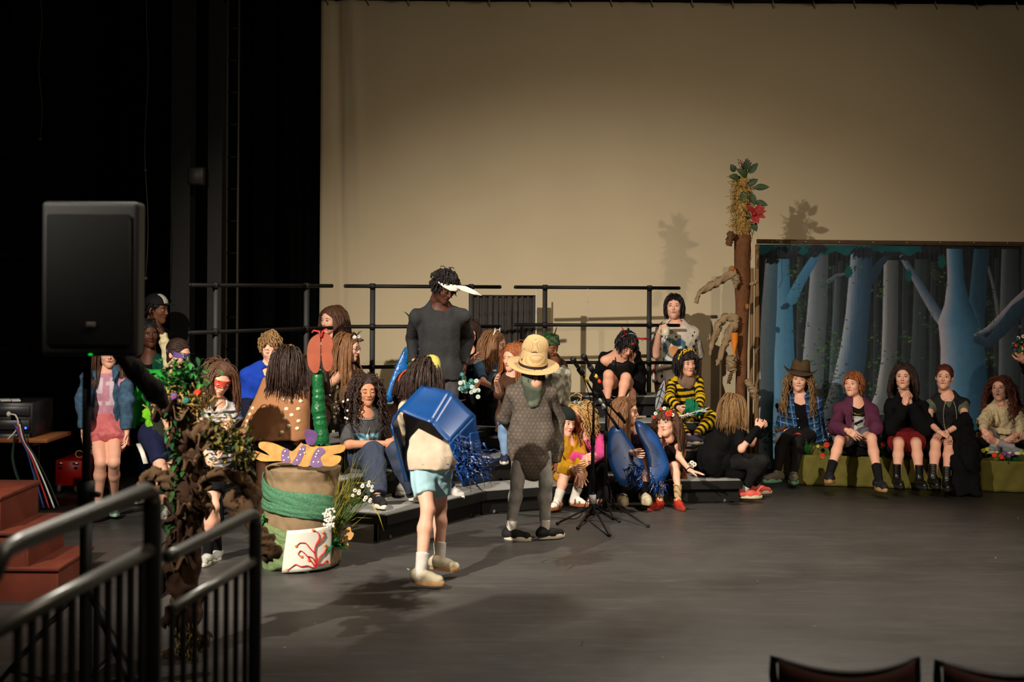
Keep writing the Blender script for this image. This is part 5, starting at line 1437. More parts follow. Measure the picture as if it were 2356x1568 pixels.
# 17 ---- ginger
B = person(label='ginger-haired person in brown sitting low behind the straw-hatted child', Y=11.95, h=1.26, P=(1178, 'z', .71), N=(1180, 862, -.02), ty=-10, head=(-40, 8, 4, 1180, 822), skin='fair', brow='light',
    rarm=((1148, 905, -1), (1142, 880, -1)), larm=((1212, 905, -1), (1200, 940, -1)), rleg=((1160, 985, -1), (1160, 1045, 0)), lleg=((1196, 985, -1), (1198, 1045, 0)), hair=dict(c='ginger', length=.30, n=190), shoes=dict(kind='sneaker', m=M('shoe_navy', (30, 36, 66)), lace=white))
shirt(B, cloth('brown_suede', (76, 52, 38)), sleeve=1.2, loose=.02, name='tunic'); pants(B, cloth('pale_jeans', (120, 150, 186)))

# 18 ---- green leafy hat
B = person(label='person in a green camouflage hat with a twig, brown T-shirt and camouflage trousers', Y=13.05, h=1.36, P=(1262, 'z', .91), N=(1268, 826, -.02), ty=35, head=(48, 20, 0, 1263, 797), skin='brown', eyes='down',
    rarm=((1238, 875, 1), (1252, 895, -1)), larm=((1298, 880, 1), (1300, 922, -1)), rleg=((1285, 865, -1), (1280, 930, 'Y', 12.7)), lleg=((1296, 858, -1), (1300, 930, 'Y', 12.85)), lfoot=(40, 0), rfoot=(20, 0), hair=dict(c='black', length=.025, n=150, short=True, zmax=.05), shoes=dict(kind='sneaker', m=M('shoe_brownish', (110, 60, 40))))
shirt(B, cloth('tee_brown', (60, 40, 34)), sleeve=.85, loose=.018)
def camo(cs, sc=40):
    cs = [plaincol(c) for c in cs]
    def f(V):
        n = np.sin(V[:, 0] * sc + 2 * np.sin(V[:, 2] * sc * .8)) + np.sin(V[:, 2] * sc * 1.3 + 2 * np.sin(V[:, 0] * sc * .7 + V[:, 1] * sc))
        c = np.tile(cs[0], (len(V), 1)); c[n > .3] = cs[1]; c[n < -.6] = cs[2]; return c
    return f
pants(B, cloth('camo_pale', (150, 148, 130), attr=True), loose=.020, flare=.025, col=camo([(160, 156, 140), (120, 122, 104), (190, 186, 172)], 55), noise=(.008, .09))
g = solid([[ell((0, .01, .066), (.086, .100, .055)), cone((0, .01, .050), (0, .01, .062), .100, .092, flat=(vec(0, 1, 0), 1.0), k=.02, cuta=True, cutb=True), cone((0, .01, .062), (0, .01, .12), .088, .078, cutb=True, k=.01), halfspace((0, 0, .044), (0, 0, -1))]], .005, noise=(.003, .04))
for i in range(len(g.V)): g.V[i] = g.V[i] * B.hs @ B.R.T + B.hc; g.C[i] = camo([(60, 96, 52), (40, 62, 36), (86, 82, 70)], 90)(g.V[i])
g.hascol = True; hat = build(g, 'camouflage_hat', cloth('camo_green', (60, 90, 50), attr=True), B.o)
g = Geo(); g.tube([onhead(B, .03, 0, .12), onhead(B, .032, 0, .17), onhead(B, .03, .0, .20)], [.006, .006, .004], 6); build(g, 'twig', M('twig_brown', (80, 60, 40)), hat)
g = Geo(); 
for dx in (-.05, -.02, .01): leafy(g, onhead(B, dx, -.03, .11), .05, .012, (dx * 6, -.2, 1))
build(g, 'leaves', M('leaf_green', (44, 96, 38)), hat)

# 19 ---- straw hat
B = person(label='person seen from behind in a wide straw hat and long dotted grey shirt', Y=10.17, h=1.40, P=(1222, 1002), N=(1224, 882, .0), ty=186, head=(196, 22, 0, 1226, 846, -.02), skin='light',
    larm=((1164, 958, 1), (1185, 985, 1)), rarm=((1282, 965, 1), (1278, 1062, -1)), lleg=((1190, 1110, 0), (1176, 1214, 'Y', 10.15)), rleg=((1256, 1110, 0), (1254, 1212, 'Y', 10.15)), lfoot=(62, 0), rfoot=(118, 0), lhand=dict(pose='grip'), rhand=dict(pose='curl'),
    hair=dict(c='dkbrown', length=.12, n=420, zmax=-.018), shoes=dict(kind='slip', m=M('shoe_black', (30, 28, 30)), sole=solew, size=1.1), socks=dict(m=sockw, len=.18))
def dots(V):
    c = np.tile(plaincol((92, 84, 78)), (len(V), 1)); q = tlocal(B, V) * 1.40
    u = q[:, 0] / .030; v = q[:, 2] / .026; ru = u + .5 * (np.floor(v) % 2)
    d = ((ru % 1) - .5) ** 2 + ((v % 1) - .5) ** 2; c[d < .045] = plaincol((122, 106, 92)); return c
H = B.h; L_ = .30 * H
tr = trunk(B, .022, wz=1.15) + [cone(B.P + B.up * .05, B.P - B.up * .14, .104 * H, .112 * H, flat=(B.back, .78), k=.03), cone(B.P - B.up * .10, B.P - B.up * .20 + B.back * .02, .106 * H, .080 * H, flat=(B.back, .74), k=.03), cone(B.N + B.up * .03, B.N + B.up * .12, .05, .06, op='-')]
garment(B, [tr, arm_prims(B, 'r', .028, .030, .026, upto=2.02), arm_prims(B, 'l', .028, .032, .028, upto=1.95)], 'long_shirt', cloth('shirt_dotted_grey', (88, 80, 74), attr=True), noise=(.010, .15), col=dots, h=.0075)
g = solid([[cone(B.N + B.back * .065 + B.up * .045, B.N + B.back * .120 - B.up * .125, .088, .042, flat=(B.back, .7), k=.03), cone(B.shr * .45 + B.N * .55 + B.up * .03 * H, B.shl * .45 + B.N * .55 + B.up * .03 * H, .042, .042, k=.03)]], .0075, noise=(.006, .08))
g.C = [camo([(92, 98, 82), (70, 78, 66), (104, 112, 96)], 28)(v) for v in g.V]; g.hascol = True
build(g, 'hood', cloth('camo_soft', (90, 96, 80), attr=True), B.o)
pants(B, cloth('leggings_grey', (150, 148, 144), bump=.2), loose=.006, flare=.007, top=.1, noise=(.003, .06), name='leggings')
def straw():
    m = bpy.data.materials.new('straw_weave'); m.use_nodes = True; N = m.node_tree.nodes; L = m.node_tree.links; b = N['Principled BSDF']
    tc = N.new('ShaderNodeTexCoord'); w = N.new('ShaderNodeTexWave'); w.wave_type = 'RINGS'; w.rings_direction = 'Z'; w.inputs['Scale'].default_value = 55; w.inputs['Distortion'].default_value = 1.5; w.inputs['Detail'].default_value = 2
    L.new(tc.outputs['Object'], w.inputs['Vector']); r = N.new('ShaderNodeValToRGB'); r.color_ramp.elements[0].color = (*lin((184, 150, 100)), 1); r.color_ramp.elements[1].color = (*lin((208, 180, 132)), 1)
    L.new(w.outputs['Fac'], r.inputs[0]); L.new(r.outputs[0], b.inputs['Base Color']); b.inputs['Roughness'].default_value = .7
    bp = N.new('ShaderNodeBump'); bp.inputs['Strength'].default_value = .4; bp.inputs['Distance'].default_value = .003; L.new(w.outputs['Fac'], bp.inputs['Height']); L.new(bp.outputs[0], b.inputs['Normal']); return m
strawm = straw()
HT = B.hc + vec(0, .0, .012); RH = rotx(radians(16)) @ roty(radians(5))
g = Geo()
def brimfn(V):
    W = V.copy(); r_ = np.hypot(V[:, 0], V[:, 1]); W[:, 2] += np.where(r_ > .1, .22 * (V[:, 0] ** 2) - .10 * V[:, 1] ** 2, 0) * np.clip((r_ - .1) * 12, 0, 1); return W
g.lathe([(.098, .0), (.108, .002), (.14, .004), (.186, .006), (.190, .009), (.186, .012), (.14, .010), (.11, .009), (.104, .014), (.102, .05), (.094, .10), (.078, .128)], c=HT, R=RH, n=48, sx=1.0, sy=1.06, fn=brimfn)
hat = build(g, 'straw_hat', strawm, B.o, origin=HT)
g = Geo(); g.lathe([(.0, -.02), (.08, -.015), (.096, .0), (.098, .03), (.090, .07), (.072, .105), (.04, .124), (.0, .130)], c=HT + RH @ vec(.0, .035, .095), R=RH @ roty(radians(10)) @ rotx(radians(-8)), n=36, sx=1.0, sy=.55); build(g, 'crown_flap', strawm, hat)
g = Geo(); g.lathe([(.1055, .014), (.1065, .024), (.1045, .034)], c=HT, R=RH, n=36, sy=1.06); g.tube([HT + RH @ vec(-.08, -.05, .03), HT + RH @ vec(-.085, -.052, .06), HT + RH @ vec(-.068, -.062, .082)], .006, 6); build(g, 'hat_band', M('band_dark_brown', (44, 28, 22)), hat)

# 20 ---- mustard
B = person(label='person with long red hair, black cap and mustard top', Y=11.82, h=1.30, P=(1302, 'z', .30), N=(1302, 1013, -.06), ty=25, head=(35, 6, 4, 1300, 972), skin='fair', brow='light',
    rarm=((1290, 1075, -1), (1318, 1078, -1)), larm=((1340, 1062, -1), (1334, 1085, -1)), rleg=((1300, 1092, -1), (1283, 1150, 'Y', 11.45)), lleg=((1340, 1090, -1), (1322, 1143, 'Y', 11.55)), rfoot=(-25, 0), lfoot=(55, 0), lhand=dict(pose='spread', dir=(.3, -.5, -.8), n=(-.2, .9, -.4)),
    hair=dict(c='red', length=.40, n=210, wave=.012, zmax=.07), shoes=dict(kind='sandal', m=M('sandal_tan', (130, 74, 40))), socks=dict(m=sockw, len=.42))
mst = cloth('mustard_cloth', (176, 128, 24)); shirt(B, mst, sleeve=1.85, loose=.03, noise=(.012, .10), name='top', cuff=.02)
skirt(B, mst, upto=.55, loose=.02, flare=.02)
g = solid([[ell((0, .012, .052), (.088, .106, .090)), halfspace((0, 0, .036), (0, 0, -1))]], .0055)
for i in range(len(g.V)): g.V[i] = g.V[i] * B.hs @ B.R.T + B.hc
build(g, 'black_cap', M('cap_teal_black', (18, 26, 26), rough=.9), B.o)

# 21 ---- pink top blonde
B = person(label='blonde curly-haired person in a bright pink cardigan looking left', Y=11.98, h=1.32, P=(1356, 'z', .31), N=(1343, 1000, -.06), ty=0, head=(-38, 6, 4, 1332, 958), skin='fair', brow='light',
    rarm=((1318, 1050, -1), (1348, 1052, -1)), larm=((1382, 1048, -1), (1358, 1060, -1)), rleg=((1352, 1078, -1), (1358, 1148, 'Y', 11.6)), lleg=((1382, 1078, -1), (1382, 1148, 'Y', 11.6)), rfoot=(-5, 0), lfoot=(20, 0),
    hair=dict(c='blond', length=.22, n=210, curl=.011, freq=80, volume=1.3, r=.0056), shoes=dict(kind='sandal', m=M('sandal_floral', (70, 50, 44), var=.6, scale=60)))
shirt(B, cloth('pink_bright', (204, 70, 130)), sleeve=1.9, loose=.020, name='cardigan'); pants(B, blackm)
g = Geo(); rs = np.random.RandomState(3)
for i in range(9): flower(g, onhead(B, .085 * cos(.5 + i * .26), -.03, .036 + .098 * sin(.5 + i * .26)), .017, rs, i % 2, 2)
build(g, 'flower_garland', [M('leaf_green', (44, 96, 38)), M('petal_lilac', (170, 160, 190)), goldm], B.o)
g = Geo(); g.tube([torso(B, .06 * cos(a), -.045 + .05 * sin(a), -.01 - .05 * max(0, -sin(a))) for a in np.linspace(pi, 2 * pi, 12)], .003, 5); g.tube([torso(B, .01, -.088, -.06), torso(B, .012, -.10, -.16)], .0035, 5); build(g, 'bead_necklace', M('beads_dark', (60, 40, 36)), B.o)

# 22 ---- crouching, red antlers
B = person(label='person crouching on the top step in a black leotard and sheer shawl with red antlers', Y=13.2, h=1.50, P=(1427, 'z', .90), N=(1428, 812, -.20), ty=8, head=(18, 42, 6, 1441, 792, -.12), skin='light', eyes='down',
    rarm=((1375, 868, 1), (1392, 905, -1)), larm=((1472, 855, 1), (1457, 898, -1)), rleg=((1400, 862, -1), (1397, 918, 'Y', 12.85)), lleg=((1440, 868, -1), (1428, 920, 'Y', 12.82)), lhand=dict(pose='flat', dir=(-.1, -.4, -1), n=(-.4, .8, -.3)), rfoot=(-5, 0), lfoot=(5, 0), hair=dict(c='black', length=.085, n=330, r=.0062, swept=(0, -.3, .1), messy=.3, hairline=.06), shoes=dict(kind='sneaker', m=M('shoe_black', (24, 24, 26)), sole=solew))
H = B.h; garment(B, [trunk(B, .007, top=False) + [cone(B.P + (B.N - B.P) * .7, B.P + (B.N - B.P) * .80, .094 * H, .085 * H, flat=(B.back, .72), cutb=True), cone(B.hpr, B.hpl, .072 * H, .072 * H)]], 'leotard', M('leotard_black', (12, 12, 14), rough=.6))
g = Geo()
for s in (-1, 1): g.tube([torso(B, s * .045, -.068, -.07), torso(B, s * .04, -.045, -.01), torso(B, s * .03, .01, .02), torso(B, s * .045, .06, -.06)], .005, 6); build(g, 'strap', M('leotard_black', (12, 12, 14)), B.o); g = Geo()
sheer = cloth('shawl_black', (14, 14, 16))
garment(B, [arm_prims(B, 'r', .02, .035, .05, upto=1.85), arm_prims(B, 'l', .02, .032, .045, upto=1.95), [cone(B.shr + B.back * .05, B.shl + B.back * .05, .05, .05), cone(B.arm['r'][1], B.arm['r'][1] + vec(-.02, .04, -.18), .05, .02), cone(B.arm['l'][1], B.arm['l'][1] + vec(.03, .04, -.22), .05, .03)]], 'shawl', sheer, noise=(.012, .09))
redm = M('antler_red', (150, 28, 34), rough=.8, bump=.6); band(B, m=M('band_blue', (120, 150, 190)), r=.005); g = Geo()
for s, pts in ((-1, [(-.05, -.01, .11), (-.075, -.03, .15), (-.115, -.03, .20), (-.15, -.02, .235)]), (1, [(.06, -.01, .10), (.10, -.03, .115), (.15, -.03, .125), (.185, -.02, .14)])):
    g.tube([onhead(B, *p) for p in pts], [.009, .009, .007, .003], 7)
    g.tube([onhead(B, *pts[1]), onhead(B, pts[1][0] + s * .045, -.05, pts[1][2] + .008 * s)], [.007, .002], 6); g.tube([onhead(B, *pts[2]), onhead(B, pts[2][0] + s * .0, -.06, pts[2][2] + .035)], [.006, .002], 6)
for i in range(12): leafy(g, onhead(B, .10 + .008 * i, -.03, .11), .03, .006, rs.normal(size=3) + vec(.4, -.2, 0))
build(g, 'antlers', redm, B.o); g = Geo(); g.ball(onhead(B, 0, -.09, .095), (.02, .012, .014), 8); build(g, 'red_bow', redm, B.o)

# 23 ---- blue wings
B = person(label='long-haired person with glasses and curved blue cardboard wings', Y=12.0, h=1.42, P=(1462, 'z', .30), N=(1452, 985, -.10), ty=18, head=(68, 2, 0, 1442, 946, -.06), skin='fair', brow='light',
    rarm=((1432, 1035, -1), (1458, 1042, -1)), larm=((1500, 1030, 1), (1474, 1046, -1)), rleg=((1440, 1078, -1), (1432, 1134, 'Y', 11.62)), lleg=((1490, 1062, -1), (1483, 1132, 'Y', 11.55)), rfoot=(0, 0), lfoot=(8, 0), hair=dict(c='ltbrown', length=.36, n=200, swept=(-.1, .5, -.1)), shoes=dict(kind='sneaker', m=M('shoe_beige', (190, 178, 150)), sole=M('sole_beige', (176, 160, 130)), lace=M('lace_beige', (200, 190, 166)), size=1.12), socks=dict(m=sockb, len=.30))
shirt(B, cloth('tee_purple', (52, 42, 62)), sleeve=.6, loose=.018); pants(B, cloth('black_shorts', (22, 22, 26)), upto=.6, loose=.014, name='shorts'); glasses(B)
def wing(parent, outl, Yf, name='wing'):
    """curved board cut to an outline: outl = pixel outline, Yf(px,py) = distance"""
    P3 = np.array([PX(x, y, Yf(x, y)) for x, y in outl]); c = P3.mean(0); n_ = len(P3); g = Geo(); rings = [1, .75, .5, .25, .02]
    nn = unit(np.cross(P3[n_ // 3] - P3[0], P3[2 * n_ // 3] - P3[0])); nn = nn if nn[1] < 0 else -nn
    V = []
    for side in (0, 1):
        for r_ in rings: V += [c + (p - c) * r_ + nn * (.014 * (1 - r_ * r_)) + nn * (-.010 if side else 0) for p in P3]
    F = []
    i = np.arange(n_); j = (i + 1) % n_
    for sd in (0, 1):
        for r_ in range(len(rings) - 1):
            a = (sd * len(rings) + r_) * n_; b = a + n_; q = np.stack([a + i, a + j, b + j, b + i], 1); F.append(q if sd else q[:, ::-1])
    b = len(rings) * n_; F.append(np.stack([i, j, b + j, b + i], 1)[:, ::-1] if False else np.stack([i, j, b + j, b + i], 1))
    g.add(np.array(V), np.vstack(F)); return build(g, name, blue, parent)
def smoothline(pts, n=4):
    P = np.array(pts, float); k = len(P); out = []
    for i in range(k):
        p0, p1, p2, p3 = P[i - 1], P[i], P[(i + 1) % k], P[(i + 2) % k]
        for t in np.linspace(0, 1, n, endpoint=False): out.append(.5 * ((2 * p1) + (-p0 + p2) * t + (2 * p0 - 5 * p1 + 4 * p2 - p3) * t * t + (-p0 + 3 * p1 - 3 * p2 + p3) * t ** 3))
    return [tuple(p) for p in out]
w1 = wing(B.o, smoothline([(1404, 985), (1425, 980), (1452, 1018), (1478, 1058), (1482, 1078), (1462, 1100), (1448, 1115), (1425, 1112), (1403, 1070), (1396, 1020)]), lambda x, y: 11.50 + (x - 1440) * .0004 - (y - 1040) * .0012)
w2 = wing(B.o, smoothline([(1462, 968), (1485, 975), (1515, 1005), (1538, 1060), (1540, 1085), (1518, 1115), (1498, 1110), (1492, 1070), (1482, 1030), (1466, 995)]), lambda x, y: 11.62 + (x - 1500) * .0008 - (y - 1040) * .0014)
g = Geo(); w3 = wing(B.o, smoothline([(1375, 1028), (1395, 1005), (1402, 1030), (1398, 1065), (1384, 1058)]), lambda x, y: 12.0)
fm = [M('blue_foil', (14, 60, 130)), M('silver_foil', (170, 176, 184))]
fringe(w1, PX(1462, 1085, 11.42), .035, 120, .07, (.3, -.1, -.9), ms=fm); fringe(w2, PX(1512, 1112, 11.50), .03, 70, .05, (.1, -.1, -1), ms=fm)

# 24 ---- cowboy boots
B = person(label='child in a dark dress and red cowboy boots and flowers in the hair', Y=12.0, h=1.20, P=(1540, 'z', .30), N=(1530, 1010, -.10), ty=-10, head=(-28, -6, -10, 1533, 974, -.08), skin='fair',
    rarm=((1515, 1052, -1), (1519, 1002, -1)), larm=((1562, 1050, -1), (1588, 1082, -1)), rleg=((1522, 1070, -1), (1516, 1128, 'Y', 11.6)), lleg=((1552, 1072, -1), (1560, 1122, 'Y', 11.62)), rhand=dict(pose='curl', dir=(0.1, -.1, 1), n=(.6, .6, .1)), lhand=dict(pose='flat', dir=(1, -.3, -.2), n=(0, 0, -1)), rfoot=(-25, 0), lfoot=(10, 0),
    hair=dict(c='brown', length=.27, n=200, wave=.014, fringe=.05), shoes={})
for k, yaw, A in (('r', -38, B.leg['r'][2]), ('l', 12, B.leg['l'][2])):
    up, so = shoe_geo('cowboy'); R = rotz(radians(yaw)); fs = .78; base = A + vec(0, 0, -.085 * fs); base[2] = 0.002
    g = Geo().merge(up, R * fs, base); V = np.vstack(g.V); q = (V - base) @ R / fs
    c = np.where(((q[:, 2] > .105) | ((q[:, 2] > .085) & (q[:, 1] > -.03)))[:, None], plaincol((204, 178, 130)), plaincol((176, 50, 38)))
    st = (q[:, 2] > .10) & (np.sin(q[:, 2] * 95 + 3 * np.sin(q[:, 0] * 60)) > .75); c[st] = plaincol((150, 100, 60)); g.C = [c]; g.hascol = True
    bo = build(g, 'cowboy_boot', M('boot_leather', (176, 50, 38), rough=.4, attr=True), B.o)
    g = Geo().merge(so, R * fs, base); g.box(base + R @ (vec(0, .035, .008) * fs), np.array([.055, .05, .016]) * fs, R); build(g, 'sole', M('sole_red_brown', (140, 50, 36)), bo)
shirt(B, cloth('dress_dark', (36, 26, 24)), sleeve=0, loose=.010, name='dress', neckdrop=.03, vneck=.04); pants(B, cloth('dress_dark', (36, 26, 24)), upto=.55, loose=.02, flare=.025, name='shorts')
g = Geo(); rs = np.random.RandomState(8)
for i in range(8): flower(g, onhead(B, .088 * cos(.3 + i * .36), -.045, .036 + .094 * sin(.3 + i * .36)), .020, rs, i % 3, 3, nrm=(0, -1, .3))
flower(g, onhead(B, .06, -.075, .075), .034, rs, 1, 3); build(g, 'flower_crown', [M('petal_white', (225, 220, 208)), M('petal_red', (208, 48, 34)), M('leaf_green', (44, 96, 38)), goldm], B.o)
for k in 'rl':
    w = B.arm[k][2]; g = Geo(); F = frame_from(w - B.arm[k][1]); g.tube([w + F @ vec(.022 * cos(a), .022 * sin(a), -.015) for a in np.linspace(0, 2 * pi, 12, endpoint=False)], .004, 5, closed=True); build(g, 'wrist_band', blackm, B.o)
fl = Geo(); flower(fl, B.arm['r'][1] + vec(.02, -.05, .08), .025, rs); build(fl, 'fabric_flower', [M('petal_white', (225, 220, 208)), goldm], B.o)
fl = Geo()
for d in ((0, 0, 0), (.02, 0, .015), (-.018, 0, .012), (.0, 0, .028)): flower(fl, PX(1592, 1072, 11.8) + vec(*d), .024, rs)
build(fl, 'fabric_flower', [M('petal_white', (225, 220, 208)), goldm], B.o)
g = Geo(); g.sheet(lambda u, v: B.N + vec(.10 + .03 * v + .02 * sin(v * 9), .05 - .05 * u, -.06 - .30 * v) + vec(.05 * u, 0, 0), 6, 14, thick=.006); build(g, 'peach_ribbon', cloth('peach_cloth', (190, 130, 90)), B.o)

# 25 ---- bee
B = person(label='child in a black and yellow striped bee costume sitting cross-legged on the risers', Y=12.92, h=1.32, P=(1580, 'z', .70), N=(1575, 868, -.08), ty=12, head=(22, 4, -4, 1579, 836, -.06), skin='light', fat=1.18,
    rarm=((1540, 915, -1), (1562, 938, -1)), larm=((1612, 915, -1), (1606, 942, -1)), rleg=((1552, 978, -1), (1584, 1002, 'Y', 12.35)), lleg=((1642, 962, -1), (1602, 1000, 'Y', 12.42)), rfoot=(70, 0), lfoot=(-60, 0), lhand=dict(pose='grip', n=(-.4, .8, -.2)), rhand=dict(pose='grip'),
    hair=dict(c='black', length=.12, n=330, r=.0062, swept=(0, .0, 0), hairline=.052, messy=.15), shoes=dict(kind='sneaker', m=M('shoe_purple_grey', (74, 70, 92))))
yl, bk_ = plaincol((206, 168, 24)), plaincol((20, 18, 18))
def beecol(V):
    c = np.zeros((len(V), 3)); best = np.full(len(V), 9.); s = np.zeros(len(V))
    segs = [(B.P - B.up * .1, B.N + B.up * .05, .105, 0)] + [(A[i], A[i + 1], .038, .3) for A in (B.arm['r'], B.arm['l']) for i in (0, 1)] + [(A[i], A[i + 1], .058, .6) for A in (B.leg['r'], B.leg['l']) for i in (0, 1)]
    for a, b, r_, ph in segs:
        ab = b - a; L = np.linalg.norm(ab); t = np.clip((V - a) @ ab / L ** 2, 0, 1); d = np.linalg.norm(V - a - t[:, None] * ab, axis=1) - r_; m = d < best; best[m] = d[m]; s[m] = (t * L)[m] / .062 + ph
    m = (s % 1) < .5; return np.where(m[:, None], bk_, yl)
beem = cloth('bee_jersey', (200, 160, 30), attr=True, bump=.2)
shirt(B, beem, sleeve=1.93, loose=.014, col=beecol, h=.006, name='striped_top', noise=(.003, .08), neck=.05, neckdrop=.02); pants(B, beem, col=beecol, h=.006, name='striped_leggings', noise=(.003, .08), loose=.010)
garment(B, [[cone(B.N + B.up * .02, B.N - B.up * .03 - B.back * .05, .062, .088, flat=(B.back, .8), cuta=True), cone(B.N - B.up * .02 - B.back * .04, B.N - B.up * .085 - B.back * .065, .085, .05, flat=(B.back, .6))]], 'cowl', cloth('cowl_taupe', (128, 104, 86)), noise=(.006, .05))
yf = M('petal_yellow', (220, 170, 20)); g = Geo(); rs = np.random.RandomState(11)
for i in range(9): flower(g, onhead(B, .086 * cos(.2 + i * .34), -.03, .036 + .096 * sin(.2 + i * .34)), .022, rs, 0, 1)
for s in (-1, 1): g.tube([onhead(B, s * .03 + .02, -.03, .13), onhead(B, s * .04 + .02, -.04, .155)], .003, 5, 1); g.ball(onhead(B, s * .042 + .02, -.04, .162), .014, 8, 1)
build(g, 'bee_headband', [yf, M('bead_black', (14, 14, 16))], B.o)
wm = M('wing_grey', (150, 152, 158), rough=.5)
def beewing(outl, Y_, veins):
    P3 = [PX(x, y, Y_) for x, y in smoothline(outl)]; c = np.mean(P3, 0); g = Geo(); n_ = len(P3); V = list(P3) + [p + vec(0, .006, 0) for p in P3]
    g.add(np.array(V), [tuple(range(n_))[::-1], tuple(range(n_, 2 * n_))] + [(i, (i + 1) % n_, n_ + (i + 1) % n_, n_ + i) for i in range(n_)]); w = build(g, 'wing', wm, B.o, smooth=False)
    g = Geo(); g.tube(P3, .004, 5, closed=True)
    for v in veins: g.tube([PX(x, y, Y_ - .006) for x, y in v], .003, 5)
    build(g, 'wing_veins', M('bead_black', (14, 14, 16)), w)
beewing([(1528, 872), (1531, 900), (1526, 925), (1512, 945), (1507, 935), (1511, 905)], 12.72, [[(1526, 882), (1510, 938)], [(1522, 895), (1529, 903)], [(1518, 910), (1526, 918)], [(1516, 922), (1522, 928)], [(1522, 892), (1514, 898)], [(1518, 908), (1510, 914)]])
beewing([(1612, 872), (1620, 900), (1619, 925), (1612, 935), (1608, 910)], 12.98, [[(1613, 880), (1613, 930)]])
# wand with tulle, held in both hands
wl = PX(1600, 948, 12.40)
wd = thing('feather_wand', wl, 'white feather wand with green netting held across the lap of the bee costume', 'wand')
g = Geo(); a, b = PX(1560, 958, 12.36), PX(1622, 942, 12.36); g.tube([a, (a + b) / 2, b], .006, 6); build(g, 'stick', white, wd)
g = Geo()
for i in range(90): t = rs.rand(); p = a + (b - a) * t; g.tube([p, p + vec(rs.normal() * .02 + .02, rs.normal() * .02, rs.normal() * .014)], [.004, .0008], 4)
build(g, 'feathers', M('feather_white', (220, 218, 210)), wd)
g = Geo(); g.add(*fieldmesh([[ell(PX(1590, 935, 12.42), (.07, .04, .06)), ell(PX(1606, 946, 12.40), (.06, .04, .035))]], .008, noise=(.02, .05), seed=2)); build(g, 'green_netting', cloth('net_green', (20, 104, 74)), wd)

# 26 ---- mug man
B = person(label='tall person in a paint-spattered white T-shirt holding a mug behind the riser rail', Y=14.02, h=1.75, P=(1553, 'z', .97), N=(1553, 748), ty=-5, head=(-10, -4, 0, 1551, 706), skin='fair', fat=1.22, shw=1.05,
    rarm=((1508, 815, -1), (1516, 768, -1)), larm=((1606, 820, 1), (1606, 885, -1)), rleg='stand', lleg='stand', rhand=dict(pose='grip', dir=(.15, -.3, 1), n=(1, -.2, 0)), hair=dict(c='black', length=.10, n=300, r=.006, swept=(0, .25, -.2), hairline=.06), shoes=dict(kind='sneaker', m=M('shoe_black', (24, 24, 26))))
def coldal(V):
    q = tlocal(B, V) * 1.75; c = np.tile(plaincol((206, 196, 184)), (len(V), 1)); rs_ = np.random.RandomState(5)
    for i in range(120):
        p = V[rs_.randint(len(V))]; r_ = .006 + .013 * rs_.rand() ** 2; c[((V - p) ** 2 * np.array([1, 1, .45])).sum(1) < r_ * r_] = plaincol((26, 24, 26))
    f = (q[:, 1] < 0) & (abs(q[:, 0] + .01) < .11) & (q[:, 2] < -.12) & (q[:, 2] > -.36); n = np.sin(q[:, 0] * 60 + 2 * np.sin(q[:, 2] * 40)) + np.sin(q[:, 2] * 50 + q[:, 0] * 20)
    c[f] = plaincol((84, 116, 160)); c[f & (n > .4)] = plaincol((206, 196, 184)); c[f & (n < -.8)] = plaincol((60, 110, 80)); e = f & ((q[:, 0] + .01) ** 2 + (q[:, 2] + .25) ** 2 < .003); c[e] = plaincol((200, 140, 90)); return c
shirt(B, cloth('tee_spatter', (200, 195, 188), attr=True), sleeve=.92, loose=.030, hem=.055, cuff=.03, col=coldal, h=.0075)
pants(B, cloth('shorts_salmon', (150, 90, 80)), upto=.8, loose=.03, flare=.03, name='shorts')
g = Geo(); g.ball(PX(1610, 826, 13.93), (.012, .008, .012), 8); build(g, 'black_pompom', M('bead_black', (14, 14, 16)), B.o)
mc = PX(1531, 762, 13.60); g = Geo(); g.lathe([(0, -.045), (.036, -.045), (.040, -.03), (.041, .045), (.038, .046), (.037, .0), (.036, -.038), (0, -.04)], c=mc, n=24)
mg = thing('mug', mc, 'off-white glass mug held up behind the guard rail', 'mug'); build(g, 'cup', M('mug_cream', (206, 198, 176), rough=.3), mg)
g = Geo(); g.tube([mc + vec(-.038 - .028 * sin(a), 0, .028 * cos(a)) for a in np.linspace(0, pi, 10)], .006, 8); build(g, 'handle', M('mug_cream', (206, 198, 176)), mg)

# 27 ---- kneeling blonde in black
B = person(label='long-haired blond child in black sitting sideways on the riser end, hands raised, coral sandals', Y=12.12, h=1.36, P=(1672, 'z', .33), N=(1692, 975, -.02), ty=105, py=85, head=(118, 4, 0, 1693, 938, -.02), skin='fair', brow='light',
    rarm=((1706, 1033, -1), (1742, 985, -1)), larm=((1728, 1020, 1), (1750, 985, 1)), rleg=((1752, 1062, -1), (1714, 1125, 'Y', 12.02)), lleg=((1756, 1060, 1), (1738, 1115, 'Y', 12.3)), rfoot=(88, 0), lfoot=(92, 0), rhand=dict(pose='grip', dir=(.6, 0, .8), n=(0, 1, 0)), lhand=dict(pose='grip', dir=(.6, 0, .8), n=(0, -1, 0)),
    hair=dict(c='dkblond', length=.22, n=220, part=0), shoes=dict(kind='sneaker', m=M('shoe_coral', (226, 96, 84)), sole=M('sole_cream', (206, 196, 160)), stripe=M('strap_pale', (224, 200, 180)), lace=M('strap_pale', (224, 200, 180)), size=1.02), socks=dict(m=sockw, len=.14))
shirt(B, blackm, sleeve=.9, loose=.03, noise=(.012, .13), hem=.06, name='cape_top'); pants(B, M('black_leggings', (18, 17, 17), rough=.9), loose=.012)
for k in 'rl':
    A = B.arm[k]; build(solid([cone(A[1] + (A[2] - A[1]) * .35, A[2], .036, .030, cuta=True)], .007), 'arm_warmer', blackm, B.o)
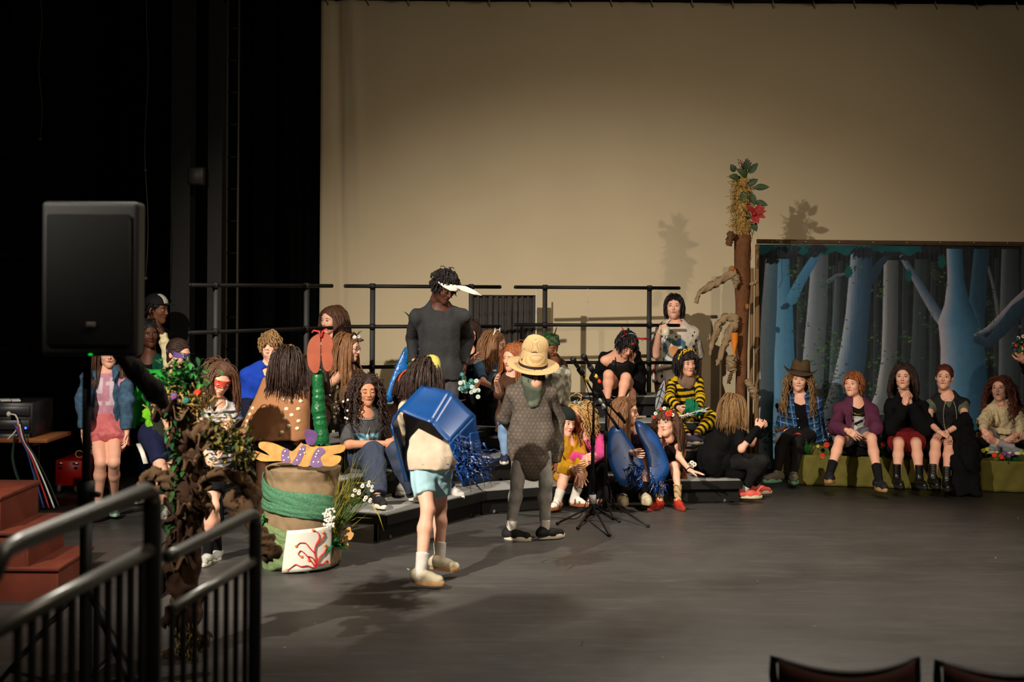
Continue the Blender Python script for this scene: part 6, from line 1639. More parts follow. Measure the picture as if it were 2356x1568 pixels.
garment(B, [[cone(B.N + vec(-.06, -.02, -.05), B.P + vec(-.12, -.04, .02), .10, .15, k=.05), cone(B.P + vec(-.12, -.04, .0), B.P + vec(.10, -.06, -.10), .11, .07, k=.06)]], 'cape', blackm, noise=(.016, .14))
g = Geo(); rs = np.random.RandomState(6)
for i in range(9): leafy(g, onhead(B, -.03 + rs.normal() * .02, .10 + rs.rand() * .01, .01 + rs.normal() * .012), .03, .010, rs.normal(size=3) + vec(0, -.4, 0), i % 3)
g.tube([onhead(B, .086 * cos(a), .012 + .104 * sin(a), .012) for a in np.linspace(-.3, pi + .3, 20)], .007, 6, 3); build(g, 'hair_ornament', [M('petal_blue', (50, 70, 120)), M('petal_lilac', (170, 160, 190)), M('petal_red', (208, 48, 34)), hairm('dkblond', HAIRC['dkblond'])], B.o)
# 28 ---- cowboy hat and plaid
B = person(label='person in a wide brown felt hat and blue plaid shirt with long wavy hair', Y=13.35, h=1.46, P=(1856, 'z', .45), N=(1842, 916, -.08), ty=-12, head=(-14, 2, 6, 1839, 872, -.04), skin='fair', brow='light', mouth='smile',
    rarm=((1800, 975, 1), (1808, 988, -1)), larm=((1882, 978, 1), (1818, 992, -1)), rleg=((1800, 1012, -1), (1788, 1085, 'Y', 13.0)), lleg=((1834, 1014, -1), (1826, 1087, 'Y', 12.95)), rfoot=(-55, 0), lfoot=(-12, 0), rhand=dict(pose='curl', dir=(.2, -.4, -.5), n=(.3, .8, -.3)), lhand=dict(pose='curl', dir=(-.6, -.3, -.6), n=(.3, .9, -.2)),
    hair=dict(c='dkblond', length=.38, n=220, curl=.010, freq=55, volume=1.35, zmax=.075), shoes=dict(kind='hiker', m=M('shoe_taupe', (104, 98, 84), var=.3), sole=M('sole_mint', (120, 176, 150)), stripe=M('strap_grey', (140, 134, 120)), size=1.15))
def plaid(V):
    q = (V - B.N) @ basis(B); c = np.tile(plaincol((36, 66, 128)), (len(V), 1)); a, b = q[:, 0] / .062, q[:, 2] / .062
    c[(a % 1 < .32)] = plaincol((30, 84, 92)); c[(b % 1 < .32)] = plaincol((28, 56, 88)); c[(a % 1 < .32) & (b % 1 < .32)] = plaincol((20, 44, 62)); c[((a + .55) % 1 < .10) | ((b + .55) % 1 < .10)] = plaincol((110, 136, 164)); return c
shirt(B, blackm, sleeve=0, loose=.010, name='undershirt', vneck=.05)
pl = cloth('plaid_flannel', (40, 60, 110), attr=True); H = B.h
jk = trunk(B, .030, wz=1.25) + [cone(B.P, B.P - B.up * .10, .115 * H, .12 * H, flat=(B.back, .8), k=.03), front_open(B, .030, .050, .06, -.45, x0=-.006), cone(B.N + B.up * .02, B.N + B.up * .12, .055, .07, op='-')]
pj = garment(B, [jk, arm_prims(B, 'r', .026, .028, .018, upto=1.93), arm_prims(B, 'l', .026, .028, .018, upto=1.93)], 'plaid_shirt', pl, noise=(.009, .10), col=plaid, h=.0065)
pants(B, M('black_leggings', (18, 17, 17)), loose=.012)
for z in (-.10, -.16):
    for x in (-.03, .065): g = Geo(); g.ball(torso(B, x, -.092, z), (.006, .004, .006), 8); build(g, 'button', M('pearl', (216, 212, 200), rough=.3), pj)
felt = cloth('felt_hat_brown', (82, 64, 44), bump=.15); HT = B.hc + B.R @ vec(0, .015, .062); g = Geo()
def curl_(V):
    W = V.copy(); r_ = np.hypot(V[:, 0], V[:, 1]); m = r_ > .1; W[:, 2] += np.where(m, 4.2 * np.maximum(np.abs(V[:, 0]) - .10, 0) ** 1.6 * 1.0 - .35 * np.maximum(-V[:, 1] - .10, 0) , 0); top_ = V[:, 2] > .09; W[:, 2] -= np.where(top_, .022 * np.exp(-(V[:, 0] / .025) ** 2), 0); return W
g.lathe([(.088, 0), (.105, .0), (.13, .001), (.156, .003), (.158, .006), (.13, .007), (.105, .008), (.090, .014), (.088, .05), (.080, .105), (.066, .124), (.03, .128), (0, .128)], c=HT, R=B.R, n=48, sy=.98, fn=curl_)
hat = build(g, 'felt_hat', felt, B.o); g = Geo(); g.lathe([(.091, .012), (.0925, .02), (.090, .032)], c=HT, R=B.R, n=36, sy=.98); build(g, 'hat_band', M('band_dark_brown', (44, 28, 22)), hat)
kn = PX(1797, 993, 12.78); ks = thing('wooden_knife', kn, 'wooden-handled toy knife with a grey blade held by the person in the felt hat', 'knife')
g = Geo(); g.rod(PX(1786, 992, 12.72), PX(1810, 982, 12.85), .014, 12); build(g, 'handle', M('wood_orange', (130, 74, 36)), ks)
g = Geo(); g.prism([(0, 0), (.03, .0), (.012, -.09), (-.006, -.10)], .006, R=roty(.35), t=PX(1790, 996, 12.73)); build(g, 'blade', M('blade_grey', (150, 150, 150), rough=.4), ks)

# 29 ---- blazer
B = person(label='boyish person in an oversized plum blazer and grey shorts sitting on the green flower box', Y=13.0, h=1.50, P=(1968, 'z', .46), N=(1970, 926, -.06), ty=-8, head=(-34, -4, 0, 1962, 884, -.02), skin='fair', brow='light',
    rarm=((1922, 982, -1), (1950, 990, -1)), larm=((2016, 985, -1), (2008, 1010, 1)), rleg=((1932, 1012, -1), (1909, 1088, -1)), lleg=((2005, 1008, -1), (2022, 1102, 'Y', 12.35)), rfoot=(-12, -8), lfoot=(6, 0), rhand=dict(pose='relax', dir=(.8, -.3, -.5), n=(.2, .9, -.3)),
    hair=dict(c='ginger', length=.070, n=420, r=.0055, swept=(.45, -.3, .1), hairline=.05), shoes=dict(kind='sneaker', m=M('shoe_black', (24, 24, 26)), sole=soleg, stripe=white, lace=M('lace_dark', (50, 50, 50)), size=1.12), socks=dict(m=sockb, len=.34))
def tee29(V):
    q = tlocal(B, V) * 1.5; c = np.tile(plaincol((20, 19, 20)), (len(V), 1)); f = (q[:, 1] < 0) & (abs(q[:, 0] - .015) < .062) & (q[:, 2] < -.10) & (q[:, 2] > -.23); n = np.sin(q[:, 0] * 75 + 2 * np.sin(q[:, 2] * 60)) + np.sin(q[:, 2] * 70)
    c[f] = plaincol((196, 192, 188)); c[f & (n > .5)] = plaincol((30, 30, 32)); return c
shirt(B, cloth('tee_black_print', (20, 20, 20), attr=True), sleeve=.6, loose=.012, col=tee29, h=.0065)
pants(B, cloth('shorts_grey', (96, 96, 100)), upto=.62, loose=.030, flare=.035, name='shorts')
H = B.h; plum = cloth('blazer_plum', (92, 46, 70), bump=.2)
jk = trunk(B, .026, wz=1.25) + [cone(B.shr + B.up * .010, B.shl + B.up * .010, .042, .042, k=.03), cone(B.P, B.P - B.up * .06, .115 * H, .125 * H, flat=(B.back, .8), k=.03), halfspace(B.P - B.up * .07, -B.up), front_open(B, .036, .046, .06, -.40, x0=.008), cone(B.N + B.up * .02, B.N + B.up * .12, .055, .07, op='-')]
bz = garment(B, [jk, arm_prims(B, 'r', .026, .026, .024, upto=1.88), arm_prims(B, 'l', .026, .026, .024, upto=1.93)], 'blazer', plum, noise=(.007, .14), h=.0085, kg=.03)
for s in (-1, 1):
    g = Geo(); F = basis(B); O = [(.008 + s * .034, -.072, -.01), (.008 + s * .078, -.080, -.045), (.008 + s * .068, -.086, -.060), (.008 + s * .080, -.088, -.068), (.008 + s * .058, -.094, -.17), (.008 + s * .040, -.094, -.18)]
    pts = [torso(B, *p) for p in O]; V = pts + [p - B.back * .006 for p in pts]; k_ = len(pts)
    g.add(np.array(V), [tuple(range(k_)), tuple(range(k_, 2 * k_))[::-1]] + [(i, k_ + i, k_ + (i + 1) % k_, (i + 1) % k_) for i in range(k_)]); build(g, 'lapel', plum, bz, smooth=False)
g = Geo(); g.tube([torso(B, .048 * cos(a) + .005, -.045 + .055 * sin(a), -.015 - .03 * max(0, -sin(a))) for a in np.linspace(pi, 2 * pi, 14)], .003, 5); build(g, 'gold_chain', goldm, B.o)
g = Geo(); g.tube([torso(B, .042 * cos(a) + .005, -.080 + .02 * sin(a), -.03 - .085 * max(0, -sin(a))) for a in np.linspace(pi, 2 * pi, 14)], .002, 5); build(g, 'dark_chain', M('bead_black', (14, 14, 16)), B.o)
g = Geo(); g.ball(B.arm['r'][2] + unit(vec(.8, -.3, -.5)) * .085 + vec(0, -.012, 0), .009, 8); build(g, 'ring', M('silver', (180, 180, 180)), B.o)

# 30 ---- black coat red skirt
B = person(label='dark-haired person in a bulky black coat and dark red skirt, hands clasped at throat', Y=13.0, h=1.50, P=(2085, 'z', .46), N=(2086, 920, -.06), ty=-6, head=(-20, 0, 0, 2078, 866, -.03), skin='fair',
    rarm=((2048, 985, -1), (2082, 930, -1)), larm=((2126, 985, -1), (2094, 928, -1)), rleg=((2068, 1020, -1), (2064, 1098, 'Y', 12.45)), lleg=((2108, 1020, -1), (2116, 1100, 'Y', 12.45)), rfoot=(0, 0), lfoot=(4, 0), rhand=dict(pose='curl', dir=(.15, .1, 1), n=(.6, .5, 0)), lhand=dict(pose='grip', dir=(-.1, .1, 1), n=(-.6, .5, 0)),
    hair=dict(c='dkbrown', length=.20, n=210, volume=1.3, part=.0, hairline=.068), shoes=dict(kind='laceboot', m=M('boot_black', (16, 16, 16)), sole=soled, lace=M('lace_black', (28, 28, 28))))
skirt(B, cloth('skirt_dark_red', (104, 22, 24)), upto=.80, loose=.015, flare=.018)
H = B.h; jk = trunk(B, .032, wz=1.3) + [cone(B.P, B.P - B.up * .05, .12 * H, .125 * H, flat=(B.back, .85), k=.03), cone(B.N + B.up * .03 - B.back * .02, B.N + B.up * .1 - B.back * .05, .040, .06, op='-'), cone(B.P - B.back * .14 - B.up * .10, B.P - B.back * .10 + B.up * .10, .10, .03, op='-'), cone(B.hpr - B.side * .06, B.hpr - B.side * .10 - B.back * .22 - vec(0, 0, .05), .07, .05, k=.04), cone(B.hpl + B.side * .06, B.hpl + B.side * .10 - B.back * .22 - vec(0, 0, .05), .07, .05, k=.04)]
garment(B, [jk, arm_prims(B, 'r', .034, .040, .030, upto=1.95), arm_prims(B, 'l', .034, .040, .030, upto=1.95)], 'black_coat', blackm, noise=(.012, .12), kg=.03)
g = Geo(); g.tube([B.hc + B.R @ (vec(.052 * cos(a), .022 + .052 * sin(a), -.112) * B.hs) for a in np.linspace(0, 2 * pi, 20, endpoint=False)], .005, 6, closed=True); build(g, 'choker', M('pearl', (216, 212, 200)), B.o)
g = Geo(); g.box(torso(B, .065, -.115, -.085), (.006, .006, .022), bev=.002); build(g, 'zip_pull', M('silver', (180, 180, 180)), B.o)

# 31 ---- vest and pearls
B = person(label='person in a black sleeveless vest with a long pearl necklace', Y=13.0, h=1.52, P=(2182, 'z', .46), N=(2178, 912, -.04), ty=-6, head=(-22, -4, 3, 2172, 868, -.03), skin='fair',
    rarm=((2136, 970, -1), (2164, 995, -1)), larm=((2220, 970, -1), (2176, 995, -1)), rleg=((2153, 1018, -1), (2146, 1098, 'Y', 12.45)), lleg=((2184, 1018, -1), (2178, 1104, 'Y', 12.42)), rfoot=(0, 0), lfoot=(-12, 0), rhand=dict(pose='curl', dir=(.8, -.3, -.35), n=(.1, .5, -.9)), lhand=dict(pose='curl', dir=(-.85, -.3, -.2), n=(-.1, .5, -.9)),
    hair=dict(c='auburn', length=.10, n=300, tail=(0.01, .10, .0), hairline=.062), shoes=dict(kind='laceboot', m=M('boot_black', (16, 16, 16)), sole=soled, lace=M('lace_grey', (130, 130, 126))))
shirt(B, cloth('tee_sage', (92, 98, 82)), sleeve=.40, loose=.012, name='undershirt', noise=(.003, .08))
shirt(B, M('vest_black', (18, 18, 20), rough=.8), sleeve=0, loose=.022, vneck=.11, name='vest', hem=.04)
pants(B, blackm, upto=.45, loose=.02, flare=.02, name='skirt')
g = Geo()
for i in range(64):
    a = 2 * pi * i / 64; x = .038 * cos(a); y = -.08 - .012 * max(0, -sin(a)); z = -.105 + .115 * sin(a)
    if sin(a) > .75: y += (sin(a) - .75) * .28
    g.ball(torso(B, x, y - .008, z), .0045, 6)
build(g, 'pearl_necklace', M('pearl', (216, 212, 200)), B.o)
for k in 'rl':
    w = B.arm[k][2]; g = Geo(); F = frame_from(w - B.arm[k][1]); g.tube([w + F @ vec(.024 * cos(a), .024 * sin(a), -.02) for a in np.linspace(0, 2 * pi, 12, endpoint=False)], .0025, 5, closed=True); build(g, 'bracelet', M('bead_black', (14, 14, 16)), B.o)
A = B.arm['l']; build(solid([cone(A[1] + vec(0, 0, .03), A[1] + (A[2] - A[1]) * .35, .055, .052), cone(A[1], B.hpl + vec(.10, -.05, .0), .05, .07, k=.04)], .009, noise=(.01, .07), seed=5), 'slipped_coat_sleeve', blackm, B.o)
A = B.arm['r']; build(solid([cone(A[1] + vec(0, 0, .0), A[1] + (A[2] - A[1]) * .25, .05, .046)], .009, noise=(.008, .07), seed=6), 'slipped_coat_sleeve', blackm, B.o)
# the coat hanging over the box beside
g = Geo(); g.add(*fieldmesh([[cone(PX(2215, 985, 12.78), PX(2225, 1060, 12.48), .10, .10, k=.06), cone(PX(2222, 1060, 12.48), PX(2222, 1132, 12.42), .10, .13, k=.06, flat=(vec(0, 1, 0), .6)), cone(PX(2215, 1138, 12.4), PX(2252, 1142, 12.4), .022, .015, k=.04), cone(PX(2205, 1000, 12.7), PX(2260, 1018, 12.75), .05, .04, k=.05), halfspace((0, 0, .004), (0, 0, -1)), halfspace((0, 12.585, 0), (0, 1, 0)) if False else cone(PX(2222, 900, 12.6), PX(2222, 901, 12.6), .001, .001)]], .010, noise=(.022, .16), seed=12))
tag(build(g, 'coat', blackm), 'black coat hanging over the front of the green flower box', 'coat')

# 32 ---- cream blouse
B = person(label='child with very long curly auburn hair and a frilly cream blouse sitting cross-legged', Y=13.1, h=1.30, P=(2312, 'z', .47), N=(2308, 930, -.05), ty=-8, head=(-32, -8, -4, 2300, 895, -.03), skin='fair', mouth='open',
    rarm=((2262, 972, -1), (2262, 988, -1)), larm=((2352, 975, -1), (2340, 1000, -1)), rleg=((2252, 1004, -1), (2322, 1026, -1)), lleg=((2358, 1000, -1), (2290, 1024, 'Y', 12.80)), rfoot=(60, 0), lfoot=(-70, 0), rhand=dict(pose='relax', dir=(.4, -.3, -.6), n=(.2, .8, -.5)), lhand=dict(pose='relax'),
    hair=dict(c='auburn', length=.40, n=240, curl=.012, freq=85, volume=1.9, r=.0055), shoes=dict(kind='sneaker', m=M('shoe_grey', (120, 126, 124))), socks=dict(m=M('sock_grey', (150, 146, 150)), len=.3))
cr_m = cloth('blouse_cream', (206, 190, 152), bump=.4)
shirt(B, cr_m, sleeve=1.85, loose=.032, cuff=.012, noise=(.010, .06), name='blouse', wz=1.2)
for zz, rr in ((-.165, .115),):
    g = Geo(); g.sheet(lambda u, v: torso(B, .11 * cos(pi + pi * u), -.028 + .088 * sin(pi + pi * u) * (1 + .08 * v) - .004 * sin(u * 60) * v, -.13 - .035 * v - .02 * (1 - abs(2 * u - 1))), 60, 5, thick=.004); build(g, 'ruffle', cr_m, B.o)
for s in (-1, 1):
    g = Geo(); g.sheet(lambda u, v: torso(B, s * (.055 + .02 * v + .004 * sin(u * 40) * v), -.05 - .06 * sin(u * pi * .9), -.015 - .13 * u), 36, 4, thick=.004); build(g, 'ruffle', cr_m, B.o)
pants(B, cloth('shorts_grey_lilac', (130, 124, 132)), upto=.5, loose=.02, flare=.02, name='shorts')

# 33 ---- right edge, holding flowers
B = person(label='person in black at the right edge of the stage holding a bunch of flowers', Y=12.6, h=1.55, P=(2412, 'z', .84), N=(2412, 770), ty=-15, head=(-30, 5, 0, 2410, 728), skin='light',
    rarm=((2366, 850, -1), (2352, 828, -1)), larm='down', rleg='stand', lleg='stand', hair=dict(c='dkbrown', length=.25, n=120), shoes=dict(kind='sneaker', m=blackm), rhand=dict(pose='grip', dir=(-.4, -.4, .7), n=(-.3, .8, .2)))
shirt(B, blackm, sleeve=1.9, loose=.02); pants(B, blackm)
# ================================================================== props on the stage
grass = M('grass_green', (40, 110, 44), rough=.6); leafg = M('leaf_green', (44, 96, 38)); kraft = cloth('kraft_paper', (140, 118, 90), bump=.5, bscale=16, var=.12, rough=.85); kraftd = cloth('kraft_dark', (96, 68, 46), bump=.6, bscale=20)
# ---- green covered benches with flower trough
gb = cloth('bench_green', (98, 92, 42), bump=.35, bscale=9, var=.1)
def fline(X): return 13.06 + (12.63 - 13.06) * (X - 2.60) / (4.55 - 2.60)
def bench(xa, xb, label):
    t = thing('flower_bench', ((xa + xb) / 2, fline((xa + xb) / 2), 0), label, 'bench')
    ya, yb = fline(xa), fline(xb); g = Geo()
    def front(u, v): 
        x = xa + (xb - xa) * u; w = .010 * sin(u * 23 + 2 * sin(v * 3)) * sin(v * 3) + .006 * sin(u * 51 - v * 6); return (x, fline(x) + w, .005 + .275 * v)
    g.sheet(front, 90, 12, thick=.006)
    for x in (xa, xb): g.sheet(lambda u, v: (x, fline(x) + .7 * u + .004 * sin(v * 9), .005 + (.275 if u < .18 else .35) * v), 14, 6, thick=.005)
    build(g, 'fabric_cover', gb, t)
    def slab(y0_, y1_, z0, z1, m, name):
        g = Geo(); V = []
        for z in (z0, z1): V += [(xa + .006, fline(xa) + y0_, z), (xb - .006, fline(xb) + y0_, z), (xb - .006, fline(xb) + y1_, z), (xa + .006, fline(xa) + y1_, z)]
        g.add(np.array(V), [(0, 3, 2, 1), (4, 5, 6, 7), (0, 1, 5, 4), (1, 2, 6, 5), (2, 3, 7, 6), (3, 0, 4, 7)]); build(g, name, m, t, smooth=False)
    slab(.012, .13, .0, .262, M('trough_soil', (40, 44, 24)), 'trough'); slab(.13, .72, .0, .355, gb, 'seat_box'); slab(.14, .71, .355, .372, M('bench_top_black', (20, 20, 20), rough=.8), 'seat_top')
    return t
bench(2.60, 4.19, 'long olive green cloth-covered bench with red flowers along its front')
bench(4.21, 5.5, 'olive green cloth-covered bench at the right edge with yellow, red and purple flowers')
rs = np.random.RandomState(31)
fr = M('petal_scarlet', (214, 56, 30)); fp = M('petal_purple', (112, 70, 128)); fy = M('petal_yellowgreen', (186, 180, 50))
def bench_y(px): return fline(PX(px, 1040, 12.9)[0]) 
def bloom(px, py, m, r, label, grp):
    Y = bench_y(px) + .035; c = PX(px, py, Y - .03); t = thing('artificial_flower', (c[0], Y, .26), label, 'flower', grp)
    g = Geo(); flower(g, c, r, rs, 0, 1, 7, (rs.normal() * .3, -1, .5)); flower(g, c + vec(0, -.004, 0), r * .6, rs, 0, 1, 5, (0, -1, .4)); build(g, 'petals', [m, goldm], t)
    g = Geo(); g.tube([(c[0] + rs.normal() * .01, Y + .01, .25), (c + np.array([c[0], Y, .26])) / 2 + vec(0, .01, .01), c], .0025, 5)
    for q in range(3): leafy(g, c + vec(rs.normal() * .02, .01, -.02), .04, .012, rs.normal(size=3) + vec(0, -.3, .2))
    build(g, 'stem', leafg, t)
for x, y, r, w_ in ((1836, 1003, .042, 'highest scarlet flower, at the left end of the long green bench'), (1822, 1036, .032, 'scarlet flower hanging past the left corner of the long green bench'), (1902, 1023, .034, 'upper scarlet flower left of the shin of the plum blazer wearer'), (1892, 1049, .034, 'lower scarlet flower left of the shin of the plum blazer wearer'), (1956, 1026, .042, 'scarlet flower below the ringed hand of the plum blazer wearer'), (1967, 1042, .040, 'lower of two scarlet flowers between the legs of the plum blazer wearer'), (2033, 1022, .034, 'scarlet flower just right of the knee of the plum blazer wearer'), (2056, 1033, .036, 'scarlet flower left of the shins of the red skirt wearer'), (2092, 1043, .032, 'scarlet flower between the shins of the red skirt wearer')): bloom(x, y, fr, r, w_, 'scarlet flowers on the long green bench')
for x, y, r, w_ in ((2288, 1046, .030, 'left of two scarlet flowers on the right-hand bench'), (2304, 1050, .032, 'right of two scarlet flowers on the right-hand bench')): bloom(x, y, fr, r, w_, 'scarlet flowers on the right-hand bench')
for x, y, r, w_ in ((2311, 1043, .026, 'leftmost of three purple flowers on the right-hand bench'), (2321, 1048, .024, 'middle and lowest of three purple flowers on the right-hand bench'), (2330, 1044, .022, 'purple flower beside the grass tuft on the right-hand bench')): bloom(x, y, fp, r, w_, 'purple flowers on the right-hand bench')
for x, y, r, w_ in ((2240, 1040, .026, 'yellow-green flower at the left end of the right-hand bench'), (2262, 1036, .024, 'left one of a yellow-green pair on the right-hand bench'), (2271, 1033, .022, 'right one of a yellow-green pair on the right-hand bench'), (2350, 1040, .024, 'yellow-green flower touching the right edge of the picture'), (1882, 1026, .020, 'yellow-green flower left of the blazer wearer, on the long bench'), (1985, 1034, .014, "tiny yellow-green flower between the blazer wearer's legs"), (2072, 1024, .02, 'yellow-green flower beside the knee of the red skirt wearer')): bloom(x, y, fy, r, w_, 'yellow green flowers on the green benches')
def tuft(px, hgt, n, label, sp=.03):
    Y = bench_y(px) + .06; b = PLX(px, Y, .255); g = Geo()
    for i in range(n):
        a = b + vec(rs.normal() * sp, rs.normal() * .015, 0); L = hgt * (.6 + .5 * rs.rand()); d = vec(rs.normal() * .22, rs.normal() * .2 - .05, 1)
        g.tube([a, a + d * L * .5, a + d * L + vec(rs.normal() * .03, 0, -.01)], [.003, .0028, .0006], 4, flat=.3)
    tag(build(g, 'grass_tuft', grass, kind='stuff') if False else build(g, 'grass_tuft', grass), label, 'grass')
tuft(1852, .17, 90, 'dense grass tuft at the left end of the long green bench'); tuft(1985, .24, 26, 'tall thin grass between the knees of the person in the plum blazer', .025); tuft(2045, .10, 40, 'low grass tuft right of the person in the plum blazer'); tuft(2337, .11, 90, 'dense grass tuft on the bench at the right edge', .035); tuft(2010, .10, 34, 'short grass tuft in front of the plum blazer, on the long green bench')
g = Geo(); c = PX(1912, 985, 13.3); g.add(*fieldmesh([[cone(c + vec(0, 0, -.09), c + vec(-.005, 0, .07), .042, .030), ell(c + vec(-.03, -.02, -.10), (.05, .04, .02))]], .006, noise=(.022, .035), seed=4))
tag(build(g, 'foil_bundle', M('crumpled_foil', (190, 190, 196), rough=.18, metal=1.0, var=.05), smooth=False), 'crumpled silver foil bundle on the bench left of the plum blazer', 'foil')
# bouquet at the right edge
c = PX(2347, 795, 12.35); bq = thing('bouquet', c, 'bunch of white, blue and red flowers held at the right edge of the picture', 'bouquet')
for i in range(22):
    g = Geo(); p = c + vec(rs.normal() * .035, rs.normal() * .03, rs.normal() * .04 + .02); flower(g, p, .018 + .006 * rs.rand(), rs); build(g, 'flower', [(M('petal_white', (225, 220, 208)), fr, M('petal_blue', (50, 70, 120)))[i % 3], goldm], bq)
g = Geo()
for i in range(34): leafy(g, c + rs.normal(size=3) * .02, .09, .014, rs.normal(size=3) + vec(0, -.3, .4))
build(g, 'leaves', leafg, bq); g = Geo(); g.tube([c, c + vec(.02, 0, -.13)], .012, 8); build(g, 'stems', leafg, bq)
# ---- paper tree trunk with straw top
YT = 13.35
tt = thing('paper_tree', PLX(1702, YT, 0), 'tall brown paper tree trunk topped with straw, leaves and red flowers', 'tree')
tz = [(1708, 540, 19), (1708, 560, 20), (1707, 600, 18), (1708, 660, 18), (1707, 700, 16), (1706, 780, 13.5), (1706, 860, 12), (1703, 930, 13), (1702, 1000, 15), (1702, 1101, 18)]
g = Geo(); P = [PX(x, y, YT) for x, y, _ in tz]; g.tube(P, [r / 245 for *_, r in tz], 20)
for i in range(len(g.V)): 
    V = g.V[i]; V[:, 0] += .006 * np.sin(V[:, 2] * 33 + V[:, 1] * 60); V[:, 1] += .006 * np.sin(V[:, 2] * 27 + V[:, 0] * 70)
build(g, 'trunk', cloth('trunk_paper', (104, 68, 44), bump=.8, bscale=14, var=.15), tt)
straw_m = M('straw', (186, 150, 84), rough=.7, var=.3); g = Geo()
for i in range(900):
    a = rs.rand() * 6.28; z = rs.rand(); p = PX(1706 + 2 * sin(z * 9), 412 + 122 * z, YT) + vec(.085 * cos(a), .085 * sin(a), 0) * (.75 + .3 * rs.rand()); d = unit(rs.normal(size=3) + vec(0, 0, -.6)); L = .03 + .06 * rs.rand()
    g.tube([p, p + d * L * .5 + rs.normal(size=3) * .006, p + d * L], .0028, 3)
g.tube([PX(1706, 405, YT), PX(1706, 540, YT)], .055, 10); build(g, 'straw_wrap', straw_m, tt)
g = Geo(); 
for (x, y, dx, dz, L) in ((1718, 405, -.8, .6, .12), (1724, 398, .6, .8, .12), (1700, 410, -.8, .2, .10), (1722, 425, .6, .4, .10), (1735, 432, 1, .1, .14), (1728, 445, .3, -1, .12), (1737, 465, 1, -.2, .12), (1712, 440, -.2, -1, .1), (1730, 510, .5, -1, .10), (1690, 395, -.5, 1, .08), (1716, 390, .1, 1, .10)): leafy(g, PX(x, y, YT - .08), L, .038, (dx, -.35, dz), hint=(0, -1, .2))
build(g, 'leaves', M('leaf_tree', (40, 66, 26), rough=.5), tt)
g = Geo()
for (dx, dz) in ((.9, .2), (.6, .9), (1, -.4), (-.1, -1), (-.6, .6), (.3, -.9), (.95, .6)): leafy(g, PX(1736, 490, YT - .10), .11, .032, (dx, -.5, dz), hint=(0, -1, .2))
g.ball(PX(1735, 492, YT - .13), .022, 8); build(g, 'red_flower', M('petal_darkred', (150, 34, 30), rough=.6), tt)
g = Geo()
for i in range(26):
    p = PX(1712 + rs.normal() * 4, 402, YT - .03); q = p + vec(rs.normal() * .05 + .01, -.01, .09 + .07 * rs.rand()); g.tube([p, (p + q) / 2 + rs.normal(size=3) * .005, q], .002, 4)
    for k in range(5): g.ball(p + (q - p) * (.4 + .13 * k) + rs.normal(size=3) * .005, .006, 5)
build(g, 'berry_sprigs', M('berry_dark', (84, 30, 34)), tt)
g = Geo(); g.tube([PX(1735, 520, YT - .05), PX(1728, 560, YT - .1), PX(1730, 590, YT - .1), PX(1722, 610, YT - .1)], .003, 5); g.tube([PX(1676, 548, YT - .05), PX(1690, 552, YT - .1), PX(1670, 556, YT - .1)], .006, 5, flat=.3); build(g, 'gold_ribbon', goldm, tt)
def twist(pts, r, name='paper_branch', par=tt, m=kraft, Y=YT - .12, seedv=0):
    P = [PX(x, y, Y + (d[0] if d else 0)) for x, y, *d in pts]; P = np.array(P); k = 40; t = np.linspace(0, len(P) - 1, k)
    P = np.stack([np.interp(t, np.arange(len(P)), P[:, i]) for i in range(3)], 1)
    g = Geo(); n = 14; V = []; T = np.gradient(P, axis=0); T /= np.linalg.norm(T, axis=1, keepdims=True); u = unit(np.cross(T[0], vec(0, 1, .1)))
    rr = np.broadcast_to(np.interp(np.linspace(0, 1, k), np.linspace(0, 1, len(r)), r), (k,))
    for i in range(k):
        u = unit(u - T[i] * (u @ T[i])); w = np.cross(T[i], u)
        for a in np.linspace(0, 2 * pi, n, endpoint=False): 
            R_ = rr[i] * (1 + .28 * sin(3 * a + i * .8 + 1.5 * sin(i * .37) + seedv) + .14 * sin(7 * a - i * 1.3 + 2 * sin(i * .9))); V.append(P[i] + R_ * (cos(a) * u + sin(a) * w))
    i = np.arange(n); j = (i + 1) % n; g.add(np.array(V), np.vstack([np.stack([q * n + i, q * n + j, (q + 1) * n + j, (q + 1) * n + i], 1) for q in range(k - 1)] )); g.F.append((np.array([list(range(n))[::-1]]), 0)); g.F.append((np.array([list(range(n))]) + (k - 1) * n, 0))
    return build(g, name, m, par)
twist([(1694, 628), (1672, 634), (1650, 650), (1625, 662), (1608, 675), (1601, 697)], [.040, .032, .034, .030, .016, .018]); twist([(1690, 630), (1695, 645), (1692, 662)], [.03, .035, .012])
twist([(1695, 742), (1690, 730), (1670, 728), (1655, 745), (1643, 775), (1636, 800), (1633, 818)], [.030, .036, .032, .032, .028, .020, .008]); twist([(1694, 740), (1682, 758), (1672, 780), (1664, 800), (1656, 825), (1648, 840)], [.04, .042, .034, .028, .022, .02], seedv=2)
twist([(1692, 830), (1684, 826), (1682, 842), (1692, 855)], [.03, .045, .045, .02]); twist([(1716, 873), (1725, 885), (1735, 900), (1738, 922)], [.02, .032, .035, .006]); twist([(1725, 655), (1735, 650), (1742, 645)], [.012, .022, .014]); twist([(1690, 545), (1682, 540), (1676, 565)], [.02, .035, .025], m=kraftd)
twist([(1684, 850), (1679, 870), (1673, 882)], [.01, .018, .004], m=kraftd)
g = Geo(); g.lathe([(.034, .08), (.032, .0), (.004, -.13)], c=PX(1690, 785, YT - .16), n=12); build(g, 'orange_cone', M('cone_orange', (214, 120, 30), rough=.6), tt)
g = Geo(); g.ball(PX(1684, 618, YT - .12), (.03, .02, .03), 10); g.ball(PX(1719, 705, YT - .1), (.02, .02, .03), 10); build(g, 'orange_patch', M('patch_orange', (150, 90, 44)), tt)
g = Geo(); g.tube([PX(1658 + 3 * sin(i), 740 + i * 2.4, YT - .16) for i in range(7)], .004, 5); build(g, 'curled_wire', M('bead_black', (14, 14, 16)), tt)
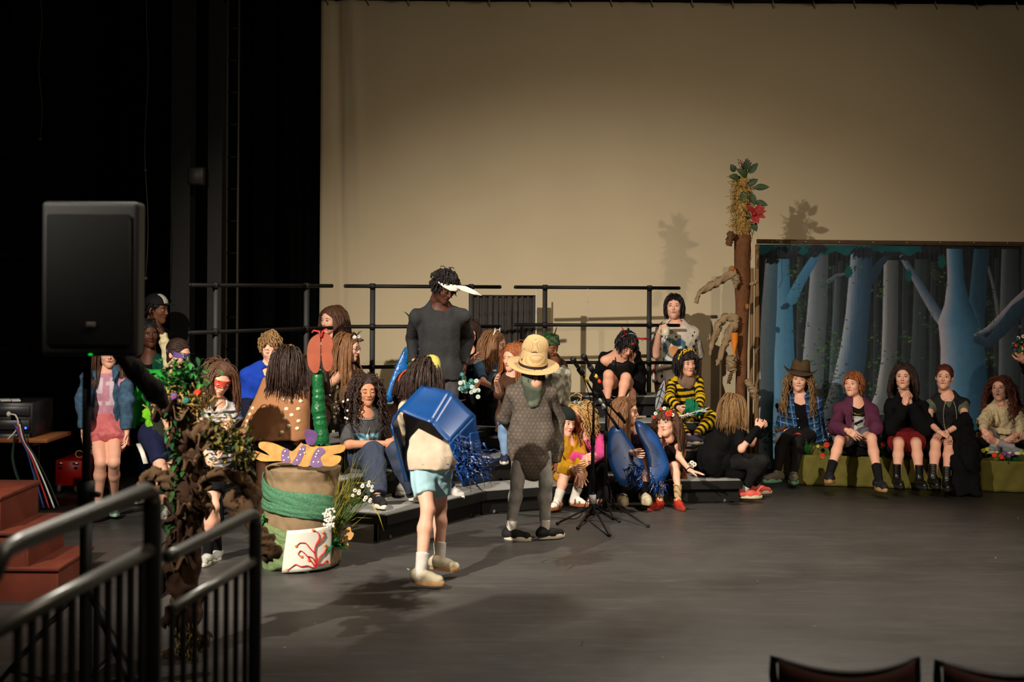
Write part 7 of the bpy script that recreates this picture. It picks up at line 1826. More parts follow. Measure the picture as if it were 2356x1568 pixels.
# ---- paper covered barrel with butterflies, stalk and grasses
YP = 9.16; s_ = FPX / YP; bc_ = PLX(700, YP + .0, 0); 
pb = thing('paper_covered_barrel', bc_, 'paper-wrapped barrel with green netting, butterfly cut-outs and grasses, in front of the risers', 'planter')
g = Geo()
def crum(V):
    W = V.copy(); a = np.arctan2(V[:, 1], V[:, 0]); f = 1 + .03 * np.sin(a * 5 + V[:, 2] * 9) + .028 * np.abs(np.sin(a * 6 - V[:, 2] * 17 + 2 * np.sin(V[:, 2] * 23))) + .02 * np.abs(np.sin(a * 11 + V[:, 2] * 29)) - .02; W[:, 0] *= f; W[:, 1] *= f; return W
prof = [(.215, .004), (.235, .02), (.238, .12), (.232, .22), (.240, .30), (.236, .40), (.232, .50), (.222, .56), (.232, .60), (.236, .635), (.20, .650), (.0, .648)]
pr2 = [prof[0]]
for a_, b_ in zip(prof, prof[1:]): pr2 += [tuple(np.array(a_) + (np.array(b_) - np.array(a_)) * t) for t in (.25, .5, .75, 1)]
g.lathe(pr2, c=bc_, n=96, fn=crum); build(g, 'paper_cover', kraft, pb)
rs = np.random.RandomState(17)
nt_m = cloth('netting_green', (78, 124, 94), bump=.25, bscale=220, var=.45, scale=150); nt2 = cloth('netting_pale', (116, 136, 92), bump=.25, bscale=220, var=.4, scale=150)
def wrap(z0, z1, a0, a1, w, m, slope, th=.012, name='netting_band', seed=0):
    r2 = np.random.RandomState(seed); ph = r2.rand() * 6; g = Geo()
    def f(u, v):
        a = a0 + (a1 - a0) * u; z = z0 + slope * u + (v - .5) * w * (1 + .25 * sin(u * 7 + ph)); R_ = .252 + .008 * sin(v * pi) + .003 * sin(v * 17 + u * 9 + ph) + .002 * sin(u * 31 + v * 12); return bc_ + vec(R_ * cos(a), R_ * sin(a), z)
    g.sheet(f, 80, 12, thick=th * .5); return build(g, name, m, pb)
wrap(.53, .5, pi * .98, pi * 1.98, .13, nt_m, -.17, seed=1); wrap(.41, .4, pi * .98, pi * 1.9, .085, nt_m, -.03, seed=2); wrap(.30, .3, pi * .98, pi * 1.6, .07, nt2, -.12, seed=3); wrap(.12, .1, pi * .98, pi * 1.6, .20, nt2, -.02, seed=4)
g = Geo(); c = bc_ + vec(-.215, -.12, .31)
for i in range(16): leafy(g, c, .05, .016, rs.normal(size=3) + vec(-.3, -.4, .2))
build(g, 'green_bow', M('ribbon_green', (30, 130, 60), rough=.4), pb)
# poster with red scrolls
def post(u, v, off=0.0):
    a = radians(252 + 72 * u); R_ = .252 + off + .004 * sin(u * 5 + v * 4); b = bc_ + vec(R_ * cos(a), R_ * sin(a), .012 + .262 * v + .02 * u - .004); return b + vec(-.03 * (1 - u) * (.4 - v), -.012 - .02 * (1 - u), 0)
g = Geo(); g.sheet(lambda u, v: post(u, v), 30, 12, thick=.004); ps = build(g, 'painted_poster', M('poster_white', (222, 218, 208), rough=.5, var=.03), pb)
rd = M('paint_red', (196, 48, 40), rough=.5); og = M('paint_orange', (224, 140, 60), rough=.5)
scr = [[(.60, .05), (.66, .2), (.60, .42), (.62, .6), (.70, .75), (.66, .9), (.55, .97)], [(.62, .1), (.50, .3), (.40, .45), (.32, .52), (.28, .42), (.36, .36)], [(.60, .42), (.50, .55), (.42, .68), (.30, .70), (.24, .62)], [(.62, .6), (.74, .7), (.80, .82), (.76, .88)], [(.60, .05), (.48, .14), (.36, .12), (.26, .20), (.20, .14), (.12, .06)], [(.60, .05), (.70, .12), (.80, .10), (.88, .18), (.94, .10)], [(.62, .08), (.72, .30), (.80, .36), (.86, .48), (.82, .56)], [(.64, .15), (.58, .30), (.48, .36), (.50, .26)]]
for i, c_ in enumerate(scr):
    P = np.array(c_); t = np.linspace(0, len(P) - 1, 24); P = np.stack([np.interp(t, np.arange(len(P)), P[:, k]) for k in (0, 1)], 1)
    for _ in range(2): P[1:-1] = (P[:-2] + P[1:-1] * 2 + P[2:]) / 4
    g = Geo(); g.tube([post(u, v, .0055) for u, v in P], np.linspace(.0115, .006, 24), 6, flat=.35, hint=(0, 0, 1)); g.ball(post(*P[-1], .006), (.010, .004, .010), 8, 1); build(g, 'red_scroll', [rd, og], ps)
# butterfly lying on top : purple and yellow
yel = M('card_yellow', (176, 124, 38), rough=.55, var=.28, scale=22); pur = M('card_purple', (96, 60, 116), rough=.55, var=.25); whd = M('dot_white', (220, 214, 200))
def card(outl, Y_, m, name, par, th=.010, tilt=0.0, smooth_=True, z0=None):
    pts = smoothline(outl, 3) if smooth_ else outl; P3 = np.array([PX(x, y, Y_) for x, y in pts]); 
    if tilt: P3[:, 1] += (P3[:, 2] - .70) * tilt
    g = Geo(); k = len(P3); V = np.vstack([P3, P3 + vec(0, th, 0)]); g.add(V, [tuple(range(k))[::-1], tuple(range(k, 2 * k))] + [(i, (i + 1) % k, k + (i + 1) % k, k + i) for i in range(k)]); return build(g, name, m, par, smooth=False)
YB = YP - .245
w = card([(724, 1068), (700, 1073), (660, 1062), (640, 1060), (600, 1060), (580, 1046), (584, 1037), (618, 1048), (610, 1040), (594, 1030), (596, 1018), (625, 1020), (655, 1032), (672, 1038), (690, 1020), (694, 1022), (712, 1024), (716, 1020), (732, 1028), (760, 1026), (790, 1024), (792, 1036), (782, 1042), (764, 1046), (784, 1050), (780, 1064), (760, 1072)], YB, yel, 'butterfly_cutout', pb, tilt=.35)
for O in ([(662, 1034), (650, 1034), (646, 1048), (650, 1062), (668, 1062), (664, 1048)], [(688, 1032), (696, 1024), (702, 1030), (696, 1050), (686, 1068), (672, 1066), (682, 1048)], [(738, 1030), (724, 1036), (714, 1070), (742, 1072), (736, 1052), (748, 1040)]): card(O, YB - .004, pur, 'purple_stripe', w, th=.004, tilt=.35)
card([(703, 988), (722, 990), (730, 1000), (722, 1022), (706, 1020), (702, 1004)], YB + .01, pur, 'butterfly_head', w)
for (x, y) in ((655, 1038), (651, 1048), (654, 1058), (697, 1034), (691, 1046), (684, 1058), (732, 1038), (726, 1050), (722, 1062), (733, 1062), (664, 1052), (700, 1042), (728, 1044), (690, 1034)): q_ = PX(x, y, YB); g = Geo(); g.ball(q_ + vec(0, (q_[2] - .70) * .35 - .008, 0), (.006, .003, .006), 8); build(g, 'white_dot', whd, w)
# stalk and orange butterfly
stm = M('stalk_tissue', (16, 92, 48), rough=.35, var=.25, scale=12, bump=.8, bscale=40, spec=.5)
g = Geo(); P = [PX(x, y, YP) for x, y in ((731, 848), (731, 880), (733, 910), (733, 945), (736, 965), (740, 1000), (742, 1030), (741, 1075))]
t = np.linspace(0, 7, 60); P = np.stack([np.interp(t, range(8), np.array(P)[:, i]) for i in range(3)], 1); rr = np.interp(t, range(8), [.030, .036, .040, .046, .044, .044, .052, .05]) * (1 + .06 * np.sin(t * 9 + 2 * np.sin(t * 3.1)) + .03 * np.sin(t * 23 + 3 * np.sin(t * 5))); g.tube(P, rr, 16)
for i in range(12): leafy(g, PX(735 + rs.normal() * 10, 1028 + rs.normal() * 5, YP - .05), .05, .02, rs.normal(size=3) + vec(0, -.4, .3))
build(g, 'green_stalk', stm, pb)
obr = M('card_orange', (150, 72, 46), rough=.55, var=.15, scale=12)
for k_, O in enumerate(([(734, 768), (716, 778), (707, 800), (708, 835), (716, 852), (726, 858), (734, 850), (737, 820), (737, 785)], [(742, 772), (752, 766), (764, 780), (766, 800), (762, 806), (766, 825), (762, 848), (752, 854), (744, 845), (740, 820), (739, 790)])): card(O, YP - .05 - .012 * k_, obr, 'butterfly_wing', pb, th=.008)
g = Geo(); rdn = M('pipe_red', (200, 50, 44)); 
for O in (((738, 775), (734, 762), (722, 760), (718, 765)), ((740, 775), (742, 762), (750, 757), (756, 760))): g.tube([PX(x, y, YP - .07) for x, y in O], .006, 6)
build(g, 'antennae', rdn, pb)
# grasses and flowers stuck in at the right
gm = [M('reed_olive', (120, 116, 52), rough=.6), M('reed_green', (74, 96, 40), rough=.6), M('reed_yellow', (176, 160, 60), rough=.6)]
rb = bc_ + vec(.17, -.10, .10); g = Geo()
for i in range(150):
    a = rb + vec(rs.normal() * .022 + .01, rs.normal() * .022, rs.rand() * .10); L = .32 + .34 * rs.rand(); d = unit(vec(.28 + rs.normal() * .22, rs.normal() * .15, 1)); dr_ = .05 + .22 * rs.rand() ** 2
    g.tube([a, a + d * L * .4, a + d * L * .75 + vec(.03, 0, -dr_ * .15), a + d * L + vec(.10 * dr_ * 3, 0, -dr_ * .45)], [.003, .0035, .003, .0006], 4, rs.choice([0, 0, 1, 2]), flat=.35)
build(g, 'grasses', gm, pb)
g = Geo()
for (x, y) in ((817, 1128), (834, 1118), (848, 1116), (856, 1127), (842, 1144), (852, 1152), (826, 1134)):
    c = PX(x, y, YP - .18); flower(g, c, .016, rs, 0, 1, 6, (0, -1, .4)); flower(g, c + rs.normal(size=3) * .012, .013, rs, 0, 1, 5); g.tube([rb + vec(.02, -.02, .12), (rb + c) / 2 + vec(0, -.03, .05), c + vec(0, .01, 0)], .002, 4, 2)
build(g, 'white_blossoms', [M('petal_white', (225, 220, 208)), goldm, leafg], pb)
g = Geo()
for i in range(60): g.ball(PX(757 + rs.normal() * 6, 1170 + 45 * rs.rand(), YP - .27) + rs.normal(size=3) * .006, (.009, .007, .009), 6)
build(g, 'white_hyacinth', M('petal_white', (225, 220, 208)), pb)
g = Geo(); g.tube([PX(800, 1140, YP - .1), PX(850, 1150, YP - .15), PX(872, 1185, YP - .2), PX(884, 1222, YP - .2)], [.003, .007, .007, .002], 6, flat=.3); g.tube([PX(790, 1120, YP - .1), PX(815, 1110, YP - .12), PX(860, 1110, YP - .12), PX(880, 1112, YP - .1)], [.003, .005, .004, .001], 6, flat=.3); build(g, 'arched_blade', gm[2], pb)
g = Geo()
for i in range(14): leafy(g, rb + vec(.05 + rs.normal() * .02, -.05, .06), .08, .02, rs.normal(size=3) + vec(.4, -.3, .3))
build(g, 'tissue_leaves', stm, pb)
card([(796, 1215), (806, 1212), (808, 1222), (814, 1228), (808, 1240), (800, 1244), (802, 1256), (792, 1262), (786, 1250), (790, 1232)], YP - .12, M('card_tan', (196, 150, 90)), 'tan_cutout', pb)
g = Geo(); leafy(g, PX(762, 1150, YP - .25), .09, .022, (.6, -.2, .6)); build(g, 'pale_leaf', M('leaf_pale', (200, 180, 120)), pb)
# ---- microphone stands
def micstand(base, Y, top, pivot, mic, tail, legs, label, w2):
    b = PLX(base[0], Y, 0); t = thing('microphone_stand', b, label, 'microphone stand')
    g = Geo(); tp = PX(*pivot, Y); low = vec(b[0], Y, .10); g.rod(low, vec(b[0], Y, .62), .0135, 12); build(g, 'lower_tube', railm, t)
    g = Geo(); g.rod(vec(b[0], Y, .60), tp, .0095, 12); build(g, 'upper_tube', railm, t)
    g = Geo(); g.rod(vec(b[0], Y, .58), vec(b[0], Y, .66), .019, 12); build(g, 'height_clutch', M('clutch_black', (24, 24, 24)), t)
    g = Geo(); g.lathe([(.014, .22), (.024, .18), (.028, .06), (.020, .04), (0, .04)], c=b, n=16); build(g, 'leg_hub', M('clutch_black', (24, 24, 24)), t)
    for (x, y) in legs:
        f = PZ(x, y, .012); g = Geo(); g.rod(vec(b[0], Y, .115), f, .0085, 8); lg = build(g, 'leg', railm, t); g = Geo(); g.ball(f, (.016, .016, .013), 10); build(g, 'rubber_foot', M('rubber_black', (18, 18, 18)), lg)
    m1 = PX(mic[0], mic[1], Y - .28); m2 = PX(tail[0], tail[1], Y + .12); q = tp; d = unit(m2 - m1)
    g = Geo(); g.ball(tp, .022, 12); g.rod(tp + vec(-.035, -.01, 0), tp + vec(.035, .01, 0), .010, 8); build(g, 'boom_joint', M('clutch_black', (24, 24, 24)), t)
    g = Geo(); st = m1 + (m2 - m1) * .16; g.tube([st, tp + vec(0, -.012, .0), m2], .0075, 10); build(g, 'boom_arm', railm, t)
    g = Geo(); g.rod(m2 - d * .12, m2, .012, 10); build(g, 'boom_grip', M('clutch_black', (24, 24, 24)), t)
    mm = thing('microphone', st, 'black vocal microphone in the clip of the %s stand' % w2, 'microphone')
    g = Geo(); dd = unit(m1 - st); F = frame_from(dd); g.lathe([(0, 0), (.010, 0), (.012, .02), (.018, .12), (.019, .125)], c=st, R=F, n=16); build(g, 'handle', M('mic_black', (18, 18, 19), rough=.4), mm)
    g = Geo(); g.ball(st + dd * .145, (.024, .024, .026), 14, R=F); build(g, 'grille', M('mic_grille', (40, 40, 42), rough=.4, metal=.7), mm)
    g = Geo(); g.rod(st - dd * .01, st + dd * .045, .021, 12, r2=.023); build(g, 'clip', M('clutch_black', (24, 24, 24)), t)
    return t, b, tp, st, d
t1, b1, p1, s1, d1 = micstand((1366, 0), 11.0, 0, (1367, 906), (1322, 832), (1423, 986), [(1283, 1203), (1330, 1214), (1402, 1230), (1424, 1198)], 'black microphone stand nearer the straw-hatted child, boom pointing up left', 'left microphone')
t2, b2, p2, s2, d2 = micstand((1396, 0), 11.35, 0, (1396, 925), (1347, 826), (1438, 972), [(1491, 1209), (1345, 1195), (1385, 1168), (1412, 1192)], 'black microphone stand to the right, its legs reaching right across the floor', 'right microphone')
for tq, sq, dq, colr, nm in ((t1, s1, d1, (206, 170, 50), 'yellow_tape'), (t2, s2, d2, (206, 170, 50), 'yellow_tape'), (t2, s2 + d2 * .06, d2, (220, 60, 40), 'red_tape'), (t1, s1 + d1 * .24, d1, (206, 204, 198), 'white_tape'), (t1, s1 + d1 * .30, d1, (206, 204, 198), 'white_tape')):
    g = Geo(); g.rod(sq + dq * .06 , sq + dq * .095, .0135, 12); build(g, nm, M(nm, colr, rough=.6), tq)
g = Geo(); g.rod(vec(b1[0], 11.0, .13), vec(b1[0], 11.0, .2), .027, 12); build(g, 'chrome_collar', M('silver', (180, 180, 180)), t1)
for sg, (bb, yy, dx) in enumerate(((b1, 11.0, -.05), (b2, 11.35, .05))):
    pc = [(s1, s2)[sg] + vec(0, 0, -.0), (p1, p2)[sg] + vec(dx * .4, -.02, -.06), vec(bb[0] + dx, yy, .9), vec(bb[0] - dx * .3, yy - .03, .5), vec(bb[0] + dx * .6, yy, .2), vec(bb[0] + dx * 2, yy - .05, .012), vec(bb[0] - .3, yy + .1, .008), vec(bb[0] - .8, yy + .35, .008)]
    g = Geo(); P = np.array(pc); t = np.linspace(0, 7, 50); P = np.stack([np.interp(t, range(8), P[:, i]) for i in range(3)], 1)
    for _ in range(4): P[1:-1] = (P[:-2] + 2 * P[1:-1] + P[2:]) / 4
    g.tube(P, .0035, 6); tag(build(g, 'microphone_cable', M('cable_black', (14, 14, 14))), 'thin black cable running down the %s microphone stand' % ('left', 'right')[sg], 'cable')
# ---- small things among the cast
c = PX(1075, 893, 11.0); fb = thing('flower_bundle', c, 'pale teal and white fluffy flower bundle below the hand of the tall person', 'flowers')
for i in range(26):
    g = Geo(); flower(g, c + vec(rs.normal() * .035, rs.normal() * .02, rs.normal() * .04), .022, rs, 0, 1, 7); build(g, 'flower', [M('petal_ice' if i % 3 else 'petal_teal', (176, 196, 188) if i % 3 else (40, 110, 110)), whd], fb)
g = Geo(); g.tube([c, c + vec(-.02, 0, .10)], .006, 6); build(g, 'stem', leafg, fb)
w_ = wing(None, smoothline([(888, 918), (900, 872), (922, 818), (936, 797), (958, 815), (962, 850), (940, 880), (905, 922)]), lambda x, y: 11.62 + (x - 925) * .001, name='costume_wing'); tag(w_, 'shiny blue costume wing left of the tall standing person', 'wing')
w_.data.materials.clear(); w_.data.materials.append(M('wing_blue_foil', (20, 96, 170), rough=.3, var=.45, scale=16, bump=.6, bscale=30, spec=.7))
w_ = wing(None, smoothline([(946, 830), (952, 800), (958, 796), (966, 812), (964, 830), (955, 822)]), lambda x, y: 11.5, name='costume_wing'); tag(w_, 'small blue and white wing tip against the side of the tall standing person', 'wing')
g = Geo(); leafy(g, PX(942, 732, 11.7), .08, .022, (-.5, -.3, 1)); leafy(g, PX(942, 732, 11.7), .06, .02, (.5, -.3, .8)); g.tube([PX(942, 732, 11.7), PX(946, 790, 11.7), PX(950, 960, 11.7)], .004, 6); tag(build(g, 'leaf_sprig', leafg), 'green leaf on a thin stalk left of the tall person', 'leaf')
c = PX(868, 905, 11.0); g = Geo()
for i in range(230): d = unit(rs.normal(size=3)); g.tube([c, c + d * .06 * (.6 + .5 * rs.rand())], [.0022, .0012], 3, i % 2)
tag(build(g, 'tinsel_pompom', [M('tinsel_gold', (150, 130, 70), rough=.3, metal=.6), M('tinsel_dark', (70, 60, 40), rough=.5)]), 'gold tinsel pompom beside the curly-haired person in the grey T-shirt', 'pompom')
g = Geo(); P = [PX(x, y, 10.6) for x, y in ((772, 975), (768, 950), (770, 920), (776, 885))]; g.tube(P, [.03, .028, .022, .012], 8, flat=.6)
for i in range(60): p = P[0] + (P[3] - P[0]) * rs.rand() + rs.normal(size=3) * .018; leafy(g, p, .035, .01, rs.normal(size=3), rs.randint(2))
for i in range(12): g.ball(PX(778 + rs.normal() * 12, 905 + 60 * rs.rand(), 10.52), .010, 6, 2)
tag(build(g, 'dried_flower_staff', [M('driftwood', (130, 116, 96)), M('dried_leaf', (190, 176, 140)), M('petal_white', (225, 220, 208))]), 'staff of pale dried flowers between the green stalk and the curly-haired person', 'staff')
g = Geo(); P = [PX(x, y, 13.66) for x, y in ((1352, 662), (1354, 690), (1350, 715), (1353, 738), (1356, 725), (1353, 690))]; g.tube(P, .0022, 5); tag(build(g, 'rail_cord', M('cord_pale', (190, 184, 170))), 'thin pale cord looped over the guard rail between two posts', 'cord')
for (x, y, r, c_, lb) in ((2291, 1281, .022, (214, 208, 198), 'small white paper scrap on the right part of the floor'), (1742, 1339, .014, (214, 150, 90), 'tiny orange scrap on the bare floor right of centre'), (1340, 1480, .014, (70, 130, 160), 'tiny blue mark of paper on the floor near the bottom'), (2342, 1190, .02, (190, 186, 180), 'pale paper scrap on the floor below the right bench'), (936, 1307, .016, (190, 180, 90), 'tiny yellow scrap on the floor left of the walking child')):
    p = PZ(x, y, .004); g = Geo(); g.prism([(0, 0), (r, .3 * r), (1.2 * r, r), (.3 * r, .8 * r)], .003, R=rotx(radians(90)) @ rotz(x), t=p); tag(build(g, 'paper_scrap', M('scrap_%d' % x, c_), smooth=False), lb, 'scrap')
# ================================================================== things close to the camera and in the left wing
# ---- loudspeaker on its stand
YS = 5.5; a = PX(95, 462, YS); b = PX(316, 820, YS); cx_, cz = (a[0] + b[0]) / 2, (a[2] + b[2]) / 2; W_, H_ = b[0] - a[0], a[2] - b[2]
lsp = thing('loudspeaker', (cx_, YS + .17, b[2]), 'large black loudspeaker raised on a stand at the left front', 'loudspeaker')
plast = M('speaker_plastic', (26, 27, 27), rough=.5, var=.08, bump=.3, bscale=300, spec=.5)
g = Geo(); O = [(-W_ / 2, 0), (W_ / 2, 0), (W_ / 2, .10), (W_ * .33, .34), (-W_ * .33, .34), (-W_ / 2, .10)]
V = [(x, y, z) for z in (-H_ / 2, H_ / 2) for x, y in O]; V = np.array(V) + vec(cx_, YS, cz); g.add(V, [(0, 5, 4, 3, 2, 1), (6, 7, 8, 9, 10, 11)] + [(i, (i + 1) % 6, 6 + (i + 1) % 6, 6 + i) for i in range(6)])
cb = build(g, 'cabinet', plast, lsp, smooth=False); m_ = cb.modifiers.new('bevel', 'BEVEL'); m_.width = .018; m_.segments = 4
g = Geo(); g.box((cx_, YS - .008, cz - .005), (W_ - .05, .02, H_ - .09), bev=.008); build(g, 'grille', M('speaker_grille', (19, 21, 21), rough=.6, bump=.8, bscale=500), lsp)
g = Geo(); g.box(PX(209, 746, YS - .03), (.036, .006, .020), bev=.002); build(g, 'badge', M('badge_grey', (120, 118, 112), rough=.4), lsp)
g = Geo(); g.ball(PX(208, 815, YS - .012), (.009, .004, .004), 8); build(g, 'power_light', M('led_green', (10, 160, 40), emis=(10, 190, 50), estr=1.2), lsp)
sx_ = PX(200, 900, YS + .15)[0]; sst = thing('speaker_stand', (sx_, YS + .15, 0), 'black tripod stand carrying the loudspeaker', 'speaker stand')
g = Geo(); g.rod((sx_, YS + .15, .75), (sx_, YS + .15, b[2] + .0), .0175, 14); build(g, 'upper_pole', railm, sst); g = Geo(); g.rod((sx_, YS + .15, .12), (sx_, YS + .15, .95), .024, 14); build(g, 'lower_pole', railm, sst)
g = Geo(); g.rod((sx_, YS + .15, .92), (sx_, YS + .15, 1.02), .034, 14); g.tube([(sx_, YS + .15, .97), (sx_ + .06, YS + .12, .97)], .012, 8); build(g, 'collar', railm, sst)
for an in (200, 320, 80):
    e = vec(sx_ + .52 * cos(radians(an)), YS + .15 + .52 * sin(radians(an)), .02); g = Geo(); g.beam((sx_, YS + .15, .62), e, .026, .016); lg = build(g, 'leg', railm, sst); g = Geo(); g.ball(e, (.025, .025, .018), 8); build(g, 'rubber_foot', M('rubber_black', (18, 18, 18)), lg)
    g = Geo(); g.beam((sx_, YS + .15, .2), vec(sx_, YS + .15, .62) * .45 + e * .55, .02, .010); build(g, 'brace', railm, sst)
# dark padded sleeve between the speaker and the tree
g = Geo(); g.add(*fieldmesh([[cone(PX(262, 800, 5.9), PX(310, 850, 6.1), .028, .040), cone(PX(310, 850, 6.1), PX(352, 896, 6.3), .040, .046), cone(PX(352, 896, 6.3), PX(372, 925, 6.45), .046, .030)]], .008, noise=(.006, .06), seed=3))
tag(build(g, 'padded_boom', M('padding_black', (16, 15, 13), rough=.9)), 'thick black padded arm slanting from the loudspeaker down to the leafy tree', 'boom')
# ---- stair rails (black steel; light on their tops put into a paler rail colour)
rail_m = M('handrail_black', (9, 9, 9), rough=.6, spec=.25); rail_t = M('handrail_toplit', (62, 60, 53), rough=.38, spec=.9); 
def barrier(pts, w, label, posts, mids, bal, zb=0.0):
    t = thing('stair_rail', (*((np.array(pts[0]) + np.array(pts[-1])) / 2)[:2], 0), label, 'railing')
    g = Geo(); g.tube(pts, w / 2, 14); build(g, 'handrail', rail_t, t)
    for (p, q) in mids: g = Geo(); g.tube([p, q], w / 2 * .92, 12); build(g, 'lower_rail', rail_t, t)
    for p in posts: g = Geo(); g.box((p[0], p[1], p[2] / 2), (w, w, p[2]), bev=.004); build(g, 'post', rail_m, t)
    for p in bal: g = Geo(); g.box((p[0], p[1], p[2] / 2), (w * .42, w * .42, p[2]), bev=.002); build(g, 'baluster', rail_m, t)
A0, A1 = PX(48, 1246, 2.95), PX(336, 1128, 3.45); P1 = PX(352, 1150, 3.48); B0, B1 = PX(8, 1440, 2.90), PX(350, 1262, 3.48)
bal = []
for i in range(1, 12):
    t = i / 12; p = B0 + (B1 - B0) * t; bal.append(p)
barrier([PX(-20, 1330, 2.85), PX(8, 1268, 2.88), A0, A0 + (A1 - A0) * .5, A1, PX(350, 1136, 3.48), P1, PX(354, 1200, 3.48)], .040, 'black steel stair rail in the near left corner', [P1], [(B0 - (B1 - B0) * .15, B1)], bal)
A0, A1 = PX(402, 1272, 3.95), PX(578, 1182, 4.5); P1 = PX(588, 1200, 4.55); B0, B1 = PX(396, 1400, 3.95), PX(586, 1288, 4.55); bal = [B0 + (B1 - B0) * i / 8 for i in range(8)]
barrier([PX(385, 1280, 3.9), A0, A1, PX(587, 1186, 4.54), P1, PX(588, 1225, 4.55)], .036, 'black steel stair rail beyond the corner rail, in front of the paper tree', [P1], [(B0, B1)], bal)
# ---- wooden stage steps
ply = M('step_plywood', (104, 46, 30), rough=.6, var=.25, scale=5, spec=.3)
stp = thing('wooden_steps', (-2.9, 8.4, 0), 'reddish plywood steps at the left edge of the stage', 'steps')
for k, (x1, z) in enumerate(((-2.55, .20), (-2.72, .40), (-2.88, .60))):
    g = Geo(); g.box(((x1 - 3.6) / 2, 8.38, z - .012), (x1 + 3.6, .68, .024), bev=.003); build(g, 'tread', ply, stp)
    g = Geo(); g.box((x1 - .02, 8.38, z - .112), (.018, .64, .176)); build(g, 'riser_board', ply, stp, smooth=False)
    g = Geo(); g.box(((x1 - .03 - 3.6) / 2, 8.07, z - .112), (x1 - .03 + 3.6, .018, .176)); build(g, 'side_panel', ply, stp, smooth=False)
    g = Geo(); g.box(((x1 - .03 - 3.6) / 2, 8.69, z - .112), (x1 - .03 + 3.6, .018, .176)); build(g, 'side_panel', ply, stp, smooth=False)
# ---- red wheeled case
Yc = 12.3; c0_, c1_ = PX(127, 1072, Yc), PX(190, 1132, Yc); w_, h_ = c1_[0] - c0_[0], c0_[2] - c1_[2]; rx, rz = (c0_[0] + c1_[0]) / 2, .075 + h_ / 2 - .02
cs = thing('road_case', (rx, Yc + .28, 0), 'small red wheeled case with metal latches behind the stand', 'case'); redc = M('case_red', (176, 20, 10), rough=.4, var=.08)
g = Geo(); g.box((rx, Yc + .30, rz + .0), (w_, .60, h_), bev=.008); build(g, 'case_body', redc, cs)
chrome = M('chrome', (190, 188, 184), rough=.25, metal=.9)
for sx2 in (-.075, .06): 
    g = Geo(); g.box((rx + sx2, Yc - .006, rz + .085), (.055, .012, .018), bev=.003); build(g, 'latch', chrome, cs)
    g = Geo(); g.box((rx + sx2, Yc - .004, rz + .045), (.028, .006, .022), bev=.003); build(g, 'latch_plate', M('bead_black', (14, 14, 16)), cs)
for sx2 in (-.08, .06):
    for yy in (.03, .55): g = Geo(); g.rod((rx + sx2 - .012, Yc + yy - .03, .035), (rx + sx2 + .012, Yc + yy - .03, .035), .034, 14); build(g, 'caster', M('caster_grey', (120, 116, 108)), cs)
g = Geo(); g.tube([(rx + .03 + .035 * cos(a_), Yc + .2, rz + h_ / 2 + .03 + .03 * sin(a_)) for a_ in np.linspace(0, 2 * pi, 16, endpoint=False)], .006, 6, closed=True); tag(build(g, 'tape_roll', M('tape_brass', (190, 170, 110))), 'small yellow tape roll standing on the red case', 'tape')
# ---- equipment rack with cables
YR = 10.2; r0, r1 = PX(-60, 925, YR), PX(72, 1160, YR); rk = thing('equipment_rack', ((r0[0] + r1[0]) / 2, YR + .2, 0), 'dark equipment rack with a tangle of cables at the left edge', 'rack')
g = Geo(); wr = r1[0] - r0[0]; xr = (r0[0] + r1[0]) / 2; zt = r0[2]
g.box((xr, YR + .25, zt - .16), (wr, .45, .32), bev=.006); build(g, 'rack_case', M('rack_black', (22, 22, 24), rough=.4), rk)
g = Geo(); g.box((xr + .05, YR + .22, PX(0, 1005, YR)[2] - .02), (wr + .16, .55, .03), bev=.003); build(g, 'shelf', M('shelf_wood', (120, 70, 30)), rk)
for x in (xr - wr / 2 + .04, xr + wr / 2 - .03):
    g = Geo(); g.box((x, YR + .2, .38), (.035, .035, .76)); build(g, 'rack_leg', dk, rk, smooth=False)
for k in range(3): g = Geo(); g.box((xr, YR + .015, zt - .06 - .1 * k), (wr - .04, .02, .07), bev=.003); build(g, 'rack_unit', M('unit_grey', (40, 40, 42), rough=.4), rk)
g = Geo(); g.ball(PX(59, 984, YR), .009, 8); build(g, 'blue_light', M('led_blue', (30, 60, 255), emis=(40, 80, 255), estr=5), rk)
for x, w in ((12, .07), (36, .06)):
    p = PX(x, 930, YR + .15); g = Geo(); g.box((p[0], YR + .15, zt + .006), (w, .16, .008), R=rotz(.4)); tag(build(g, 'paper_sheet', M('paper_white', (206, 206, 206)), smooth=False), 'white sheet lying on the equipment rack, %s of the two' % ('left' if x < 20 else 'right'), 'paper')
cols = [(200, 196, 186), (30, 60, 120), (30, 30, 30), (160, 30, 40), (40, 90, 60), (190, 190, 180), (24, 24, 26), (24, 24, 26)]
cnames = ['white', 'blue', 'black', 'red', 'green', 'grey', 'black', 'black']
for i in range(8):
    if i == 0: pts = [(20, 952), (36, 953), (43, 970), (38, 990), (18, 1010)]
    else: pts = [(30 + 3 * i, 975), (42 + 2 * i, 1000 + 2 * i), (62 + 2 * i, 1040), (70 + 4 * i, 1080), (82 + 5 * i, 1120), (95 + 6 * i, 1168)] if i % 2 else [(34, 1000), (24 + i, 1050), (30 + i, 1080), (42 + i, 1112), (60 + 4 * i, 1150)]
    P = np.array([PX(x, y, YR - .05 - .01 * i) for x, y in pts]); t = np.linspace(0, len(P) - 1, 24); P = np.stack([np.interp(t, np.arange(len(P)), P[:, k]) for k in range(3)], 1)
    for _ in range(3): P[1:-1] = (P[:-2] + 2 * P[1:-1] + P[2:]) / 4
    g = Geo(); g.tube(P, .006, 6)
    if i == 0: g.ball(P[0], (.018, .016, .02), 8)
    build(g, cnames[i] + '_cable', M('cable_' + cnames[i], cols[i], rough=.5), rk)
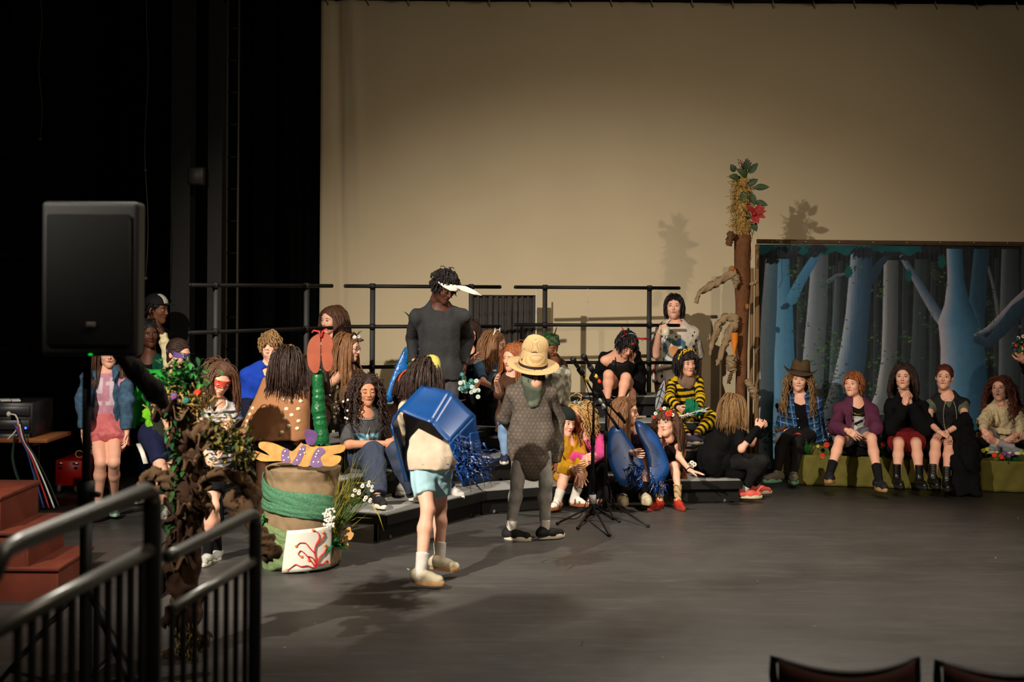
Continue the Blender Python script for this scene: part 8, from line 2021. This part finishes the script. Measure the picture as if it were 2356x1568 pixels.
# ---- leafy paper tree in front (behind the rails)
YL = 6.9; lt = thing('paper_tree', PLX(425, YL, 0), 'leafy tree of crumpled brown paper behind the stair rails', 'tree'); rs = np.random.RandomState(41)
kb = cloth('crumpled_brown', (62, 44, 32), bump=.9, bscale=22, var=.3, scale=10); kb2 = cloth('crumpled_tan', (96, 74, 54), bump=.9, bscale=22, var=.25, scale=10)
pts = [(425, 925), (420, 960), (424, 1010), (430, 1070), (436, 1130), (432, 1190), (428, 1250), (424, 1330), (430, 1420), (432, 1513)]
P = [PX(x, y, YL) for x, y in pts]; rd_ = [.05, .062, .07, .075, .08, .075, .07, .07, .05, .045]
g = solid([[cone(P[i], P[i + 1], rd_[i], rd_[i + 1]) for i in range(len(P) - 1)]], .012, noise=(.032, .12), seed=8); build(g, 'paper_trunk', kb, lt)
for i in range(26):
    k = rs.randint(9); p = P[k] + (P[k + 1] - P[k]) * rs.rand(); a = rs.rand() * 6.28; p = p + vec(.085 * cos(a), -.085 * abs(sin(a)), 0)
    g = Geo(); F = frame_from(rs.normal(size=3) + vec(0, -.4, .5)); 
    g.sheet(lambda u, v: p + F @ vec(.07 * (u - .5), .03 * sin(u * 6 + v * 4) + .012 * sin(v * 14), .14 * (v - .3)), 10, 12, thick=.004); build(g, 'paper_leaf', kb2 if i % 2 else kb, lt)
for pts_, r_ in (([(440, 1110), (470, 1095), (510, 1088), (545, 1095), (570, 1115), (580, 1140), (572, 1170), (545, 1172), (528, 1150), (540, 1128)], [.035, .032, .03, .03, .034, .04, .045, .04, .03, .015]), ([(420, 1130), (390, 1110), (360, 1088), (335, 1095), (322, 1120)], [.035, .034, .03, .024, .015]), ([(440, 1000), (470, 985), (500, 990), (520, 1010)], [.05, .04, .03, .02]), ([(430, 1200), (445, 1160), (460, 1120)], [.03, .04, .02]), ([(560, 1180), (590, 1215), (612, 1245), (622, 1270), (608, 1290)], [.02, .03, .04, .045, .02])): twist(pts_, r_, par=lt, m=kb2, Y=YL - .05, seedv=len(pts_))
g = Geo(); lf = [M('leaf_bright', (40, 120, 44), rough=.5), M('leaf_green', (44, 96, 38)), M('leaf_deep', (24, 66, 34))]
for i in range(420):
    c = PX(420 + rs.normal() * 25, 874 + rs.normal() * 21, YL + rs.normal() * .06); leafy(g, c, .036 + .022 * rs.rand(), .012, rs.normal(size=3) + vec(0, -.4, .5), rs.randint(3))
build(g, 'crown_leaves', lf, lt)
g = Geo()
for i in range(330):
    t_ = rs.rand(); c = PX(478 + 100 * t_ + rs.normal() * 12, 985 + 60 * t_ + rs.normal() * 26, YL - .05 + rs.normal() * .05); leafy(g, c, .030 + .015 * rs.rand(), .011, rs.normal(size=3) + vec(0, -.2, .3), rs.choice([0, 0, 1, 2]))
for k in range(9): a_ = PX(455, 1020, YL); g.tube([a_, PX(510 + 6 * k, 1000 + 6 * k, YL - .04), PX(560 + 4 * k, 960 + 18 * k, YL - .05)], .004, 5, 3)
build(g, 'olive_leaves', [M('leaf_olive', (92, 92, 30), rough=.6), M('leaf_yellow', (150, 130, 50), rough=.6), M('leaf_deep', (24, 66, 34)), M('twig_brown', (80, 60, 40))], lt)
g = Geo()
for i in range(420):
    c = PX(420 + rs.normal() * 26, 925 + rs.normal() * 20, YL + rs.normal() * .05); d = unit(rs.normal(size=3)); L = .03 + .05 * rs.rand(); g.tube([c, c + d * L * .5 + rs.normal(size=3) * .008, c + d * L], .003, 3)
build(g, 'straw_nest', straw_m, lt)
for (x, y, m, nme) in ((455, 903, M('petal_red', (208, 48, 34)), 'red_flower'), (401, 912, M('petal_purple', (112, 70, 128)), 'purple_flower'), (428, 922, M('petal_teal2', (40, 110, 100)), 'teal_flower'), (372, 905, M('petal_pink', (190, 110, 110)), 'pink_flower')):
    g = Geo(); flower(g, PX(x, y, YL - .13), .021, rs); flower(g, PX(x, y, YL - .14), .014, rs); build(g, nme, [m, goldm], lt)
g = Geo()
for i in range(90): leafy(g, PX(400 + rs.normal() * 10, 1070 + rs.normal() * 90, YL - .1), .05, .012, rs.normal(size=3), rs.randint(2))
build(g, 'hanging_leaves', [M('leaf_deep', (24, 66, 34)), M('leaf_green', (44, 96, 38))], lt)
g = Geo()
for i in range(120): c = PX(440 + rs.normal() * 26, 1430 + rs.rand() * 100, YL - .08); g.tube([c, c + vec(rs.normal() * .01, 0, -.05)], .003, 3)
build(g, 'gold_tinsel', M('tinsel_gold', (150, 130, 70)), lt)
# ---- audience chairs at the bottom right
def mesh_chair(xa, xb, yt, Y, label):
    A, B_ = PX(xa, yt, Y), PX(xb, yt + 6, Y); w = B_[0] - A[0]; cx = (A[0] + B_[0]) / 2; zt = A[2]; frm = M('chair_frame_black', (12, 12, 13), rough=.5)
    t = thing('mesh_chair', (cx, Y - .2, 0), label, 'chair', 'audience chairs at the bottom right')
    g = Geo(); P = []
    for i in range(13): u = i / 12; P.append((A[0] + w * u, Y + .05 - .06 * (1 - (2 * u - 1) ** 2) + 0, zt - .030 * (1 - (2 * u - 1) ** 2)))
    loop = [(A[0] + .03, Y - .02, .40)] + [(A[0] + .012, Y + .02, .5), (A[0], Y + .05, zt - .05)] + P + [(B_[0], Y + .05, zt - .05), (B_[0] - .012, Y + .02, .5), (B_[0] - .03, Y - .02, .40)]
    g.tube(loop, .013, 8); build(g, 'back_frame', frm, t)
    g = Geo(); g.sheet(lambda u, v: (A[0] + .012 + (w - .024) * u, Y + .03 - .06 * (1 - (2 * u - 1) ** 2) * 1, .42 + (zt - .035 * (1 - (2 * u - 1) ** 2) - .42) * v), 14, 8, thick=.006); build(g, 'back_panel', M('chair_back_maroon', (62, 30, 22), rough=.8), t)
    g = Geo(); g.tube([(A[0] + w * .53, Y - .02, zt - .055), (A[0] + w * .545, Y - .035, zt - .075), (A[0] + w * .95, Y + .02, zt - .075)], .0015, 5); build(g, 'yellow_thread', M('thread_yellow', (170, 140, 30)), t)
    g = Geo(); g.box((cx, Y - .25, .38), (w, .44, .05), bev=.02); build(g, 'seat', frm, t)
    for sx in (-1, 1):
        for sy in (-.44, -.05): g = Geo(); g.rod((cx + sx * (w / 2 - .02), Y + sy, .38), (cx + sx * (w / 2), Y + sy, 0), .012, 8); build(g, 'leg', frm, t)
mesh_chair(1786, 2120, 1524, 4.25, 'black-framed audience chair with a maroon back, left of the two at the bottom right')
mesh_chair(2168, 2502, 1533, 4.25, 'black-framed audience chair with a maroon back, cut by the right edge')
